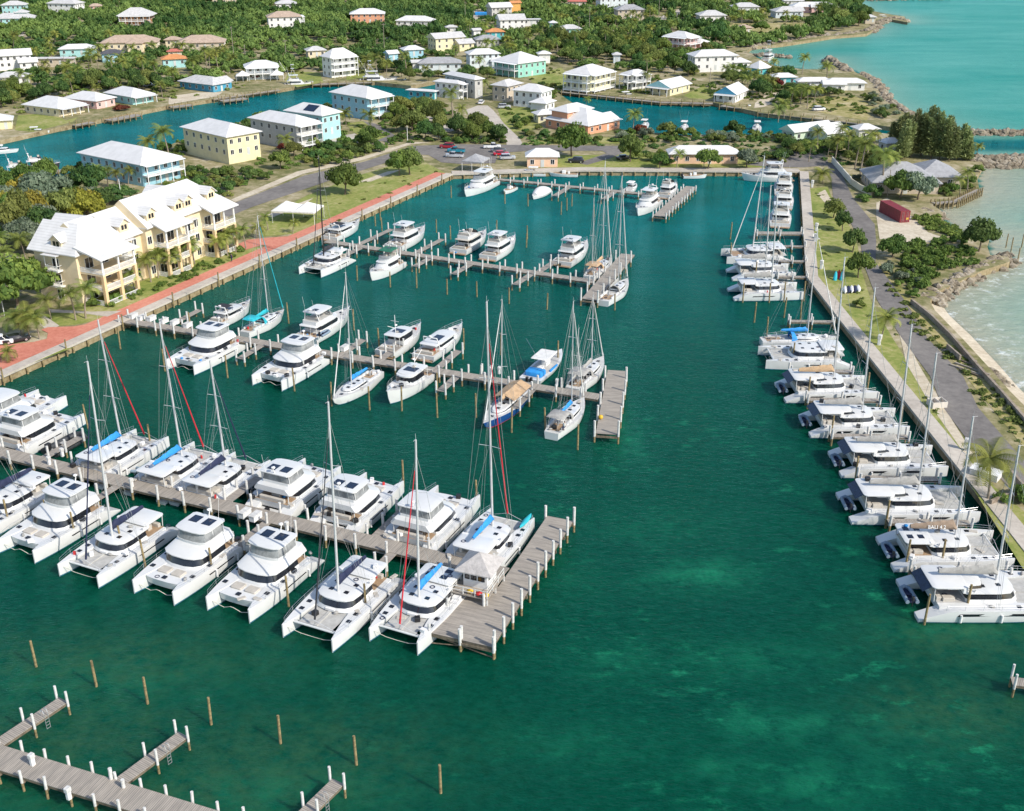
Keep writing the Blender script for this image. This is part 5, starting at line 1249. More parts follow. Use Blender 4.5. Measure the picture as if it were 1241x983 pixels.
def house(label, short, x, y, ang, w_, d, st=1, wall='white', roof='w', kind='hip', pitch=.42, porch=(), base=0.0, over=.75, ridge=None, win=True, pane=True, wing=None, gcol=None, dormer=0, cat='house', name='house', door=True, solar=False, group=None, fh=2.85, z=ZL, reg=True):
    """porch: list of sides 'f' (y-), 'r' (x+), 'b', 'l' with a verandah; wing: (dx, dy, w, d, storeys, kind)"""
    root = thing(name, label, cat, (x, y, z), ang, group)
    wm = paint(WCOL[wall], .75)
    H_ = st*fh+base
    b = MB(); b.box(-w_/2, w_/2, -d/2, d/2, -.5, H_-.05)
    wl = b.build('wall', wm, root)
    b = MB(); h = roof_mesh(b, w_, d, H_+.12, pitch, kind, over, ridge=ridge); rf = b.build('roof', [RM[roof], paint(WCOL[gcol or wall], .75)], root)
    sides = {'f': (0, -d/2, 0, w_), 'r': (w_/2, 0, math.pi/2, d), 'b': (0, d/2, math.pi, w_), 'l': (-w_/2, 0, -math.pi/2, d)}
    if win:
        for s, (cx, cy, a, ln) in sides.items():
            n_ = max(1, int(ln/(2.6 if ln < 14 else 3.2)))
            for fl in range(st):
                for i in range(n_):
                    t = (i+.5)/n_*ln-ln/2
                    if door and s == 'f' and fl == 0 and i == n_//2: continue
                    add_window(root, cx+t*math.cos(a), cy+t*math.sin(a), base+fl*fh+1.5, a, 1.0 if s in 'fb' else .95, 1.25, pane)
        if door:
            n_ = max(1, int(w_/(2.6 if w_ < 14 else 3.2))); t = (n_//2+.5)/n_*w_-w_/2
            b = MB(); b.box(t-.5, t+.5, -d/2-.06, -d/2+.01, base, base+2.1); b.build('door', paint((.55, .57, .56)), root)
    for s in porch:
        cx, cy, a, ln = sides[s]; dp = 2.2
        ca, sa = math.cos(a), math.sin(a)
        L_ = lambda u, v, zz: (cx+u*ca+v*sa, cy+u*sa-v*ca, zz)
        for fl in range(st):
            zf = base+fl*fh+(.02 if fl else .0)
            if fl or base: MB().loft([[L_(-ln/2, .003, zf-.22), L_(ln/2, .003, zf-.22), L_(ln/2, dp, zf-.22), L_(-ln/2, dp, zf-.22)], [L_(-ln/2, .003, zf), L_(ln/2, .003, zf), L_(ln/2, dp, zf), L_(-ln/2, dp, zf)]]).build('balcony_floor', TRIM, root)
        zt = base+st*fh-.02; b = MB()
        b.loft([[L_(-ln/2-.3, .003, zt-.12), L_(ln/2+.3, .003, zt-.12), L_(ln/2+.3, dp+.35, zt-.32), L_(-ln/2-.3, dp+.35, zt-.32)], [L_(-ln/2-.3, .003, zt+.1), L_(ln/2+.3, .003, zt+.1), L_(ln/2+.3, dp+.35, zt-.2), L_(-ln/2-.3, dp+.35, zt-.2)]])
        b.build('porch_roof' if st == 1 else 'verandah', RM[roof] if st == 1 else TRIM, root)
        n_ = max(2, int(ln/3.2)+1)
        for i in range(n_):
            u = -ln/2+.12+(ln-.24)*i/(n_-1); q = L_(u, dp-.12, 0)
            MBc = MB().box(q[0]-.1, q[0]+.1, q[1]-.1, q[1]+.1, -.4, zt-.3).build('column', TRIM, root)
        if base or st > 1:
            b = MB()
            for fl in range(0 if base else 1, st):
                zf = base+fl*fh
                for zz in (zf+.1, zf+.95):
                    for p_, q_ in (((-ln/2, dp-.08), (ln/2, dp-.08)), ((-ln/2+.05, .05), (-ln/2+.05, dp-.08)), ((ln/2-.05, .05), (ln/2-.05, dp-.08))):
                        b.tube([L_(*p_, zz), L_(*q_, zz)], .045, 4)
                k_ = int(ln/.35)
                for i in range(k_): q = L_(-ln/2+ln*(i+.5)/k_, dp-.08, 0); b.box(q[0]-.035, q[0]+.035, q[1]-.035, q[1]+.035, zf+.1, zf+.95)
            b.build('railing', TRIM, root)
    if wing:
        for wx, wy, ww, wd, ws, wk in (wing if isinstance(wing, list) else [wing]):
            hh = ws*fh+base
            b = MB(); b.box(wx-ww/2, wx+ww/2, wy-wd/2, wy+wd/2, -.5, hh-.05); b.build('wing_wall', wm, root)
            b = MB(); roof_mesh(b, ww, wd, hh+.1, pitch*1.03, wk, over*.9); b.v = [(p[0]+wx, p[1]+wy, p[2]) for p in b.v]; b.build('wing_roof', [RM[roof], paint(WCOL[gcol or wall], .75)], root)
            if win:
                for fl in range(ws):
                    for u in (-ww*.25, ww*.25): add_window(root, wx+u, wy-wd/2, base+fl*fh+1.5, 0, 1.0, 1.25, pane)
                    for u in (-wd*.25, wd*.25): add_window(root, wx+ww/2, wy+u, base+fl*fh+1.5, math.pi/2, 1.0, 1.25, pane)
    if solar:
        Y = w_/2+over; zz = H_+.12
        b = MB(); f_ = lambda u, t: (-Y+Y*t, -u, zz+Y*pitch*t+.08)
        b.add([f_(-d*.05, .25), f_(d*.26, .25), f_(d*.26, .85), f_(-d*.05, .85)], [(0, 1, 2, 3)]); b.build('solar_panel', SOLAR, rf)
    if reg: HOUSES.append((x, y, math.hypot(w_, d)/2, short))
    return root
def house3(A, B_, C, ze, **k):
    """house from its three visible eave corners in the photo (left, nearest, right) at eave height ze above ground"""
    z = ZL+ze; a, b_, c = at(*A, z), at(*B_, z), at(*C, z)
    a1 = math.atan2(c.y-b_.y, c.x-b_.x); a2 = math.atan2(a.y-b_.y, a.x-b_.x)-math.pi/2
    # depth on the photo is uncertain at this distance: average the two directions
    dlt = (a2-a1+math.pi) % (2*math.pi)-math.pi
    ang = k.pop('ang', None)
    if ang is None: ang = a1+dlt/2
    ca, sa = math.cos(ang), math.sin(ang)
    def solve(px, dx, dy):
        lo, hi = .5, 80
        for _ in range(40):
            m = (lo+hi)/2; q = proj(b_.x+dx*m, b_.y+dy*m, z)[0]
            if (q < px) == (dx > 0): lo = m
            else: hi = m
        return lo
    W = solve(C[0], ca, sa); D = solve(A[0], -sa, ca)
    dmax = k.pop('dmax', 40); wmax = k.pop('wmax', 40); W = min(W, wmax); D = min(D, dmax)
    ov = k.get('over', .75)
    cx = b_.x+ca*W/2-sa*D/2; cy = b_.y+sa*W/2+ca*D/2
    print('house', k.get('short'), 'ang %.0f perp err %.0f W %.1f D %.1f' % (math.degrees(ang), math.degrees(dlt), W, D))
    return house(x=cx, y=cy, ang=ang, w_=W-2*ov, d=D-2*ov, **k)
def houseC(cx, by, wpx, ang, asp=.7, **k):
    """distant house: centre column, row of its foot, width across the picture, turn"""
    p = at(cx, by, ZL); a = R(ang); s = proj(p.x+1, p.y, ZL)[0]-proj(p.x, p.y, ZL)[0]
    ext = wpx/s; ov = k.get('over', .75)
    W = ext/(abs(math.cos(a))+asp*abs(math.sin(a))); D = W*asp
    if by < 96: k['base'] = k.get('base', 0)+.9; W *= 1.08; D *= 1.08
    yy = p.y+(W*abs(math.sin(a))+D*abs(math.cos(a)))/2*.9
    return house(x=p.x*(yy/p.y), y=yy, ang=a, w_=max(W-2*ov, 3), d=max(D-2*ov, 3), **k)
E3 = 5.9
house3((92, 185), (170, 200), (221, 189), 6.0, st=2, fh=2.9, wall='blue', roof='w', porch=('f',), label='large sky blue two storey house with white hip roof and white verandah on the canal', short='the sky blue verandah house')
house3((217, 156), (273.7, 167), (318, 160), 7.8, st=2, fh=3.0, base=1.8, wall='yellow', wing=(7.5, -1, 3, 4, 1, 'hip'), label='pale yellow two storey house with white hip roof beside the canal', short='the yellow canal house', pitch=.4)
house3((299, 143), (358, 153), (388.5, 147), 7.4, st=2, fh=3.0, base=1.4, wall='grey', porch=('f',), label='grey walled two storey house with white hip roof next to the solar roofed house', short='the grey canal house')
house3((342.6, 134), (390, 141), (415.6, 135.5), 7.8, st=2, fh=3.1, base=1.6, wall='aqua', solar=True, label='aqua and white two storey house with a big black solar panel on its white roof', short='the solar roofed house', pitch=.5, gcol='aqua')
house3((398, 113), (444, 119.5), (475.6, 115), 7.4, st=2, fh=3.0, base=1.4, wall='blue', porch=('f',), label='blue two storey house with large white hip roof right of the sloping driveway', short='the driveway house', pitch=.45)
house3((524, 91), (575, 97), (588, 96), 7.0, st=2, fh=3.0, base=1.0, wall='grey', label='tall grey house with broad white hip roof at the canal end', short='the tall grey house', dmax=20, wmax=12)
house3((524, 98), (556, 103), (564, 100), 5.4, st=2, wall='white', porch=('f',), label='white fronted house with double balcony in front of the tall grey house', short='the double balcony house', dmax=13, wmax=9)
house3((491, 104.5), (527, 110.6), (532, 103), 3.2, st=1, wall='turq', label='small teal house with nearly flat white roof on the canal', short='the teal canal cottage', dmax=13, wmax=8, pitch=.3)
house3((593.5, 102), (615, 105), (635, 98.6), 5.8, st=2, wall='tan', roof='l', label='beige two storey house with grey pyramid roof at the head of the street', short='the beige grey roofed house')
house3((619, 110), (657, 113), (672, 109), 5.6, st=2, wall='white', wing=(-5.5, -7, 7, 6, 1, 'hip'), label='white two storey house with low garage wing facing the street', short='the white garage house', dmax=15, wmax=14)
house3((654, 144.5), (713, 152), (755, 146), 3.2, st=1, wall='orange', wing=[(-1, 4, 12, 7, 2, 'hip'), (6, -3.5, 7, 6, 1, 'gable')], label='bright orange house with wide white roof and cream upper storey', short='the orange house', dmax=20, wmax=22)
houseC(663, 150, 40, 20, .6, st=1, wall='pyellow', label='small pale yellow annex left of the orange house', short='the pale yellow annex')
houseC(657, 203, 42, 0, .62, st=1, wall='peach', fh=3.0, pitch=.6, label='peach cottage with white hip roof at the rear quay', short='the peach cottage', over=.6)
house3((683, 88), (716, 91.5), (744, 85), 6.8, st=2, fh=3.0, base=.8, wall='pyellow', porch=('f', 'l'), label='pale yellow two storey house with arched verandahs above the lagoon', short='the arched verandah house')
house3((752.5, 89), (766, 91.5), (788, 89), 5.6, st=2, wall='white', porch=('l', 'f'), label='white house with balcony all round and pointed white roof above the lagoon', short='the balcony house by the lagoon')
house3((783, 102.5), (813, 106.5), (839.5, 99), 3.2, st=1, wall='pyellow', kind='gable', ridge='x', porch=('l',), gcol='aqua', label='pale yellow gabled cottage with white roof on the lagoon wharf', short='the yellow gabled cottage')
house3((596, 74), (628, 78), (664.5, 74), 5.6, st=2, wall='green', porch=('l',), label='sea green two storey house with white hip roof and upper verandah', short='the sea green house')
house3((803, 43), (833, 45.5), (848, 43.5), 6.5, st=2, fh=3.1, wall='pink', porch=('l', 'f'), wing=(9, -5, 7, 6, 1, 'hip'), label='pink and white two storey house with open upper floor below a white roof', short='the pink house')
houseC(862, 88, 58, 12, .5, st=2, wall='white', wing=(12, -2, 7, 6, 1, 'hip'), label='white two storey house with stepped white roofs left of the cove', short='the white house by the cove')
house3((865, 112), (893, 114.5), (908, 107), 3.2, st=1, wall='white', kind='gable', ridge='x', porch=('l',), gcol='deepblue', label='white lagoon house with blue grey gable and deep porch', short='the blue gabled lagoon house', pitch=.6, dmax=16, wmax=15)
houseC(919, 95, 30, 35, .9, st=1, wall='turq', pitch=.7, label='white hip roofed cottage with turquoise base behind palms near the cove', short='the palm shaded cottage')
houseC(948, 103, 34, 8, .6, st=1, wall='turq', label='turquoise cottage with white roof facing the cove', short='the turquoise cove cottage')
houseC(985, 108, 46, 3, .4, st=1, wall='white', label='long low white bungalow on the shore, left part', short='the white shore bungalow')
houseC(1022, 110, 52, -4, .42, st=1, wall='white', wing=(-5, -4.5, 8, 5, 1, 'gable'), label='long low white bungalow with front gable nearest the shore rocks', short='the gabled shore bungalow')
house3((944, 153), (963, 159), (1013, 150), 3.4, st=1, wall='pgreen', kind='gable', ridge='x', wing=(3, -6, 8, 8, 1, 'gable'), label='pale green gabled house with white roofs south of the lagoon', short='the pale green house', pitch=.5, dmax=18, wmax=22)
houseC(1047, 170, 34, 10, .8, st=1, wall='white', fh=3.2, label='open white pavilion with hip roof beside the feathery trees', short='the white pavilion')
houseC(1078, 186, 34, 15, .8, st=1, wall='white', label='small white hip roofed cottage in front of the feathery trees', short='the small white cottage')
p = at(1102, 221, ZL+3.1)
house(x=p.x, y=p.y+7.5, ang=R(-4), w_=16.5, d=14, st=1, wall='tan', roof='g', pitch=.5, wing=(10.5, 6.5, 11, 12, 1, 'hip'), label='wide grey shingle hip roofed house on the sea point', short='the grey roofed sea house')
houseC(851, 199, 88, 0, .32, st=1, wall='peach', pitch=.55, label='long low building with plain white roof behind the rear quay', short='the long white roofed building')
# canal north bank
house3((25, 126), (69.6, 131), (105, 124.4), 3.2, st=1, wall='cream', porch=('f',), label='cream cottage with white hip roof and white columns on the canal lawn', short='the cream cottage', dmax=22, wmax=18)
house3((75, 115), (116, 122), (142, 115), 3.2, st=1, wall='pink', label='pink cottage with white roof between the cream and the aqua cottages', short='the pink cottage', dmax=22, wmax=16)
house3((124, 108), (158.6, 117), (188.6, 111), 3.2, st=1, wall='aqua', porch=('f',), label='aqua and white cottage with white hip roof on the canal wall', short='the aqua cottage', dmax=20, wmax=16)
houseC(2, 158, 40, 20, .9, st=1, wall='yellow', label='yellow cottage with white roof cut off by the left edge', short='the yellow edge cottage')
house3((213, 96.6), (257.6, 102.5), (281.6, 98), 3.2, st=1, wall='deepblue', roof='l', kind='hip', wing=(4, -4, 7, 6, 1, 'gable'), gcol='turq', label='bright turquoise blue cottage with grey roof and white framed gable on the canal', short='the turquoise blue cottage', dmax=20, wmax=15)
houseC(318, 97, 48, 15, .7, st=2, fh=2.5, wall='pale', porch=('f',), label='pale two storey house with white roof behind white canopies by the canal', short='the canopy house')
house3((387, 68), (400, 71), (433, 67), 8.0, st=3, fh=2.7, wall='white', kind='hip', porch=('f',), pitch=.75, label='tall white three storey house with steep white roof above the canal lawn', short='the tall three storey house', dmax=14, wmax=19)
houseC(383, 72, 28, 20, .8, st=1, wall='cream', roof='l', label='cream cottage with pale grey roof left of the tall three storey house', short='the cottage by the three storey house')
# inland and hill
houseC(345, 36, 44, 15, .65, st=2, wall='white', roof='t', porch=('r',), label='white two storey house with tan roof alone among dark trees on the hill', short='the tan roofed hill house')
houseC(347, 12, 28, 12, .8, st=1, wall='white', roof='l', label='pale roofed house at the top edge above the tan roofed hill house', short='the pale roofed top house')
houseC(277, 6, 36, 5, .6, st=2, wall='cream', label='white and cream house cut by the top edge among the trees', short='the cream top edge house')
houseC(246, 62, 58, 10, .6, st=1, wall='tan', roof='t', label='long brown hip roofed house half sunk in trees', short='the brown roofed house')
houseC(211, 58, 20, 5, .8, st=1, wall='cream', roof='t', label='tiny cream house with tan roof between two tan roofed houses', short='the tiny cream house')
houseC(160, 63, 68, 10, .5, st=1, fh=3.2, wall='cream', roof='t', wing=(3, -7, 7, 6, 1, 'hip'), label='large cream bungalow with broad tan hip roof', short='the tan roofed bungalow')
houseC(168, 34, 42, 5, .7, st=2, wall='wood', roof='l', pitch=.55, porch=('f',), over=1.5, label='brown timber house on stilts with wide grey roof', short='the brown timber house')
houseC(82, 18, 40, -12, .6, st=2, wall='white', roof='l', label='white two storey house with pale grey roof at the top left', short='the white top left house')
houseC(20, 20, 30, 10, .7, st=2, wall='aqua', roof='l', label='aqua two storey house with pale roof in the top left corner, farther one', short='the farther aqua corner house')
houseC(20, 31, 50, 8, .5, st=1, wall='aqua', roof='l', wing=(4, 2, 6, 6, 2, 'hip'), label='low aqua house with pale grey roofs in the top left corner, nearer one', short='the nearer aqua corner house')
houseC(20, 86, 46, 25, .7, st=2, fh=2.6, wall='white', kind='gable', wing=(5, -6, 7, 6, 1, 'gable'), label='white gabled house group with white roofs at the left edge', short='the white gabled house group')
houseC(96, 70, 44, 12, .5, st=1, wall='aqua', label='long aqua cottage with white hip roof above the palms', short='the long aqua cottage')
houseC(70, 82, 44, 5, .3, st=1, wall='tan', roof='l', kind='gable', label='low beige shed with flat pale roof behind the left palms', short='the low beige shed', pitch=.15)
houseC(138, 76, 30, 15, .7, st=1, wall='blue', roof='k', label='cottage with dark grey roof below the tan roofed bungalow', short='the dark roofed cottage')
houseC(212, 83, 34, 20, .7, st=1, wall='aqua', roof='o', label='aqua cottage with orange roof', short='the orange roofed cottage')
houseC(213, 73, 20, 15, .6, st=1, wall='cream', roof='r', label='small house with red roof behind the orange roofed cottage', short='the red roofed house')
houseC(18, 103, 44, 15, .6, st=1, wall='white', roof='l', label='pale roofed house behind palms at the left edge', short='the palm hidden left house')
houseC(446, 30, 42, 5, .6, st=2, fh=2.5, wall='orange', label='orange house with white hip roof alone in the forest', short='the orange forest house')
houseC(504, 34, 46, -8, .5, st=1, wall='white', label='long white roofed house in the forest right of the orange one', short='the white forest house')
houseC(541, 63, 46, 30, .6, st=2, fh=2.6, wall='pyellow', roof='l', kind='gable', ridge='x', wing=(7, -5, 8, 7, 1, 'gable'), label='pale yellow house with two grey gables', short='the yellow twin gable house')
houseC(475, 76, 20, 30, 1, st=1, wall='blue', kind='gable', label='small sky blue gabled cottage with white roof', short='the small blue gabled cottage')
houseC(500, 71, 30, 20, .7, st=1, wall='blue', label='sky blue cottage with white roof behind the small gabled one', short='the blue cottage')
houseC(533, 88, 52, 5, .5, st=1, wall='pale', roof='g', label='low house with broad grey hip roof behind the canal end', short='the grey hip roofed house')
houseC(505, 87, 16, 15, .8, st=1, wall='white', roof='l', kind='gable', label='tiny white gabled boathouse at the canal end', short='the tiny boathouse')
houseC(585, 83, 42, 15, .6, st=2, fh=2.5, wall='pale', wing=(6, -2, 6, 6, 1, 'hip'), label='pale blue house with several small white roofs', short='the pale blue house')
houseC(590, 58, 32, 10, .7, st=1, wall='grey', roof='g', label='grey roofed cottage behind the pale blue house', short='the grey roofed cottage')
houseC(600, 48, 24, 10, .7, st=1, wall='turq', roof='o', label='turquoise cottage with orange brown roof', short='the orange brown roofed cottage')
houseC(547, 42, 16, 10, .7, st=1, wall='white', roof='l', label='small pale roofed house above the yellow twin gable house', short='the small pale roofed house')
houseC(577, 46, 14, 25, .8, st=1, wall='white', roof='l', kind='gable', label='small grey gabled house by the track', short='the small grey gabled house')
houseC(605, 22, 32, 20, .8, st=2, fh=2.6, wall='grey', kind='gable', label='grey gabled house with white roof under construction near the top', short='the grey gabled house')
houseC(624, 17, 16, 20, .8, st=2, fh=2.8, wall='ply', roof='o', kind='gable', win=False, door=False, label='bare orange plywood house shell at the top', short='the plywood house')
houseC(619, 38, 36, 12, .8, st=2, fh=2.5, wall='white', roof='l', kind='gable', label='white house with pale grey gabled roof below the plywood shell', short='the pale gabled house')
houseC(644, 32, 22, 5, .5, st=1, wall='white', label='flat white building right of the pale gabled house', short='the flat white building', pitch=.1)
houseC(690, 44, 28, 8, .7, st=1, wall='green', roof='l', label='sea green cottage with pale grey roof among palms', short='the sea green palm cottage')
houseC(670, 40, 11, 8, .8, st=2, fh=2.2, wall='turq', label='tiny turquoise cottage left of the sea green palm cottage', short='the tiny turquoise cottage')
houseC(762, 25, 36, 8, .7, st=2, fh=2.6, wall='tan', roof='g', label='beige house with dark grey hip roof near the top', short='the dark grey roofed house')
houseC(699, 9, 22, 0, .8, st=1, wall='tan', roof='r', label='red roofed house cut by the top edge', short='the red roofed top house')
houseC(741, 11, 38, 12, .6, st=2, wall='pale', roof='k', label='blue grey house with dark roofs at the top edge', short='the blue grey top house')
houseC(659, 77, 18, 8, .8, st=1, fh=3.2, wall='white', label='small square white cottage among palms right of the sea green house', short='the square white cottage')
houseC(747, 77, 11, 0, 1, st=1, wall='pale', roof='l', label='tiny pale garden pavilion on the lawn behind the arched house', short='the garden pavilion', cat='pavilion')
houseC(861, 27, 34, 5, .7, st=1, wall='white', roof='l', label='pale roofed house inland of the dry field', short='the pale field house')
houseC(902, 16, 32, 3, .6, st=1, wall='white', roof='l', label='low pale roofed bungalow beside an orange flowering tree', short='the flowering tree bungalow')
houseC(952, 22, 34, 5, .7, st=1, wall='pale', roof='l', wing=(7, 3, 8, 7, 1, 'gable'), label='pale grey beach house cluster, left part', short='the left beach house')
houseC(985, 16, 54, -3, .4, st=1, wall='pink', wing=(2, -5, 9, 7, 1, 'gable'), label='pink walled beach house with long white roof near the point', short='the pink beach house')
houseC(960, 8, 24, 0, .6, st=1, wall='white', label='small white roofed house at the top beside the beach house cluster', short='the small top beach house')
houseC(900, 43, 22, 18, .8, st=1, wall='tan', roof='t', label='small sandy cottage alone on the dry field', short='the sandy field cottage')
houseC(1053, 29, 14, 0, .8, st=1, wall='tan', roof='l', label='small hut on the far wooded point', short='the point hut', cat='hut')
houseC(117, 14, 20, 25, .7, st=1, fh=2.2, wall='pink', roof='t', label='tiny pinkish cottage between trees in the top left', short='the tiny pink cottage')

# ---------------------------------------------------------------- apartment building on the promenade
cA = at(101, 368, ZL); fdir = qd; ang = math.atan2(fdir.y, fdir.x)
apt = thing('apartment_building', 'long cream apartment building with white metal roof, dormers and stacked balconies facing the promenade', 'apartment building', (cA.x, cA.y, ZL), ang)
# local: x along the facade to the right, y to the back
APW = mat('cream_stucco', (0.78, 0.64, 0.42), .8, var=.07, vscale=.4); APD = mat('ochre_stucco', (0.72, 0.52, 0.29), .8, var=.07, vscale=.4)
FH = 3.05; EH = 9.4; DP = 10.5
B1, B2, YF = 17.3, 41.6, -1.4
b = MB(); b.box(0, B1-.003, 0, DP, -.5, EH); b.box(B1, B2, YF, DP-1, -.5, EH+.9); b.build('wall', APW, apt)
def ridge_roof(name, x0, x1, y0, y1, z, h, hipl, hipr, gcol_=None):
    """roof along x, each end hipped or gabled"""
    o = .8; X0, X1, Y0, Y1 = x0-o, x1+o, y0-o, y1+o; yr = (y0+y1)/2; k = (Y1-Y0)/2
    r0 = X0+(k*.8 if hipl else 0); r1 = X1-(k*.8 if hipr else 0); th = .2
    v = [(X0, Y0, z), (X1, Y0, z), (X1, Y1, z), (X0, Y1, z), (r0, yr, z+h), (r1, yr, z+h)]
    v += [(p[0], p[1], p[2]-th) for p in v[:4]]
    b = MB(); b.add(v, [(0, 1, 5, 4), (2, 3, 4, 5), (6, 7, 1, 0), (7, 8, 2, 1), (8, 9, 3, 2), (9, 6, 0, 3), (9, 8, 7, 6)]); b.add(v, [(3, 0, 4)], 0 if hipl else 1); b.add(v, [(1, 2, 5)], 0 if hipr else 1)
    return b.build(name, [ROOFW, APW], apt)
ridge_roof('roof', 4.2, B1, 0, DP, EH+.15, 4.6, False, False); ridge_roof('roof', B1+.6, B2, YF, DP-1, EH+1.05, 5.0, False, True)
b = MB(); xr = 4.3; X0, X1, Y0, Y1, zz = -.8, 9.4, -.8, DP+.8, EH+.16; h = 4.55
b.add([(X0, Y0, zz), (X1, Y0, zz), (X1, Y1, zz), (X0, Y1, zz), (xr, Y0+3.4, zz+h), (xr, Y1, zz+h), (X0, Y0, zz-.2), (X1, Y0, zz-.2), (X1, Y1, zz-.2), (X0, Y1, zz-.2)], [(3, 0, 4, 5), (0, 1, 4), (1, 2, 5, 4), (9, 6, 0, 3), (6, 7, 1, 0), (7, 8, 2, 1), (8, 9, 3, 2), (9, 8, 7, 6)]); b.add([(X1, Y1, zz), (X0, Y1, zz), (xr, Y1, zz+h)], [(0, 1, 2)], 1); b.build('wing_roof', [ROOFW, APW], apt)
def slope_z(x, y): return (EH+.15+4.6*(y+.8)/(DP/2+.8)) if x < B1 else (EH+1.05+5.0*(y-YF+.8)/((DP-1-YF)/2+.8))
DORM = [(x, None) for x in (13.6, 19.8, 28.0, 30.9, 38.4)]+[(.35, DP/2)]
for x, yy in DORM:
    if yy is None: y0 = .35 if x < B1 else YF+.3; z0 = slope_z(x, y0); d_ = link('dormer', None, apt, (x, y0, z0-.3))
    else: d_ = link('dormer', None, apt, (x, yy-.5, EH+.35), -math.pi/2)
    b = MB(); b.box(-1.25, 1.25, 0, 3.2, 0, 2.0); b.add([(-1.25, .01, 2.0), (1.25, .01, 2.0), (0, .01, 2.95)], [(0, 1, 2)]); b.build('dormer_wall', APW, d_)
    b = MB(); b.add([(-1.7, -.4, 1.75), (0, -.4, 3.1), (1.7, -.4, 1.75), (-1.7, 4.2, 1.75), (0, 5.4, 3.1), (1.7, 4.2, 1.75), (-1.7, -.4, 1.62), (0, -.4, 2.95), (1.7, -.4, 1.62), (-1.7, 4.2, 1.62), (0, 5.4, 2.95), (1.7, 4.2, 1.62)], [(0, 1, 4, 3), (1, 2, 5, 4), (6, 9, 10, 7), (7, 10, 11, 8), (0, 6, 7, 1), (1, 7, 8, 2), (0, 3, 9, 6), (2, 8, 11, 5)]); b.build('dormer_roof', ROOFW, d_)
    for xx in (-.42, .42): link('window', window_mesh(.6, .9)[1], d_, (xx, -.02, 1.25))
for x in (10, 36):
    y1 = DP+3.5; b = MB()
    b.add([(x-4.5, DP*.5, EH+.5), (x-4.5, y1, EH+.5), (x, y1, EH+4.2), (x, DP*.4, EH+4.6), (x+4.5, DP*.5, EH+.5), (x+4.5, y1, EH+.5)], [(0, 3, 2, 1), (3, 4, 5, 2), (1, 2, 5)])
    b.box(x-4, x+4, DP-2.5, y1-.4, -.5, EH+.4); b.build('rear_gable', ROOFW, apt)
def bay(x0, x1, yo, dep, zt=EH, n_=3):
    """stack of three balconies between x0 and x1 with columns, slabs, rails and a lean-to roof"""
    bb = link('balcony_bay', None, apt, (0, yo, 0))
    for fl in (1, 2): MB().box(x0, x1, -dep, -.003, fl*FH-.28, fl*FH).build('balcony_floor', APW, bb)
    for i in range(n_):
        x = x0+.3+(x1-x0-.6)*i/(n_-1)
        MB().box(x-.32, x+.32, -dep-.02, -dep+.6, -.4, 2*FH-.285).build('pier', APD, bb)
        MB().box(x-.14, x+.14, -dep+.02, -dep+.3, 2*FH+.003, zt-.1).build('column', TRIM, bb)
    for fl in (0, 1, 2):
        zf = fl*FH; b = MB()
        for zz in (zf+.12, zf+1.0):
            b.box(x0, x1, -dep+.03, -dep+.1, zz-.04, zz+.04); b.box(x0+.02, x0+.09, -dep+.1, 0, zz-.04, zz+.04); b.box(x1-.09, x1-.02, -dep+.1, 0, zz-.04, zz+.04)
        k_ = int((x1-x0)/.22)
        for i in range(k_): x = x0+(x1-x0)*(i+.5)/k_; b.box(x-.04, x+.04, -dep+.04, -dep+.09, zf+.12, zf+1.0)
        k_ = int(dep/.22)
        for i in range(k_):
            y = -dep+dep*(i+.5)/k_; b.box(x0+.03, x0+.08, y-.04, y+.04, zf+.12, zf+1.0); b.box(x1-.08, x1-.03, y-.04, y+.04, zf+.12, zf+1.0)
        b.build('railing', TRIM, bb)
        for u in (.28, .72):
            x = x0+(x1-x0)*u; fr, g = window_mesh(1.9, 2.0); o_ = link('balcony_door', fr, bb, (x, -.02, fl*FH+1.12)); link('pane', g, o_)
    b = MB(); o = .7
    b.add([(x0-o, -dep-o, zt-.15), (x1+o, -dep-o, zt-.15), (x1+o*.4, .5, zt+1.5), (x0-o*.4, .5, zt+1.5), (x0-o, -dep-o, zt-.33), (x1+o, -dep-o, zt-.33), (x1+o*.4, .5, zt+1.1), (x0-o*.4, .5, zt+1.1)], [(0, 1, 2, 3), (7, 6, 5, 4), (4, 5, 1, 0), (5, 6, 2, 1), (7, 4, 0, 3)]); b.build('bay_roof', ROOFW, bb)
bay(.5, 9.4, 0, 5.6); bay(19.2, 26.2, YF, 3.3, EH+.6); bay(34.0, 41.2, YF, 3.3, EH+.6)
def small_balcony(x, yo, a=0.0):
    sb = link('small_balcony', None, apt, (x, yo, 0), a)
    for fl in (1, 2):
        b = MB(); b.box(-1.5, 1.5, -1.3, -.003, fl*FH-.2, fl*FH)
        for zz in (fl*FH+.1, fl*FH+.95): b.box(-1.5, 1.5, -1.28, -1.2, zz-.04, zz+.04); b.box(-1.48, -1.4, -1.2, -.01, zz-.04, zz+.04); b.box(1.4, 1.48, -1.2, -.01, zz-.04, zz+.04)
        for i in range(12): xx = -1.45+2.9*i/11; b.box(xx-.03, xx+.03, -1.27, -1.21, fl*FH+.1, fl*FH+.95)
        b.build('balcony_rail', TRIM, sb)
    for xx in (-1.45, 1.45): MB().box(xx-.06, xx+.06, -1.28, -1.16, 2*FH+.95, EH-.3).build('column', TRIM, sb)
    MB().box(-1.9, 1.9, -1.7, -.01, EH-.3, EH-.18).build('canopy', ROOFW, sb)
    for fl in range(3): fr, g = window_mesh(1.5, 1.9); o_ = link('balcony_door', fr, sb, (0, -.02, fl*FH+1.1)); link('pane', g, o_)
small_balcony(12.4, 0); small_balcony(29.6, YF); small_balcony(0, DP*.5, -math.pi/2)
for x, yo in ((15.3, 0), (18.2, YF), (32.3, YF)):
    for fl in range(3): add_window(apt, x, yo, fl*FH+1.6, 0, 1.1, 1.5)
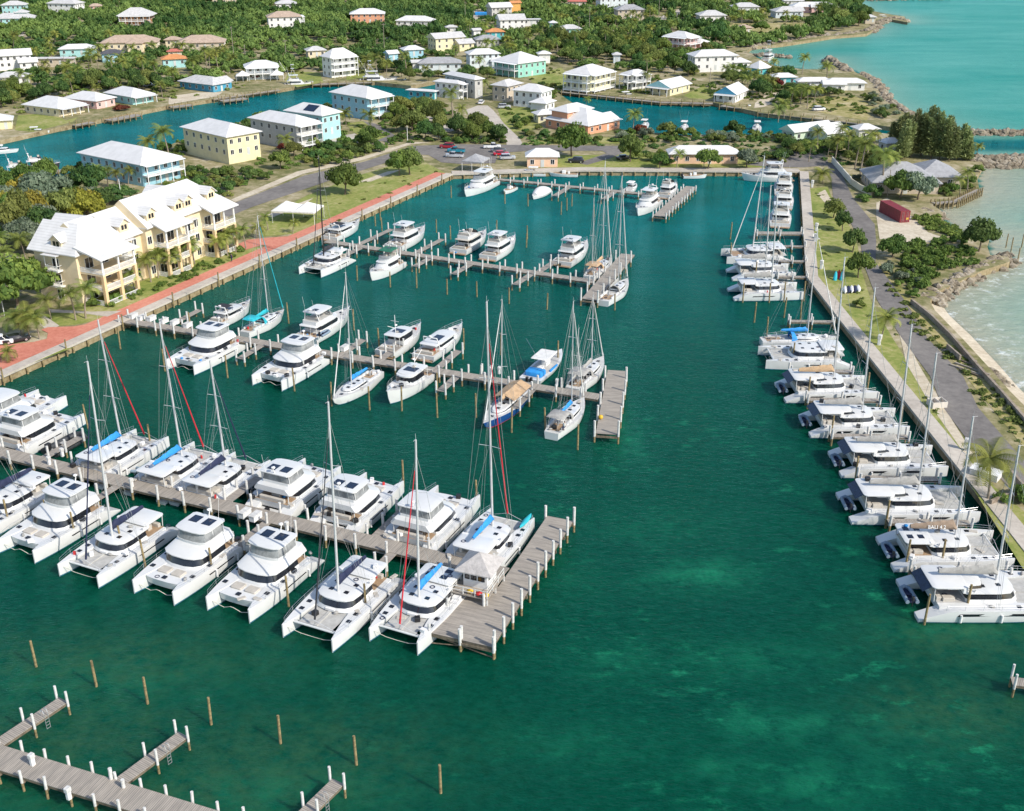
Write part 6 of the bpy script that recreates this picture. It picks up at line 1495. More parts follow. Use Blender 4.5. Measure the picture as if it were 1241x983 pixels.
for fl in range(3):
    for y in (1.2, 5): add_window(apt, B2, y, fl*FH+1.6, math.pi/2, 1.0, 1.2)
for u in (10, 22, 34): HOUSES.append((cA.x+fdir.x*u-fdir.y*5, cA.y+fdir.y*u+fdir.x*5, 10.5, 'the apartment building'))
# marquee on the lawn, pavilion on the corner, tents
def marquee(label, px, py, w_, d, ang, z=ZL, hgt=2.5, top=WHITEC, cat='marquee', reg=None):
    p = at(px, py, z); r = thing('marquee', label, cat, p, ang)
    b = MB(); X, Y = w_/2, d/2; n_ = 2 if w_ > 6 else 1
    for i in range(n_):
        x0 = -X+2*X*i/n_; x1 = -X+2*X*(i+1)/n_; xm = (x0+x1)/2
        b.add([(x0, -Y, hgt), (x1, -Y, hgt), (x1, Y, hgt), (x0, Y, hgt), (xm-.1, 0, hgt+1.6), (xm-.35*(x1-x0), -Y*.7, hgt+.38), (xm+.35*(x1-x0), -Y*.7, hgt+.38), (xm+.35*(x1-x0), Y*.7, hgt+.38), (xm-.35*(x1-x0), Y*.7, hgt+.38), (x0, -Y, hgt-.3), (x1, -Y, hgt-.3), (x1, Y, hgt-.3), (x0, Y, hgt-.3)],
              [(0, 1, 6, 5), (1, 2, 7, 6), (2, 3, 8, 7), (3, 0, 5, 8), (5, 6, 4), (6, 7, 4), (7, 8, 4), (8, 5, 4), (9, 10, 1, 0), (10, 11, 2, 1), (11, 12, 3, 2), (12, 9, 0, 3)])
    b.build('canopy', top, r)
    b = MB()
    for x in (-X+.08, 0, X-.08):
        for y in (-Y+.08, Y-.08): b.tube([(x, y, 0), (x, y, hgt)], .05, 5)
    b.build('pole', TRIM, r)
    return r
marquee('white marquee tent with two peaks on the promenade lawn', 362, 267, 10.5, 7, R(-10), hgt=3.0)
marquee('grey pyramid roofed pavilion at the rear corner of the basin', 577, 206, 6.0, 6.5, R(-20), hgt=3.0, top=ROOFG, cat='pavilion')
marquee('white canopy left of the canopy house by the canal', 295, 98, 5.5, 5.5, R(10)); marquee('white canopy right of the canopy house by the canal', 336, 97, 5.5, 5.5, R(10))
# shipping container
p = at(1083, 263, ZL); ct = thing('shipping_container', 'dark red corrugated shipping container on the sandy lot', 'container', p, R(-80))
CRED = mat('container_red', (0.24, 0.028, 0.036), .6, var=.15, vscale=.7)
b = MB(); Lc, Wc, Hc = 10.4, 2.45, 2.75; n_ = 40; ring0 = []
for sg in (-1, 1):
    pts = [(-Lc/2+Lc*i/n_, sg*(Wc/2-(.05 if i % 2 else 0))) for i in range(n_+1)]
    ring0 += pts if sg < 0 else pts[::-1]
b.loft([[(x, y, .15) for x, y in ring0], [(x, y, Hc) for x, y in ring0]])
b.box(-Lc/2-.02, Lc/2+.02, -Wc/2-.04, Wc/2+.04, .05, .2); b.box(-Lc/2-.02, Lc/2+.02, -Wc/2-.04, Wc/2+.04, Hc-.08, Hc+.04)
b.build('body', CRED, ct)
b = MB()
for y in (-.7, -.35, .35, .7): b.tube([(Lc/2+.07, y, .2), (Lc/2+.07, y, Hc-.1)], .03, 5)
b.build('locking_bar', STEEL, ct); MB().box(Lc/2+.0, Lc/2+.035, .3, .9, .7, 1.2).build('placard', YELLOWP, ct)
# sea wall beside the road (low concrete wall), garden wall, planter, fences
def wall(label, pts, h=1.0, th=.35, m=None, cat='wall', name='low_wall', z=ZL):
    P_ = [at(x, y, z) for x, y in pts]; o = P_[0]; r = MB(); rings = []
    for i, p in enumerate(P_):
        a = P_[max(i-1, 0)]; c = P_[min(i+1, len(P_)-1)]; d = (c-a).normalized(); n_ = Vector((-d.y, d.x, 0))*th/2; q = p-o
        rings.append([q+n_, q-n_, q-n_+Vector((0, 0, h)), q+n_+Vector((0, 0, h))])
        if 0: pass
    r.loft([[x-Vector((0, 0, .6)) if k < 2 else x for k, x in enumerate(g)] for g in rings])
    return tag(r.build(name, m or WALLM, None, loc=o), label, cat)
WALLM = ground_mat('wall_plaster', [(0.17, 0.13, 0.10), (0.28, 0.23, 0.18), (0.38, 0.32, 0.26)], .4, 1.5, .9, .2)
wall('long weathered sea wall between the road and the beach', [(1104, 368), (1128, 387), (1152, 411), (1188, 453), (1212, 479), (1255, 529)], .95, .4, name='sea_wall')
wall('short stretch of low wall beside the road below the sea wall', [(1147, 424), (1163, 438)], 1.1, .3)
wall('low concrete wall at the right edge by the palm', [(1211, 563), (1240, 596), (1262, 625)], 1.0, .35)
wall('low wall stub beside the quay at the right edge', [(1200, 612), (1228, 600), (1238, 600)], .7, .3)
wall('white garden wall along the lane in front of the grey roofed house', [(1008, 197), (1015, 205), (1031, 223)], 1.7, .3, m=paint((.72, .68, .58)))
wall('cream garden wall with pier at the bend of the lane', [(1031, 223.5), (1042, 231), (1056, 237)], 1.6, .3, m=paint((.70, .62, .45)))
# ------------------------------------------------------------------ vegetation
def leaf_mat(name, dark, light, rv=.25, rough=.7):
    m = bpy.data.materials.new(name); m.use_nodes = True; n = m.node_tree.nodes; l = m.node_tree.links; b = n['Principled BSDF']
    b.inputs['Roughness'].default_value = rough; b.inputs['Specular IOR Level'].default_value = .25
    oi = n.new('ShaderNodeObjectInfo'); at1 = n.new('ShaderNodeAttribute'); at1.attribute_name = 'tint'
    rp = n.new('ShaderNodeMix'); rp.data_type = 'RGBA'; rp.inputs[6].default_value = (*dark, 1); rp.inputs[7].default_value = (*light, 1)
    l.new(at1.outputs['Fac'], rp.inputs[0])
    hs = n.new('ShaderNodeHueSaturation'); l.new(rp.outputs[2], hs.inputs['Color'])
    mr = n.new('ShaderNodeMapRange'); mr.inputs[3].default_value = 1-rv; mr.inputs[4].default_value = 1+rv; l.new(oi.outputs['Random'], mr.inputs[0]); l.new(mr.outputs[0], hs.inputs['Value'])
    m2 = n.new('ShaderNodeMath'); m2.operation = 'MULTIPLY_ADD'; m2.inputs[1].default_value = 7.31; m2.inputs[2].default_value = 0; l.new(oi.outputs['Random'], m2.inputs[0])
    fr = n.new('ShaderNodeMath'); fr.operation = 'FRACT'; l.new(m2.outputs[0], fr.inputs[0])
    m3 = n.new('ShaderNodeMapRange'); m3.inputs[3].default_value = .488; m3.inputs[4].default_value = .53; l.new(fr.outputs[0], m3.inputs[0]); l.new(m3.outputs[0], hs.inputs['Hue'])
    l.new(hs.outputs[0], b.inputs['Base Color'])
    tr = n.new('ShaderNodeBsdfTranslucent'); l.new(hs.outputs[0], tr.inputs[0]); ms = n.new('ShaderNodeMixShader'); ms.inputs[0].default_value = .32
    l.new(b.outputs[0], ms.inputs[1]); l.new(tr.outputs[0], ms.inputs[2]); l.new(ms.outputs[0], n['Material Output'].inputs[0])
    return m
LEAF = leaf_mat('foliage_green', (0.065, 0.114, 0.023), (0.218, 0.283, 0.059))
LEAFD = leaf_mat('foliage_dark', (0.042, 0.088, 0.025), (0.150, 0.220, 0.053))
LEAFY = leaf_mat('foliage_yellow', (.16, .14, .02), (.42, .35, .06))
LEAFO = leaf_mat('foliage_olive', (.10, .125, .028), (.27, .30, .08))
LEAFG = leaf_mat('foliage_grey', (0.095, 0.135, 0.081), (0.297, 0.338, 0.230))
LEAFR = leaf_mat('foliage_red', (.10, .022, .02), (.30, .06, .045))
LEAFP = leaf_mat('palm_frond', (0.078, 0.116, 0.022), (0.342, 0.358, 0.078))
LEAFC = leaf_mat('casuarina_needles', (.17, .20, .075), (.40, .43, .18))
BARK = mat('bark', (.19, .14, .10), .9, var=.2, vscale=2); BARKP = mat('palm_bark', (.34, .28, .21), .9, var=.2, vscale=3)
RNG = np.random.default_rng(11)
def crown_arrays(seed, h=1.0, nclump=9, nleaf=620, leaf=.13, flat_=1.0, core=True, coresub=1, low=.25, droop=0.0):
    """unit crown (about 1 wide each way from the trunk axis, base at z=0): clumps of leaf faces round a few dark cores"""
    r = np.random.default_rng(seed); V_ = []; F_ = []; T_ = []; o = 0
    cl = []
    for i in range(nclump):
        a = 2.399*i+r.uniform(-.5, .5); q = math.sqrt((i+.5)/nclump)*.72
        z = h*(low+(1-low)*(1-q*q)*r.uniform(.55, .92))
        s = r.uniform(.30, .47)*(1.1-.35*q)
        cl.append((q*math.cos(a), q*math.sin(a), z, s, s*.8*flat_))
    v0, f0 = ICO[coresub]; v0 = np.array(v0)
    tints = []
    for cx, cy, cz, s, sz in cl:
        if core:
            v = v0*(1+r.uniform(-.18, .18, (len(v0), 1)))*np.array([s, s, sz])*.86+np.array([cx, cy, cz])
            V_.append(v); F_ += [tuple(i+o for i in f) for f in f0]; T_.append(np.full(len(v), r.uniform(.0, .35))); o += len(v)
        n_ = int(nleaf*(s*s)/sum(c[3]**2 for c in cl)); base = r.uniform(.15, .7)
        d = r.normal(size=(n_, 3)); d[:, 2] = np.abs(d[:, 2])*.9-.25; d /= np.linalg.norm(d, axis=1, keepdims=True)
        rad = r.uniform(.78, 1.18, (n_, 1)); p = d*rad*np.array([s, s, sz])+np.array([cx, cy, cz])
        nrm = d+r.normal(scale=.55, size=(n_, 3)); nrm /= np.linalg.norm(nrm, axis=1, keepdims=True)
        t = np.cross(nrm, r.normal(size=(n_, 3))); t /= np.linalg.norm(t, axis=1, keepdims=True); u = np.cross(nrm, t)
        ls = leaf*r.uniform(.6, 1.3, (n_, 1))
        q = np.stack([p-t*ls, p+u*ls*.6, p+t*ls, p-u*ls*.6], 1).reshape(-1, 3)
        if droop: q[:, 2] -= droop*np.hypot(q[:, 0], q[:, 1])**2
        V_.append(q); F_ += [(o+4*i, o+4*i+1, o+4*i+2, o+4*i+3) for i in range(n_)]
        T_.append(np.repeat(np.clip(base+r.uniform(-.25, .35, n_), 0, 1), 4)); o += len(q)
    return np.concatenate(V_), F_, np.concatenate(T_)
def mesh_from(name, V_, F_, T_, m):
    me = bpy.data.meshes.new(name); me.from_pydata(V_.tolist(), [], F_); a = me.attributes.new('tint', 'FLOAT', 'POINT'); a.data.foreach_set('value', T_.astype(np.float32)); me.materials.append(m); me.update(); return me
CR = [crown_arrays(20+i, h=.95, low=.16, nclump=9+i % 4, nleaf=1700, leaf=.072, flat_=.85) for i in range(7)]
CROWN = {nm: [mesh_from('crown', *c, m) for c in CR] for nm, m in (('green', LEAF), ('dark', LEAFD), ('yellow', LEAFY), ('olive', LEAFO), ('grey', LEAFG), ('red', LEAFR))}
SHR = [crown_arrays(60+i, h=.75, nclump=6, nleaf=700, leaf=.10, flat_=.8, low=.1) for i in range(4)]
SHRUB = {nm: [mesh_from('foliage', *c, m) for c in SHR] for nm, m in (('green', LEAF), ('dark', LEAFD), ('yellow', LEAFY), ('olive', LEAFO), ('grey', LEAFG), ('red', LEAFR))}
def trunk_mesh(seed):
    r = random.Random(seed); b = MB()
    fork = Vector((r.uniform(-.08, .08), r.uniform(-.08, .08), .42)); b.tube([(0, 0, -.05), fork*.5+Vector((.02, 0, 0)), fork], .055, 7, r1=.04)
    for i in range(5):
        a = 6.28*i/5+r.uniform(-.4, .4); e = Vector((math.cos(a)*r.uniform(.3, .55), math.sin(a)*r.uniform(.3, .55), r.uniform(.6, .95))); b.tube([fork*.95, (fork+e)/2+Vector((0, 0, .06)), e], .032, 5, r1=.012)
    return b.mesh('trunk', BARK, 60)
TRUNK = [trunk_mesh(i) for i in range(4)]
PLANTS = []
def tree(x, y, r, hgt, kind='green', sp='tree', z=ZL, label=None):
    k = rnd.randrange(100)
    root = thing('broadleaf_tree', label, 'tree', (x, y, z), rnd.uniform(0, 6.28))
    c = link('crown', CROWN[kind][k % 7], root, (0, 0, hgt*.10)); c.scale = (r, r*rnd.uniform(.85, 1.1), hgt*.96)
    t = link('trunk', TRUNK[k % 4], root); t.scale = (r*.9, r*.9, hgt*.8)
    if not label: PLANTS.append((root, x, y, kind, 'tree', r))
    return root
def shrub(x, y, r, hgt, kind='green', z=ZL, label=None):
    o = link('shrub', SHRUB[kind][rnd.randrange(4)], None, (x, y, z-.15), rnd.uniform(0, 6.28)); o.scale = (r, r*rnd.uniform(.8, 1.2), hgt*1.15)
    tag(o, label, 'shrub')
    if not label: PLANTS.append((o, x, y, kind, 'shrub', r))
    return o
def frond_mesh(seed, nf=17, L=3.3, droop=.62, wind=.5):
    r = np.random.default_rng(seed); V_ = []; F_ = []; T_ = []; o = 0
    for i in range(nf):
        a = 2.399*i+r.uniform(-.2, .2); el = 1.25-1.5*(i/nf)+r.uniform(-.15, .15); ln = L*r.uniform(.8, 1.1); tn = float(np.clip(r.uniform(.2, .9)-.35*(i/nf > .75), 0, 1))
        d = np.array([math.cos(a), math.sin(a), 0]); side = np.array([-d[1], d[0], 0]); ns = 9; p = np.zeros(3); ang_ = el
        for s in range(ns):
            t = s/ns; st = ln/ns; q = p+d*math.cos(ang_)*st+np.array([-wind*.12*t, -.02, math.sin(ang_)*st]); ang_ -= droop*.26*(1+t)
            w0 = ln*.25*math.sin(math.pi*min(1, (t+.12)))**.6; sag = .4
            for sg in (1, -1):                                   # leaflets: separate narrow blades each side
                for u in (0.0, .34, .67):
                    bp = p+(q-p)*u; tip = bp+(side*sg*w0+d*w0*.5-np.array([0, 0, w0*sag]))*r.uniform(.8, 1.1); nx_ = p+(q-p)*(u+.27)
                    V_.append([bp, nx_, tip+(q-p)*.05, tip]); F_.append((o, o+1, o+2, o+3)); T_ += [tn]*4; o += 4
            p = q
    return np.array(V_).reshape(-1, 3), F_, np.array(T_)
FRM = [mesh_from('fronds', *frond_mesh(90+i, 16+i, wind=(.3, 1.2, .6)[i % 3]), LEAFP) for i in range(5)]
def ptrunk(seed):
    r = random.Random(seed); b = MB(); bx_, by_ = r.uniform(-.12, .12), r.uniform(-.12, .12)
    b.tube([(bx_*t*t, by_*t*t, t*1.0-.02) for t in (0, .2, .45, .7, 1)], .03, 7, r1=.018); b.blob((bx_, by_, .99), (.035, .035, .03)); return b.mesh('trunk', BARKP, 60), (bx_, by_)
PTR = [ptrunk(i) for i in range(5)]
def palm(x, y, hgt, s=1.0, label=None, z=ZL):
    k = rnd.randrange(5); root = thing('palm_tree', label, 'palm', (x, y, z), rnd.uniform(-.6, .6))
    t = link('trunk', PTR[k][0], root); t.scale = (hgt*.8+1.5, hgt*.8+1.5, hgt)
    f = link('fronds', FRM[rnd.randrange(5)], root, (PTR[k][1][0]*(hgt*.8+1.5), PTR[k][1][1]*(hgt*.8+1.5), hgt), rnd.uniform(-.8, .8)); f.scale = (s, s, s)
    if not label: PLANTS.append((root, x, y, 'palm', 'palm', 2.5))
    return root
def caz(x, y, hgt, r, label):
    """feathery casuarina: tall leaning plumes"""
    root = thing('casuarina_tree', label, 'tree', (x, y, ZL), rnd.uniform(0, 6))
    rr = np.random.default_rng(int(x*10)); V_ = []; F_ = []; T_ = []; o = 0
    n_ = 3400; hgt *= 1.12; r *= 1.15; t = rr.uniform(.06, 1, n_); pk = rr.integers(0, 4, n_); phh = np.array([1, .86, .78, .9])[pk]; pox = np.array([0, -.5, .55, .1])[pk]*r; poy = np.array([0, .3, -.2, -.6])[pk]*r; a = rr.uniform(0, 6.28, n_); rad = r*.62*(1-t*.97)**.7*rr.uniform(.2, 1.05, n_)*(.6+.6*np.sin(t*15+np.round(a*1.1)*2.1)**2)
    p = np.stack([pox*(.4+t)+rad*np.cos(a)-.10*hgt*t*t, poy*(.4+t)+rad*np.sin(a), (t*hgt+rad*.25)*phh], 1)
    d = np.stack([np.cos(a)*.7, np.sin(a)*.7, rr.uniform(-.1, 1.0, n_)], 1)+rr.normal(scale=.25, size=(n_, 3)); d /= np.linalg.norm(d, axis=1, keepdims=True)
    sd = np.cross(d, rr.normal(size=(n_, 3))); sd /= np.linalg.norm(sd, axis=1, keepdims=True); ls = rr.uniform(.5, 1.1, (n_, 1))
    q = np.stack([p, p+d*ls*.5+sd*.16, p+d*ls, p+d*ls*.5-sd*.16], 1).reshape(-1, 3); T_ = np.repeat(np.clip(.5*(rad/r/(1-t+.05))+rr.uniform(-.2, .35, n_), 0, 1), 4)
    link('crown', mesh_from('crown', q, [(4*i, 4*i+1, 4*i+2, 4*i+3) for i in range(n_)], T_, LEAFC), root)
    MB().tube([(0, 0, -.2), (.1, 0, hgt*.5), (.15, .1, hgt*.95)], .2, 6, r1=.04).build('trunk', BARK, root)
    return root
for i, (px, py, h_, r_) in enumerate(((1092, 193, 10, 2.8), (1104, 190, 12, 3.2), (1116, 189, 13, 3.2), (1128, 192, 12.5, 3.2), (1138, 193, 12, 3.0), (1150, 194, 11, 2.8), (1160, 193, 9, 2.5), (1172, 194, 6.5, 2.0), (1085, 182, 9, 2.6), (1110, 178, 9, 2.6))):
    p = at(px, py, ZL)
    caz(p.x, p.y, h_, r_, ('feathery casuarina at the left end of the tall feathery row on the point', 'second casuarina from the left in the feathery row', 'tallest feathery casuarina on the point', 'feathery casuarina just right of the tallest one', 'feathery casuarina behind the grey roof ridge', 'feathery casuarina beside the channel, sixth in the row', 'shorter casuarina near the right end of the feathery row', 'smallest casuarina at the right end beside the rocks', 'casuarina behind the small white cottage', 'casuarina set back behind the row by the channel')[i])

# where nothing may grow: roads, water, houses
def wpoly(pts): return [tuple(at(x, y, ZL)[:2]) for x, y in pts]
NO = [wpoly(road_l+road_r), [tuple(p[:2]) for p in canal],
      wpoly([(280, 247), (367, 213), (440, 196), (498, 176), (752, 177), (760, 183), (745, 190), (712, 200), (640, 184), (604, 200), (519, 199), (500, 188), (466, 198), (400, 219), (306, 251)]),
      wpoly([(614, 176), (593, 150), (569, 140), (563, 134), (579, 128), (598, 134), (630, 168)]),
      wpoly([(390, 172), (430, 160), (470, 166), (455, 150), (440, 146), (482, 164), (480, 172)])]
OUTP = [(p[0], p[1]) for p in outer]
def free(x, y, m=1.0):
    if not inpoly(x, y, OUTP): return False
    for q in NO:
        if inpoly(x, y, q): return False
    for hx, hy, hr, _ in HOUSES:
        # keep the house and the view of its front clear
        if (x-hx)**2+(y-hy)**2 < (hr*.85+m)**2: return False
        if abs(x-hx) < hr*.85 and hy-hr-5-m < y < hy: return False
    return True
PLACED = []
def far_enough(x, y, d):
    for a, b_ in PLACED:
        if (a-x)**2+(b_-y)**2 < d*d: return False
    return True
def plantpx(fn, px, py, *a, **k):
    p = at(px, py, ZL); PLACED.append((p.x, p.y)); return fn(p.x, p.y, *a, **k)
# trees one can point to
for px, py, r_, h_, kd, lb in ((418, 236, 4.6, 7.5, 'green', 'broad round tree on the promenade lawn, right of the marquee'), (497, 212, 4.4, 7, 'olive', 'olive green tree on the lawn near the car park, right of two'), (484, 213, 3.8, 6.5, 'green', 'tree on the lawn near the car park, left of two'),
                              (22, 374, 7, 9, 'green', 'large dense round tree left of the apartment building'), (693, 190, 5.5, 9, 'green', 'tall bushy tree in front of the orange house'), (858, 205, 4.2, 5.5, 'green', 'dense tree before the middle of the long white roofed building'), (800, 204, 3, 4, 'green', 'bright green tree at the left of the long white roofed building'),
                              (764, 196, 4.5, 7.5, 'olive', 'olive tree beside the curved drive right of the car park'), (905, 203, 3.8, 5, 'grey', 'silvery grey tree at the right of the long white roofed building'), (1010, 264, 2.9, 4.2, 'olive', 'first small tree in the row along the quay lane, beside the yachts'), (1021, 280, 2.6, 4.4, 'dark', 'second tree in the row along the quay lane'), (1033, 306, 2.9, 5, 'dark', 'darkest tree in the row along the quay lane'), (1040, 337, 3.0, 5, 'green', 'last tree of the quay lane row, beside the kayaks'),
                              (1082, 312, 3.6, 4.2, 'green', 'spreading bushy tree beside the lane bend'), (1186, 305, 4.2, 6.5, 'dark', 'round dark tree alone at the rocky shore point'), (1090, 240, 4.5, 6.5, 'green', 'bright green tree in front of the grey roofed sea house, left'), (1112, 242, 5, 6.5, 'grey', 'grey green tree in front of the grey roofed sea house, middle'),
                              (868, 54, 8, 10, 'dark', 'big dark tree beside the pink house by the cove'), (922, 40, 5, 6, 'green', 'rounded tree at the edge of the dry field'), (983, 36, 5, 7, 'dark', 'dark tree on the rocky shore of the dry field'), (1015, 30, 7, 9, 'olive', 'broad tree on the far wooded point'), (1002, 22, 7, 9, 'dark', 'tall dark tree at the back of the far wooded point'), (1040, 32, 6, 8, 'green', 'tree at the tip of the far wooded point'), (1048, 22, 6, 7, 'dark', 'tree behind the tip of the far point'),
                              (905, 8, 4, 5, 'yellow', 'orange flowering tree beside the low bungalow at the top'), (110, 240, 6, 8, 'dark', 'dark tree behind the apartment roof'), (60, 250, 6.5, 8, 'grey', 'pale grey green tree behind the apartment building'), (340, 205, 3.5, 5, 'green', 'dark bush tree between the yellow canal house and the road'), (357, 190, 3, 4, 'olive', 'olive tree above the left road'), (448, 180, 4.2, 6, 'green', 'round tree by the road below the sloping driveway'), (335, 160, 4, 6, 'dark', 'dark tree between the yellow and the grey canal houses'), (500, 160, 5, 6.5, 'olive', 'round olive tree left of the tall palm'), (487, 140, 4.5, 6, 'olive', 'tree right of the blue house above the driveway')):
    plantpx(tree, px, py, r_, h_, kd, label=lb)
for px, py, r_, h_, kd, lb in ((716, 160, 3, 2.5, 'red', 'reddish bush before the lagoon bank'), (345, 181, 2.2, 2, 'red', 'dark red bush beside the yellow palm'), (808, 163, 3.6, 4, 'olive', 'round reddish brown bush on the lagoon bank'), (776, 162, 2.6, 3, 'red', 'red bush on the near lagoon bank'), (890, 163, 4, 4.5, 'dark', 'dark green rounded bush on the lagoon bank'), (942, 106, 3.5, 4, 'red', 'purple red bush before the turquoise cove cottage'), (148, 134, 3.2, 2.2, 'red', 'flame red bush in front of the aqua cottage'), (310, 96, 2, 2.4, 'red', 'magenta bush by the canopy house'), (1185, 208, 2, 2, 'green', 'bush at the foot of the rock jetty'),
                              (1040, 372, 1.6, 1.6, 'green', 'low bright bush on the quay lawn beside the hull racks'), (1240, 605, 2.2, 2.0, 'green', 'green shrub at the right edge beside the low wall'), (1213, 607, 1.4, 1.0, 'green', 'small low plant patch under the right edge palm'), (1046, 243, 2.2, 1.8, 'green', 'bright green bush on the sandy lot corner'), (140, 365, 1.6, 1.6, 'green', 'clipped round bush before the apartment building, left one'), (152, 358, 1.5, 1.4, 'green', 'clipped round bush before the apartment building, right one'), (114, 370, 1.6, 1.5, 'green', 'hedge bush at the apartment garden terrace')):
    plantpx(shrub, px, py, r_, h_, kd, label=lb)
# palms one by one
PALMS = [(92, 388, 7, 1.1), (104, 386, 8, 1.1), (62, 387, 5.5, .95), (36, 410, 4.5, 1.2), (48, 411, 4, 1.1), (27, 408, 4, 1.1), (9, 438, 1.8, .7), (163, 353, 5.5, .95), (183, 342, 6.5, 1), (192, 337, 7, 1), (206, 335, 5.5, .9), (214, 332, 6.5, 1), (226, 324, 6.5, 1), (236, 320, 6, .95), (268, 312, 5.5, .9), (276, 310, 6, 1), (286, 306, 6.5, 1), (298, 302, 6, .9), (311, 289, 3.5, .8), (325, 279, 3.2, .7), (355, 283, 2.5, .6),
         (10, 330, 6, 1), (32, 318, 7, 1.1), (4, 312, 6, 1), (58, 300, 5.5, 1), (20, 345, 6, 1),
         (180, 200, 6.5, 1.3), (206, 197, 9, 1.5), (345, 187, 4.5, 1.2), (549, 152, 11, 1.4), (118, 224, 4.5, .8), (131, 227, 4.5, .8), (144, 229, 4.2, .8), (156, 226, 4.2, .8), (166, 222, 3, .8),
         (1068, 232, 10, 1.5), (1076, 226, 8, 1.2), (1042, 215, 9, 1.4), (1036, 205, 8, 1.2), (997, 222, 2.6, 1.2), (1172, 232, 5, .9), (1163, 236, 4, .8), (1068, 412, 4, 1.15), (1197, 605, 5.5, 1.6), (1027, 192, 7, 1.1), (1012, 195, 6, 1), (1050, 196, 7.5, 1.1), (980, 196, 5, 1), (990, 184, 6, 1), (1003, 190, 5, 1), (1020, 180, 6, 1.1), (1058, 188, 6, 1.1),
         (972, 90, 7, 1.2), (912, 110, 6, 1.1), (905, 112, 5.5, 1), (935, 92, 6, 1), (896, 108, 5, 1), (943, 148, 4.5, 1.2), (950, 143, 5, 1.2), (958, 130, 6, 1.1), (978, 132, 7, 1.2), (970, 126, 6, 1.1), (986, 128, 6, 1.1), (767, 160, 5.5, 1.3), (784, 108, 6, 1), (744, 66, 8, 1.2), (641, 62, 7, 1.2), (655, 58, 8, 1.2), (676, 68, 7, 1.1), (697, 60, 8, 1.2), (712, 70, 7, 1.1), (734, 60, 8, 1.1), (766, 30, 7, 1.2), (784, 90, 7, 1.1), (668, 24, 8, 1.2), (640, 50, 6, 1.2),
         (175, 92, 7, 1.2), (168, 86, 7, 1.2), (150, 96, 7, 1.2), (138, 92, 7, 1.2), (120, 88, 7, 1.2), (108, 86, 7, 1.3), (190, 98, 7, 1.2), (197, 118, 5, 1), (120, 120, 4.5, .9), (88, 112, 6, 1), (40, 112, 6, 1), (12, 118, 5.5, 1.1), (30, 108, 6, 1.1), (322, 92, 5, 1), (405, 92, 3.5, 1), (588, 112, 4, .9), (600, 115, 3.5, .8), (560, 150, 5, 1.1), (528, 60, 6, 1), (552, 74, 6, 1), (582, 90, 6, 1.1), (1183, 190, 3, .8), (710, 130, 3, .7), (820, 203, 4, .9), (853, 204, 4, .8)]
for px, py, h_, s_ in PALMS:
    if px < 330 and 280 < py < 400: h_ *= .72
    plantpx(palm, px, py, h_, s_*1.0)

# smaller trees and shrubs scattered over named areas
def roomy(x, y):
    """greatest height here that leaves the front of the house behind in sight"""
    m = 99
    for hx, hy, hr, _ in HOUSES:
        if abs(x-hx) < hr+1 and 0 < hy-y < 42: m = min(m, 1.0+.15*max(0, hy-hr*.7-y))
    return m
def cover(name, label, poly_px, n_, r0, r1, h, m, seed=3, base=ZL, chk=False):
    low = [crown_arrays(400+i, h=.8, nclump=4, nleaf=110, leaf=.22, flat_=.8, low=.05) for i in range(4)]
    P_ = wpoly(poly_px); xs = [p[0] for p in P_]; ys = [p[1] for p in P_]; r = random.Random(seed); V_ = []; fl = []; T2 = []; o = 0; got = 0
    for _ in range(n_*20):
        if got >= n_: break
        x = r.uniform(min(xs), max(xs)); y = r.uniform(min(ys), max(ys))
        if not inpoly(x, y, P_) or (chk and not free(x, y, -.5)): continue
        V, F, T = low[r.randrange(4)]; rad = r.uniform(r0, r1); a = r.uniform(0, 6.28); c, s_ = math.cos(a), math.sin(a); got += 1
        V_.append(np.stack([x+rad*(V[:, 0]*c-V[:, 1]*s_), y+rad*(V[:, 0]*s_+V[:, 1]*c), base-.15+h*r.uniform(.6, 1.2)*V[:, 2]], 1)); fl += [tuple(i+o for i in f) for f in F]; T2.append(np.clip(T+r.uniform(-.2, .35), 0, 1)); o += len(V)
    me = mesh_from(name, np.concatenate(V_), fl, np.concatenate(T2), m); tag(link(name, me), label, 'undergrowth', kind='stuff')
def scatter(poly_px, n_, fn, gap, m=1.5):
    P_ = wpoly(poly_px); xs = [p[0] for p in P_]; ys = [p[1] for p in P_]; got = 0
    for _ in range(n_*14):
        if got >= n_: break
        x = rnd.uniform(min(xs), max(xs)); y = rnd.uniform(min(ys), max(ys))
        if inpoly(x, y, P_) and free(x, y, m) and far_enough(x, y, gap): PLACED.append((x, y)); fn(x, y); got += 1
def T_(kinds, r0, r1, hr=1.35): return lambda x, y: (lambda r: tree(x, y, r, max(2.2, min(roomy(x, y), r*rnd.uniform(hr, hr+.5))), rnd.choice(kinds)))(rnd.uniform(r0, r1))
def S_(kinds, r0, r1): return lambda x, y: (lambda r: shrub(x, y, r, r*rnd.uniform(.8, 1.2), rnd.choice(kinds)))(rnd.uniform(r0, r1))
scatter([(-10, 225), (60, 222), (100, 232), (150, 246), (128, 262), (60, 300), (20, 330), (-10, 330)], 34, T_(['green', 'yellow', 'olive', 'dark', 'green', 'green', 'grey'], 3.2, 5.2), 5.0)
scatter([(-10, 330), (30, 330), (40, 360), (60, 380), (40, 385), (-10, 372)], 6, S_(['green', 'dark'], 1.5, 2.5), 3)
scatter([(235, 200), (280, 208), (330, 212), (300, 235), (262, 240), (240, 215)], 14, S_(['green', 'olive', 'dark'], 1.4, 2.8), 2.6)
scatter([(330, 175), (400, 165), (470, 175), (440, 192), (370, 208), (330, 215)], 16, S_(['green', 'olive', 'dark'], 1.5, 3), 2.8)
scatter([(455, 130), (520, 128), (545, 160), (600, 150), (615, 172), (500, 172), (480, 160)], 26, T_(['green', 'olive', 'dark'], 2.2, 3.8), 4)
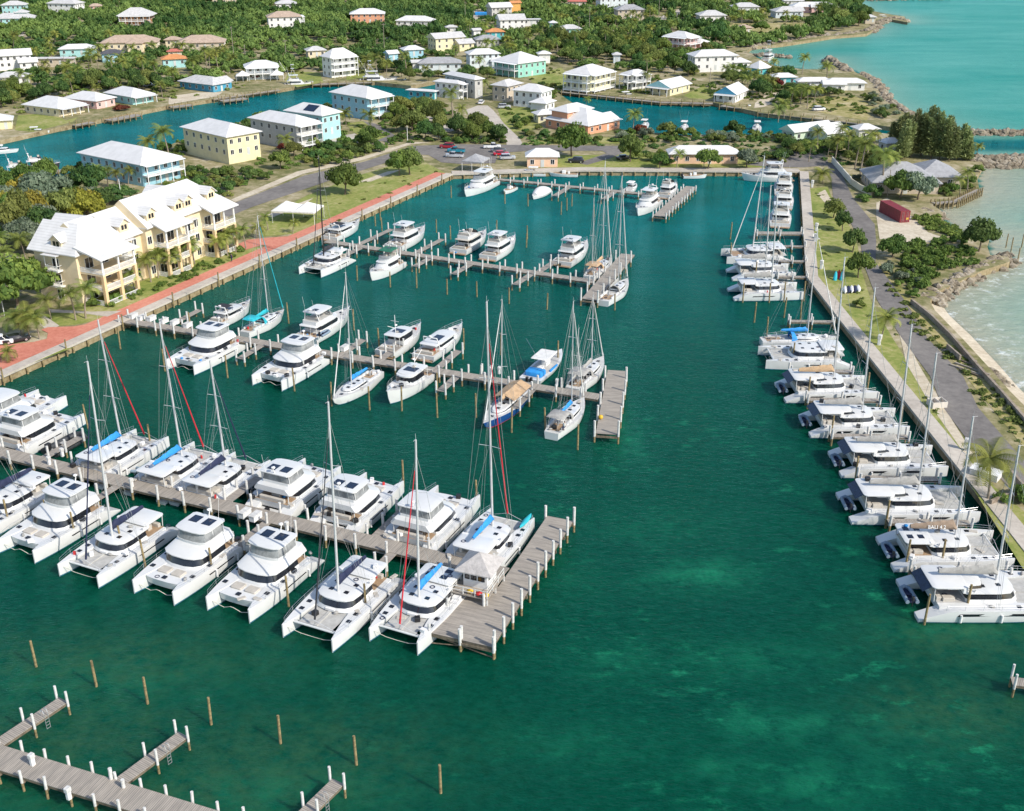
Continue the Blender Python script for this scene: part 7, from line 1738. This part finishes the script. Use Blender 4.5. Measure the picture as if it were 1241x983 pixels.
scatter([(520, 168), (612, 168), (612, 174), (520, 174)], 18, S_(['green', 'dark', 'olive'], 1.2, 2.2), 2.2)
scatter([(630, 140), (660, 150), (665, 165), (632, 165), (610, 145)], 12, S_(['green', 'dark', 'olive'], 1.2, 2.2), 2.4)
scatter([(660, 166), (760, 160), (935, 164), (935, 172), (760, 174), (660, 174)], 34, S_(['green', 'dark', 'olive', 'green', 'grey'], 1.4, 2.8), 2.8)
scatter([(770, 186), (960, 186), (960, 200), (905, 202), (770, 200)], 16, S_(['green', 'dark', 'olive'], 1.5, 3), 3)
scatter([(935, 165), (985, 164), (1030, 175), (1060, 190), (1060, 215), (1030, 200), (1010, 190), (960, 190)], 26, T_(['green', 'olive', 'dark'], 1.8, 3.4, 1.2), 3.4)
scatter([(1035, 215), (1060, 222), (1140, 228), (1150, 240), (1070, 245), (1048, 232)], 14, S_(['green', 'dark', 'grey'], 1.5, 2.8), 2.6)
scatter([(1145, 222), (1180, 222), (1170, 238), (1140, 242)], 8, S_(['green', 'olive'], 1.2, 2.2), 2)
scatter([(960, 108), (1045, 108), (1050, 116), (975, 122), (960, 130), (940, 125)], 20, T_(['green', 'grey', 'dark', 'olive'], 2, 3.4, 1.2), 3.6)
scatter([(1040, 118), (1062, 110), (1085, 130), (1110, 146), (1100, 152), (1060, 140)], 12, S_(['green', 'dark', 'grey'], 1.5, 3), 3)
scatter([(880, 88), (965, 90), (965, 112), (905, 125), (880, 105)], 18, T_(['green', 'dark', 'olive'], 2, 3.6, 1.3), 4)
scatter([(775, 60), (860, 66), (860, 95), (800, 92), (770, 80)], 26, T_(['green', 'dark', 'olive'], 2.5, 4.5), 4.5)
scatter([(640, 50), (790, 50), (790, 82), (745, 74), (690, 80), (660, 66)], 46, T_(['green', 'dark', 'olive', 'dark'], 2.6, 5), 5)
scatter([(0, 118), (70, 114), (120, 98), (200, 104), (205, 114), (190, 112), (110, 112), (30, 126), (0, 134)], 30, T_(['green', 'dark', 'olive'], 2.4, 4.2), 4.5)
scatter([(400, 80), (480, 84), (600, 90), (600, 100), (490, 98), (460, 90)], 18, T_(['green', 'dark', 'olive'], 2.2, 4), 4.5)
scatter([(60, 212), (100, 204), (215, 176), (262, 152), (330, 143), (395, 128), (450, 127), (455, 160), (330, 178), (262, 205), (228, 232), (180, 232), (90, 232)], 60, S_(['green', 'olive', 'dark', 'green'], 1.2, 2.8), 2.6)
scatter([(225, 205), (262, 208), (300, 222), (270, 240), (240, 236)], 16, S_(['green', 'olive', 'dark'], 1.2, 2.4), 2.4)
scatter([(395, 172), (480, 168), (500, 174), (440, 190), (380, 206)], 18, S_(['green', 'olive', 'dark'], 1.2, 2.6), 2.4)
scatter([(455, 124), (525, 122), (560, 140), (520, 160), (470, 150)], 30, S_(['green', 'olive', 'dark'], 1.2, 2.6), 2.4)
scatter([(590, 104), (680, 104), (672, 132), (640, 136), (600, 128)], 24, S_(['green', 'olive', 'dark'], 1.0, 2.0), 2.2)
scatter([(755, 92), (870, 100), (862, 121), (800, 119), (757, 114)], 24, S_(['green', 'olive', 'dark'], 1.0, 2.0), 2.4)
scatter([(0, 112), (90, 104), (200, 100), (212, 112), (110, 110), (60, 118), (0, 128)], 36, S_(['green', 'olive', 'dark'], 1.4, 2.8), 2.8)
scatter([(1066, 320), (1100, 320), (1120, 340), (1105, 362), (1080, 350)], 12, S_(['green', 'olive', 'grey'], .8, 1.8), 2)
for q, n_ in (([(0, 112), (0, 60), (230, 50), (290, 80), (250, 95), (215, 112)], 34), ([(560, 30), (800, 24), (860, 60), (790, 84), (660, 74), (570, 92)], 40), ([(400, 84), (480, 84), (600, 96), (560, 100), (470, 96)], 8), ([(330, 150), (520, 128), (560, 155), (470, 172), (330, 180)], 10), ([(870, 88), (1040, 106), (960, 126), (890, 108)], 10), ([(860, 20), (1000, 22), (980, 34), (880, 30)], 8)):
    scatter(q, n_, lambda x, y: palm(x, y, min(max(2.5, roomy(x, y)+1), rnd.uniform(4, 8)), rnd.uniform(1.0, 1.4)), 5, .5)
for i, (q, n_, t) in enumerate((([(60, 222), (100, 206), (262, 154), (395, 130), (480, 128), (540, 150), (520, 172), (440, 184), (330, 210), (262, 240), (200, 235)], 330, 'garden plants and weeds between the canal houses and the road'), ([(0, 112), (90, 104), (290, 98), (300, 108), (200, 122), (60, 136), (0, 140)], 200, 'garden plants behind the cottages on the north bank of the canal'),
                         ([(590, 104), (700, 100), (870, 100), (1040, 112), (1060, 140), (930, 130), (860, 120), (680, 108), (660, 140), (610, 140)], 260, 'garden plants and weeds round the lagoon houses'), ([(630, 166), (760, 160), (935, 164), (1030, 170), (1060, 215), (1000, 195), (760, 188), (640, 190)], 240, 'garden plants and hedges behind the rear quay'),
                         ([(0, 100), (0, 30), (220, 40), (420, 70), (600, 30), (860, 20), (1000, 20), (900, 60), (860, 92), (600, 100), (400, 90)], 900, 'scrub and garden plants between the inland houses'), ([(985, 228), (1003, 228), (1046, 320), (1100, 420), (1180, 556), (1160, 545), (1060, 400), (1000, 330)], 26, 'tufts and weeds on the quay lawn'), ([(1064, 325), (1100, 366), (1180, 450), (1260, 530), (1260, 570), (1180, 480), (1110, 390)], 60, 'weeds on the verge beside the lane'), ([(300, 272), (470, 204), (540, 205), (400, 275)], 24, 'weeds on the promenade lawn'))):
    cover('undergrowth', t, q, n_, .4 if i > 4 else .6, .9 if i > 4 else 1.7, .5 if i > 4 else 1.1, (LEAF, LEAFO, LEAF, LEAFD, LEAF, LEAFO, LEAFO, LEAFO)[i], 20+i, ZL, True)
# distant wood: one mass of crowns over the hill and between the inland houses
def woodland():
    low = [crown_arrays(300+i, h=.9, nclump=6, nleaf=190, leaf=.17, flat_=.85, coresub=1, low=.15) for i in range(6)]
    V_ = []; F_ = []; T2 = []; o = 0; pts = []; cell = {}
    poly = wpoly([(-60, 128), (0, 122), (60, 112), (200, 112), (290, 100), (380, 92), (470, 92), (600, 92), (680, 82), (790, 88), (870, 92), (890, 60), (985, 46), (1040, 34), (1050, 20), (1036, 0), (1030, -26), (500, -30), (-80, -30)])
    fields = [wpoly(q) for q in ([(880, 28), (985, 28), (978, 38), (930, 46), (900, 48), (880, 42)], [(0, 44), (58, 34), (75, 27), (20, 40), (0, 38)], [(570, 6), (582, 6), (584, 34), (572, 34)], [(783, 31), (822, 18), (845, 4), (815, 15), (780, 27)], [(640, 96), (680, 80), (705, 96), (690, 108)], [(345, 100), (350, 86), (390, 88), (395, 104)], [(115, 60), (150, 60), (175, 66), (120, 70)], [(418, 98), (420, 84), (462, 84), (464, 98)], [(205, 117), (240, 110), (275, 110), (262, 119)])]
    xs = [p[0] for p in poly]; ys = [p[1] for p in poly]; r = random.Random(5)
    yard = lambda x, y: any((x-hx)**2+(y-hy+4)**2 < (hr+6)**2 for hx, hy, hr, _ in HOUSES)
    for _ in range(60000):
        if len(pts) > 4300: break
        x = r.uniform(max(min(xs), -470), min(max(xs), 470)); y = r.uniform(min(ys), max(ys))
        px, py = proj(x, y, ZL)
        if px < -40 or px > 1090 or not inpoly(x, y, poly): continue
        ck = (int(x//5.2), int(y//5.2)); bad = False
        for i in (-1, 0, 1):
            for j in (-1, 0, 1):
                for a, b_ in cell.get((ck[0]+i, ck[1]+j), ()):
                    if (a-x)**2+(b_-y)**2 < 5.2**2: bad = True
        if bad or any(inpoly(x, y, q) for q in fields) or not free(x, y, 3.2) or not far_enough(x, y, 4): continue
        if (y < 640 or px > 560) and (r.random() < .5 or yard(x, y)): continue
        cell.setdefault(ck, []).append((x, y)); pts.append((x, y))
    for x, y in pts:
        V, F, T = low[r.randrange(6)]
        rad = r.uniform(2.6, 5.8); tn = .22*math.sin(x*.045+1)+.22*math.sin(y*.06+x*.02)+(.25 if r.random() < .07 else 0); h = min(roomy(x, y), r.uniform(2.8, 5.6)+(1.8 if y > 600 else 0)); c, s_ = math.cos(r.uniform(0, 6)), math.sin(r.uniform(0, 6))
        a = r.uniform(0, 6.28); c, s_ = math.cos(a), math.sin(a)
        q = np.stack([x+rad*(V[:, 0]*c-V[:, 1]*s_), y+rad*(V[:, 0]*s_+V[:, 1]*c), ZL-.3+h*V[:, 2]], 1)
        V_.append(q); F_.append((F, o)); T2.append(np.clip(T*.8+tn+r.uniform(-.2, .35), 0, 1.3)); o += len(q)
    fl = []
    for F, o in F_: fl += [tuple(i+o for i in f) for f in F]
    me = mesh_from('woodland', np.concatenate(V_), fl, np.concatenate(T2), LEAFW)
    tag(link('woodland', me), 'dense green woodland covering the hill between the distant houses', 'woodland', kind='stuff')
    print('woodland crowns', len(pts))
LEAFW = leaf_mat('foliage_wood', (0.056, 0.109, 0.027), (0.235, 0.300, 0.075), 0)
woodland()
# ground cover near the shore and under shrubs
cover('undergrowth', 'low green beach scrub covering the rocky shore point', [(1105, 296), (1160, 290), (1176, 302), (1186, 316), (1146, 330), (1126, 348), (1108, 358), (1090, 352), (1098, 328), (1092, 312)], 95, .8, 2.0, 1.6, LEAF)
cover('undergrowth', 'green creeping scrub on the bank behind the red container', [(1104, 262), (1130, 262), (1172, 284), (1168, 290), (1120, 278)], 60, .8, 1.6, 1.2, LEAF, 5)
cover('undergrowth', 'scrubby plants along the landward foot of the sea wall', [(1072, 340), (1082, 345), (1100, 366), (1150, 416), (1190, 458), (1250, 520), (1262, 545), (1240, 530), (1180, 468), (1100, 392), (1080, 366)], 60, .4, 1.1, .8, LEAFO, 6)
cover('undergrowth', 'plants and hedges between the promenade and the apartment building', [(120, 374), (160, 355), (220, 332), (290, 300), (300, 305), (230, 338), (160, 366), (125, 380)], 46, .5, 1.1, 1.1, LEAF, 7)
# rocks
def rocks(label, pts, n_, w_, s0, s1, hgt, seed):
    P_ = [at(x, y, 0.2) for x, y in pts]; r = random.Random(seed); seg = [(a, c, (c-a).length) for a, c in zip(P_[:-1], P_[1:])]; tot = sum(s[2] for s in seg); b = MB()
    for _ in range(n_):
        d = r.uniform(0, tot)
        for a, c, l_ in seg:
            if d <= l_: break
            d -= l_
        dr = (c-a).normalized(); nr = Vector((-dr.y, dr.x, 0)); u = r.gauss(0, .45); u = max(-1, min(1, u)); p = a+dr*d+nr*u*w_; s_ = r.uniform(s0, s1)
        b.blob((p.x, p.y, -.2+(hgt*(1-abs(u)))*r.uniform(.4, 1.0)), (s_*r.uniform(.7, 1.3), s_*r.uniform(.7, 1.3), s_*r.uniform(.5, .9)), 1, .22, r)
    tag(b.build('boulders', ROCK), label, 'rocks', kind='stuff')
rocks('rock jetty on the near side of the sea channel', [(1172, 197), (1200, 198), (1262, 197)], 800, 6.5, .5, 1.4, 2.6, 1)
rocks('rock jetty on the far side of the sea channel', [(1120, 155), (1165, 162), (1262, 163)], 420, 2.2, .5, 1.2, 1.7, 2)
rocks('rocks along the northern shore', [(1110, 146), (1090, 134), (1070, 120), (1062, 104), (1046, 92)], 340, 4, .5, 1.6, 1.8, 3)
rocks('rock groin beyond the white shore bungalow', [(1003, 74), (1012, 80), (1028, 90)], 220, 3.2, .7, 1.8, 3.0, 4)
rocks('rocky shore below the dry field', [(905, 60), (945, 54), (985, 47), (1020, 44), (1050, 40), (1062, 32)], 420, 4, .6, 2.0, 1.8, 5)
rocks('rocks on the far point', [(1062, 30), (1080, 24), (1100, 27)], 120, 3, .8, 1.8, 1.8, 6)
rocks('small rock breakwater before the cove cottages', [(895, 66), (925, 68), (958, 70)], 130, 2, .5, 1.3, 1.6, 7)
rocks('rocks round the scrubby shore point', [(1127, 368), (1132, 356), (1150, 348), (1175, 332), (1200, 322), (1224, 314)], 420, 3.4, .4, 1.3, 1.7, 8)
rocks('rocks below the timber sea walkway', [(1118, 258), (1130, 262), (1143, 262)], 90, 2.4, .5, 1.2, 1.4, 9)
rocks('dark rock patch at the foot of the sea wall', [(1196, 448), (1208, 458), (1219, 468)], 80, 1.4, .3, .8, .9, 10)
rocks('far rocky spit at the top edge', [(1040, 1), (1090, 0), (1150, -1)], 60, 3, 1, 2, 1.6, 12)
# ------------------------------------------------------------------ vehicles
CARP = {}
def carpaint(c):
    k = 'car_paint_%d_%d_%d' % tuple(int(x*100) for x in c); return mat(k, c, .3, var=.04, coat=.6)
TYRE = mat('tyre_rubber', (.02, .02, .02), .85); LAMP = mat('lamp_glass', (.7, .7, .68), .2); TAIL = mat('tail_lamp', (.4, .02, .02), .3)
def wheelm():
    b = MB(); b.tube([(0, -.12, 0), (0, .12, 0)], .34, 14); return b.mesh('wheel', TYRE, 40), MB().tube([(0, -.13, 0), (0, .13, 0)], .2, 10).mesh('rim', STEEL)
WHL = wheelm()
def car(label, px, py, ang, c, style='suv', cat='car', z=ZL+.07):
    p = at(px, py, z); root = thing({'pickup': 'pickup_truck', 'van': 'parked_van'}.get(style, 'parked_car'), label, cat, (p.x, p.y, z), ang)
    L, W = (5.4, 1.9) if style == 'pickup' else (4.6, 1.82); pm = carpaint(c)
    def shell(prof, w0, w1):
        return [[(x, y*wd, zz) for x, zz, wd in prof] for y in (-1,)]
    b = MB(); hz = .95 if style != 'car' else .82
    o = rrect(-L/2, L/2, -W/2, W/2, .35)
    b.loft([[(x, y, .28) for x, y in o], [(x, y, .5) for x, y in grow(o, .03)], [(x, y, hz) for x, y in grow(o, -.03)], [(x, y, hz+.06) for x, y in grow(o, -.2)]])
    b.build('body', pm, root, smooth=35)
    if style == 'pickup': x0, x1 = -.4, 1.35
    elif style in ('suv', 'van'): x0, x1 = -L/2+.25, L/2-1.25
    else: x0, x1 = -L/2+.7, L/2-1.3
    zt = hz+.72 if style != 'car' else hz+.55
    o0 = rrect(x0, x1+.3, -W/2+.08, W/2-.08, .3); o1 = rrect(x0+.25, x1-.35, -W/2+.25, W/2-.25, .3)
    b = MB(); b.loft([[(x, y, hz) for x, y in o0], [(x, y, zt-.06) for x, y in o1]]); b.build('window', GLASS, root, smooth=40)
    b = MB(); b.loft([[(x, y, zt-.08) for x, y in grow(o1, .05)], [(x, y, zt) for x, y in grow(o1, -.04)]]); b.build('roof', pm, root)
    if style == 'pickup':
        b = MB(); b.box(-L/2+.15, -.5, -W/2+.2, W/2-.2, hz+.062, hz+.075); b.build('truck_bed', BLKP, root)
    for sx in (-L*.31, L*.32):
        for sg in (1, -1): w_ = link('wheel', WHL[0], root, (sx, sg*(W/2-.1), .34)); link('rim', WHL[1], w_)
    for sg in (1, -1):
        b = MB(); b.box(L/2-.05, L/2+.03, sg*.6-.2, sg*.6+.2, .62, .76); b.build('headlight', LAMP, root); b = MB(); b.box(-L/2-.03, -L/2+.05, sg*.65-.14, sg*.65+.14, .66, .8); b.build('tail_light', TAIL, root)
    return root
RED_, WHT_, TEAL_, SILV_, GRY_, BLK_ = (.32, .015, .03), (.75, .75, .75), (.02, .22, .30), (.45, .47, .5), (.12, .12, .13), (.015, .016, .02)
car('dark red estate car at the top left of the car park', 542, 179.5, R(170), RED_); car('teal pickup truck in the car park beside the dark red car', 553, 184.5, R(170), TEAL_, 'pickup', 'pickup truck')
car('silver grey pickup truck below the teal one in the car park', 551, 190.5, R(170), SILV_, 'pickup', 'pickup truck'); car('white pickup truck on the right of the car park', 596, 179.5, R(5), WHT_, 'pickup', 'pickup truck')
car('dark grey car behind the bright red one in the car park', 604, 184, R(8), GRY_, 'car'); car('bright red car in the car park', 607, 188, R(8), (.5, .01, .03), 'car'); car('silver van in front of the other cars in the car park', 615, 193, R(8), SILV_, 'van', 'van')
car('dark car parked right of the peach cottage', 698, 197, R(175), BLK_); car('dark car under the trees of the curved drive', 756, 193, R(20), BLK_, 'car'); car('silver car in front of the garage of the white house', 611, 131, R(10), SILV_); car('white car parked at the head of the street', 583, 125.5, R(80), WHT_, 'car')
car('white car half hidden at the left edge of the red plaza', 0, 417, R(20), WHT_); car('black car on the red plaza beside the palms', 20, 414, R(35), BLK_, 'car'); car('white vehicle parked at the far edge of the dry lawn', 992, 134, R(10), WHT_, 'van', 'van')
car('silver car near the orange roofed cottage', 181, 105, R(5), SILV_); car('dark car left of the silver car behind the palms', 169, 102, R(5), BLK_); car('white car beside the tiny cream house', 208, 65, R(10), WHT_, 'van', 'van'); car('white car parked by the forest house track', 531, 38, R(10), WHT_, 'car')
# ------------------------------------------------------------------ poles, lamps, people, small things
POLE = mat('pole_wood', (.36, .31, .25), .9, var=.2, vscale=1)
def pole(label, px, py, top_py, arm=True, m=None, name='utility_pole', cat='utility pole', r=.14):
    p = at(px, py, ZL); h = height_to(p.x, p.y, top_py)-ZL; root = thing(name, label, cat, p, rnd.uniform(0, 3))
    MB().tube([(0, 0, -.3), (0, 0, h)], r, 7, r1=r*.7).build('post', m or POLE, root)
    if arm:
        b = MB(); b.box(-1.1, 1.1, -.06, .06, h-.7, h-.55)
        for x in (-.9, 0, .9): b.tube([(x, 0, h-.55), (x, 0, h-.3)], .05, 5)
        b.build('crossarm', POLE, root)
for a in (('tall utility pole in front of the dark forest, left of two', 284, 75, 32), ('shorter pole right of the tall one before the forest', 298, 75, 54), ('utility pole above the canal lawn', 347, 72, 48), ('utility pole behind the orange forest house', 466, 66, 28), ('utility pole near the sea green house', 734, 80, 69), ('pole beside the track through the forest', 564, 28, 2), ('tall pole among the inland palms', 714, 42, 8), ('pole left of the tall inland pole', 701, 52, 20), ('utility pole at the far road on the right', 798, 26, -2), ('pole by the lilac top house', 740, 14, -6), ('pole at the left edge by the aqua corner houses', 16, 38, 22), ('pole beside the white gabled house group', 79, 82, 66), ('white lamp pole on the lagoon lawn', 860, 103, 82), ('white pole beside the pale green house', 959, 184, 165)):
    pole(*a)
pole('dark lamp post standing on the roadside lawn by the marquee', 387, 243, 190, False, BLKP, 'lamp_post', 'lamp post', .1) if 0 else None
pole('white lamp pole by the road below the blue house', 494, 172, 153, False, WBOX, 'lamp_post', 'lamp post', .1); pole('white lamp pole behind the apartment roof', 148, 246, 217, False, WBOX, 'lamp_post', 'lamp post', .12); pole('grey lamp pole at the left edge beside the round tree', 6, 385, 347, False, ALU, 'lamp_post', 'lamp post', .1); pole('lamp pole in front of the grey roofed sea house', 1075, 238, 206, False, POLE, 'lamp_post', 'lamp post', .12)
for px, py, t in ((984, 227, 'at the far end of the quay lawn'), (989, 280, 'beside the first lane tree on the quay lawn'), (988, 293, 'on the quay lawn next to the white chairs'), (1065, 418, 'on the quay opposite the pale boom bag catamaran'), (1170, 546, 'on the quay near the right edge palm'), (995, 326, 'beside the kayaks on the quay lawn')):
    ped(px, py, 'white utility box '+t, z=ZL, s=1.5, cat='utility box', name='power_pedestal')
# open white planter box, dock steps, kayak rack
p = at(1135, 492, ZL); b = MB(); b.box(-1.2, 1.2, -.95, -.85, 0, 1.0); b.box(-1.2, 1.2, .85, .95, 0, 1.0); b.box(-1.2, -1.1, -.85, .85, 0, 1.0); b.box(1.1, 1.2, -.85, .85, 0, 1.0); b.box(-.05, .05, -.85, .85, 0, .98); b.box(-1.1, 1.1, -.85, .85, .03, .3)
tag(b.build('planter_box', paint((.62, .57, .5)), None, loc=p, rz=R(10)), 'square open topped concrete bin box beside the lane', 'bin box')
p = at(1194, 577, ZL); b = MB(); b.box(-1.8, 1.8, -1, 1, 0, .9); b.box(-1.9, 1.9, -1.1, 1.1, .9, 1.0); tag(b.build('utility_cabinet', WBOX, None, loc=p, rz=R(-40)), 'low white utility cabinet under the right edge palm', 'cabinet')
for i, (px, py, m, t) in enumerate(((1012, 338, TURQC, 'turquoise kayak standing on the quay lawn rack'), (1016, 336, REDP, 'red kayak standing on the quay lawn rack'), (1020, 338, TURQC, 'green blue kayak at the right of the quay lawn rack'))):
    p = at(px, py, ZL+.2); k_ = MB(); k_.loft([[(x, w_*math.cos(a), .2+.2*math.sin(a)) for a in [2*math.pi*j/8 for j in range(8)]] for x, w_ in ((-1.6, .02), (-1.1, .28), (0, .4), (1.1, .28), (1.6, .02))])
    o = k_.build('kayak', m, None, smooth=60, loc=p, rz=R(80)); o.rotation_euler = (0, R(-50), R(70)); tag(o, t, 'kayak')
for i in range(5):
    p = at(1024+i*4, 353-i*.3, ZL); MBk = MB(); MBk.loft([[(x, w_*math.cos(a), .35+.3*math.sin(a)) for a in [2*math.pi*j/8 for j in range(8)]] for x, w_ in ((-1.9, .04), (-1.2, .4), (0, .5), (1.1, .4), (1.7, .04))])
    o = MBk.build('small_dinghy', (WHITEC, NAVYC)[i % 2], None, smooth=60, loc=p, rz=R(75)); tag(o, ('white' if i % 2 == 0 else 'dark')+' upturned small dinghy racked on the quay lawn, number %s from the left' % ('one', 'two', 'three', 'four', 'five')[i], 'dinghy', 'racked dinghies on the quay lawn')
def chair(px, py, a, t):
    p = at(px, py, ZL); r = thing('garden_chair', t, 'chair', p, a); MB().box(-.35, .35, -.35, .35, .35, .42).build('seat', PILEW, r); MB().box(-.35, .35, .3, .38, .42, 1.0).build('backrest', PILEW, r)
    for x in (-.3, .3):
        for y in (-.3, .3): MB().box(x-.04, x+.04, y-.04, y+.04, 0, .35).build('leg', PILEW, r)
chair(987, 289, .4, 'white garden chair on the quay lawn, left one'); chair(991, 291, 2.0, 'white garden chair on the quay lawn, right one')
for i, (x, y) in enumerate(((1163, 432), (1170, 440), (1178, 448), (1184, 456), (1172, 450))):
    p = at(x, y, ZL); o = MB().box(-3.2, 3.2, -.16, .16, .05, .3).build('timber_beam', DOCKB if i % 2 else POLE, None, loc=p, rz=R(-56)+i*.02); tag(o, 'weathered timber beam lying by the sea wall, %s one from the far end' % ('first', 'second', 'third', 'fourth', 'fifth')[i], 'timber', 'timber beams beside the sea wall')
for i, (x, y) in enumerate(((1219, 300), (1225, 305), (1238, 300), (1244, 306), (1233, 318))):
    p = at(x, y, 0); tag(link('broken_pile', PMOORS, None, p), 'old broken pile standing in the sea off the rocky point', 'pile', 'old piles off the rocky point')
for (x0, y0, t0), (x1, y1, t1), t in (((284, 75, 32), (347, 72, 48), 'power line sagging from the tall forest pole to the canal lawn pole'), ((347, 72, 48), (466, 66, 28), 'power line sagging from the canal lawn pole to the forest house pole'), ((701, 52, 20), (798, 26, -2), 'power line sagging between the inland palms')):
    a = at(x0, y0, ZL); c = at(x1, y1, ZL); a.z = height_to(a.x, a.y, t0)-.4; c.z = height_to(c.x, c.y, t1)-.4
    tag(MB().tube([a+(c-a)*k/10-Vector((0, 0, 1.6*(1-(k/5-1)**2))) for k in range(11)], .05, 4).build('power_line', BLKP), t, 'power line')
# people
SKIN = mat('skin', (.35, .2, .13), .6)
def person(label, px, py, z, ang, shirt, trousers, pose='stand'):
    p = at(px, py, z); root = thing('person', label, 'person', p, ang); me = bpy.data.meshes.new('body')
    sit = pose == 'sit'
    V_ = [(0, 0, .95), (0, 0, 1.15), (0, 0, 1.40), (0, 0, 1.50), (.02, 0, 1.66), (0, .10, .90), (.08 if not sit else .4, .11, .50 if not sit else .88), (.02 if not sit else .42, .11, .06 if not sit else .45), (.16, .11, .02 if not sit else .42), (0, -.10, .90), (-.06 if not sit else .4, -.11, .50 if not sit else .88), (-.16 if not sit else .42, -.11, .08 if not sit else .45), (-.02, -.11, .03 if not sit else .42), (0, .19, 1.40), (-.04, .25, 1.13), (.08, .24, .92), (0, -.19, 1.40), (.06, -.25, 1.13), (.16, -.24, .94)]
    E_ = [(0, 1), (1, 2), (2, 3), (3, 4), (0, 5), (5, 6), (6, 7), (7, 8), (0, 9), (9, 10), (10, 11), (11, 12), (2, 13), (13, 14), (14, 15), (2, 16), (16, 17), (17, 18)]
    if sit: V_ = [(x, y, zz-.48) for x, y, zz in V_]
    me.from_pydata(V_, E_, []); o = link('body', me, root); sk = o.modifiers.new('skin', 'SKIN'); sub = o.modifiers.new('sub', 'SUBSURF'); sub.levels = sub.render_levels = 1
    rad = [.15, .14, .16, .06, .105, .09, .065, .05, .04, .09, .065, .05, .04, .06, .05, .035, .06, .05, .035]
    for i, r_ in enumerate(rad): me.skin_vertices[0].data[i].radius = (r_, r_)
    me.skin_vertices[0].data[0].use_root = True; me.materials.append(SKIN)
    dz_ = -.48 if sit else 0
    b = MB(); b.loft([[(.16*k*math.cos(a), .24*k2*math.sin(a), zz+dz_) for a in [2*math.pi*j/10 for j in range(10)]] for zz, k, k2 in ((.88, 1.05, .85), (1.1, 1, .82), (1.35, 1.08, 1.0), (1.46, .7, .7))]); b.build('shirt', shirt, root, smooth=60)
    b = MB(); b.loft([[(.17*math.cos(a), .2*math.sin(a), zz+dz_) for a in [2*math.pi*j/10 for j in range(10)]] for zz in (.82, .97)])
    for sg, k in ((1, 6), (-1, 10)):
        a, c = Vector(V_[k-1]), Vector(V_[k]); e = Vector(V_[k+1]); b.tube([a, c, c+(e-c)*.8], .105, 8, r1=.07)
    b.build('trousers', trousers, root, smooth=60)
    b = MB(); b.blob((.01, 0, 1.72+dz_), (.115, .1, .1), 2); b.build('hair', BLKP, root, smooth=80)
person('person in navy clothes walking on the red promenade', 281, 317, ZL+.05, R(60), NAVYC, NAVYC)
person('person in a red shirt on the blue covered sport fishing boat', 660, 441, 1.0, R(60), REDC, NAVYC)
person('person sitting in the cockpit of the stern on sloop', 684, 520, 1.7, R(240), WHITEC, NAVYC, 'sit')
# yellow buoy on the middle dock head, blue tarps
p = at(728, 508, ZD); b = MB(); b.blob((0, 0, .35), (.35, .35, .35), 2); tag(b.build('buoy', YELLOWP, None, smooth=80, loc=p), 'round yellow buoy lying on the middle dock head', 'buoy')
p = at(583, 18, ZL); b = MB(); b.bbox(-4, 4, -3, 3, 0, 1.6, .6); tag(b.build('tarpaulin_heap', BLUEC, None, loc=p), 'bright blue tarpaulin heap beside the forest track', 'tarpaulin')
# ------------------------------------------------------------------ labels for the scattered plants: what they stand beside
LM = HOUSES+[(at(1083, 263, ZL).x, at(1083, 263, ZL).y, 5, 'the red container'), (at(362, 266, ZL).x, at(362, 266, ZL).y, 4, 'the marquee'), (at(575, 190, ZL).x, at(575, 190, ZL).y, 6, 'the car park'), (at(975, 140, ZL).x, at(975, 140, ZL).y, 6, 'the dry lagoon lawn'), (at(1100, 140, ZL).x, at(1100, 140, ZL).y, 6, 'the northern shore rocks'), (at(20, 400, ZL).x, at(20, 400, ZL).y, 6, 'the red plaza'), (at(1108, 456, ZL).x, at(1108, 456, ZL).y, 5, 'the quay lane'), (at(1216, 580, ZL).x, at(1216, 580, ZL).y, 5, 'the low wall at the right edge'), (at(590, 160, ZL).x, at(590, 160, ZL).y, 4, 'the street bend'), (at(70, 275, ZL).x, at(70, 275, ZL).y, 8, 'the yellowing grove')]
ADJ = dict(green='green', dark='dark green', yellow='golden yellow', olive='olive', grey='silvery grey', red='red', palm='')
ORD = ['nearest', 'second nearest', 'third nearest', 'fourth nearest', 'fifth nearest', 'sixth nearest', 'seventh nearest', 'eighth nearest', 'ninth nearest', 'tenth nearest', 'eleventh nearest', 'twelfth nearest', 'thirteenth nearest', 'fourteenth nearest', 'fifteenth nearest', 'sixteenth nearest', 'seventeenth nearest', 'eighteenth nearest', 'nineteenth nearest', 'twentieth nearest']
buckets = {}
for o, x, y, kd, sp, r_ in PLANTS:
    best = min(LM, key=lambda h: math.hypot(x-h[0], y-h[1])-h[2]); dx, dy = x-best[0], y-best[1]
    rel = ('behind' if dy > 0 else 'in front of') if abs(dy) > abs(dx) else ('right of' if dx > 0 else 'left of')
    buckets.setdefault((kd, sp, rel, best[3]), []).append((math.hypot(dx, dy), o))
    o['group'] = {'palm': 'palm trees', 'tree': 'broadleaf trees between the houses', 'shrub': 'garden shrubs'}[sp]
for (kd, sp, rel, sh), L_ in buckets.items():
    L_.sort(key=lambda t: t[0]); nm = (ADJ[kd]+' '+{'palm': 'palm tree', 'tree': 'broadleaf tree', 'shrub': 'garden shrub'}[sp]).strip()
    for i, (d, o) in enumerate(L_):
        if len(L_) == 1: o['label'] = '%s %s %s' % (nm, rel, sh)
        else: o['label'] = '%s of the %ss %s %s' % (ORD[min(i, 19)], nm, rel, sh)
for o in scene.objects:
    lb = o.get('label')
    if lb and o.parent is None and len(lb.split()) > 16: print('LONG', lb)
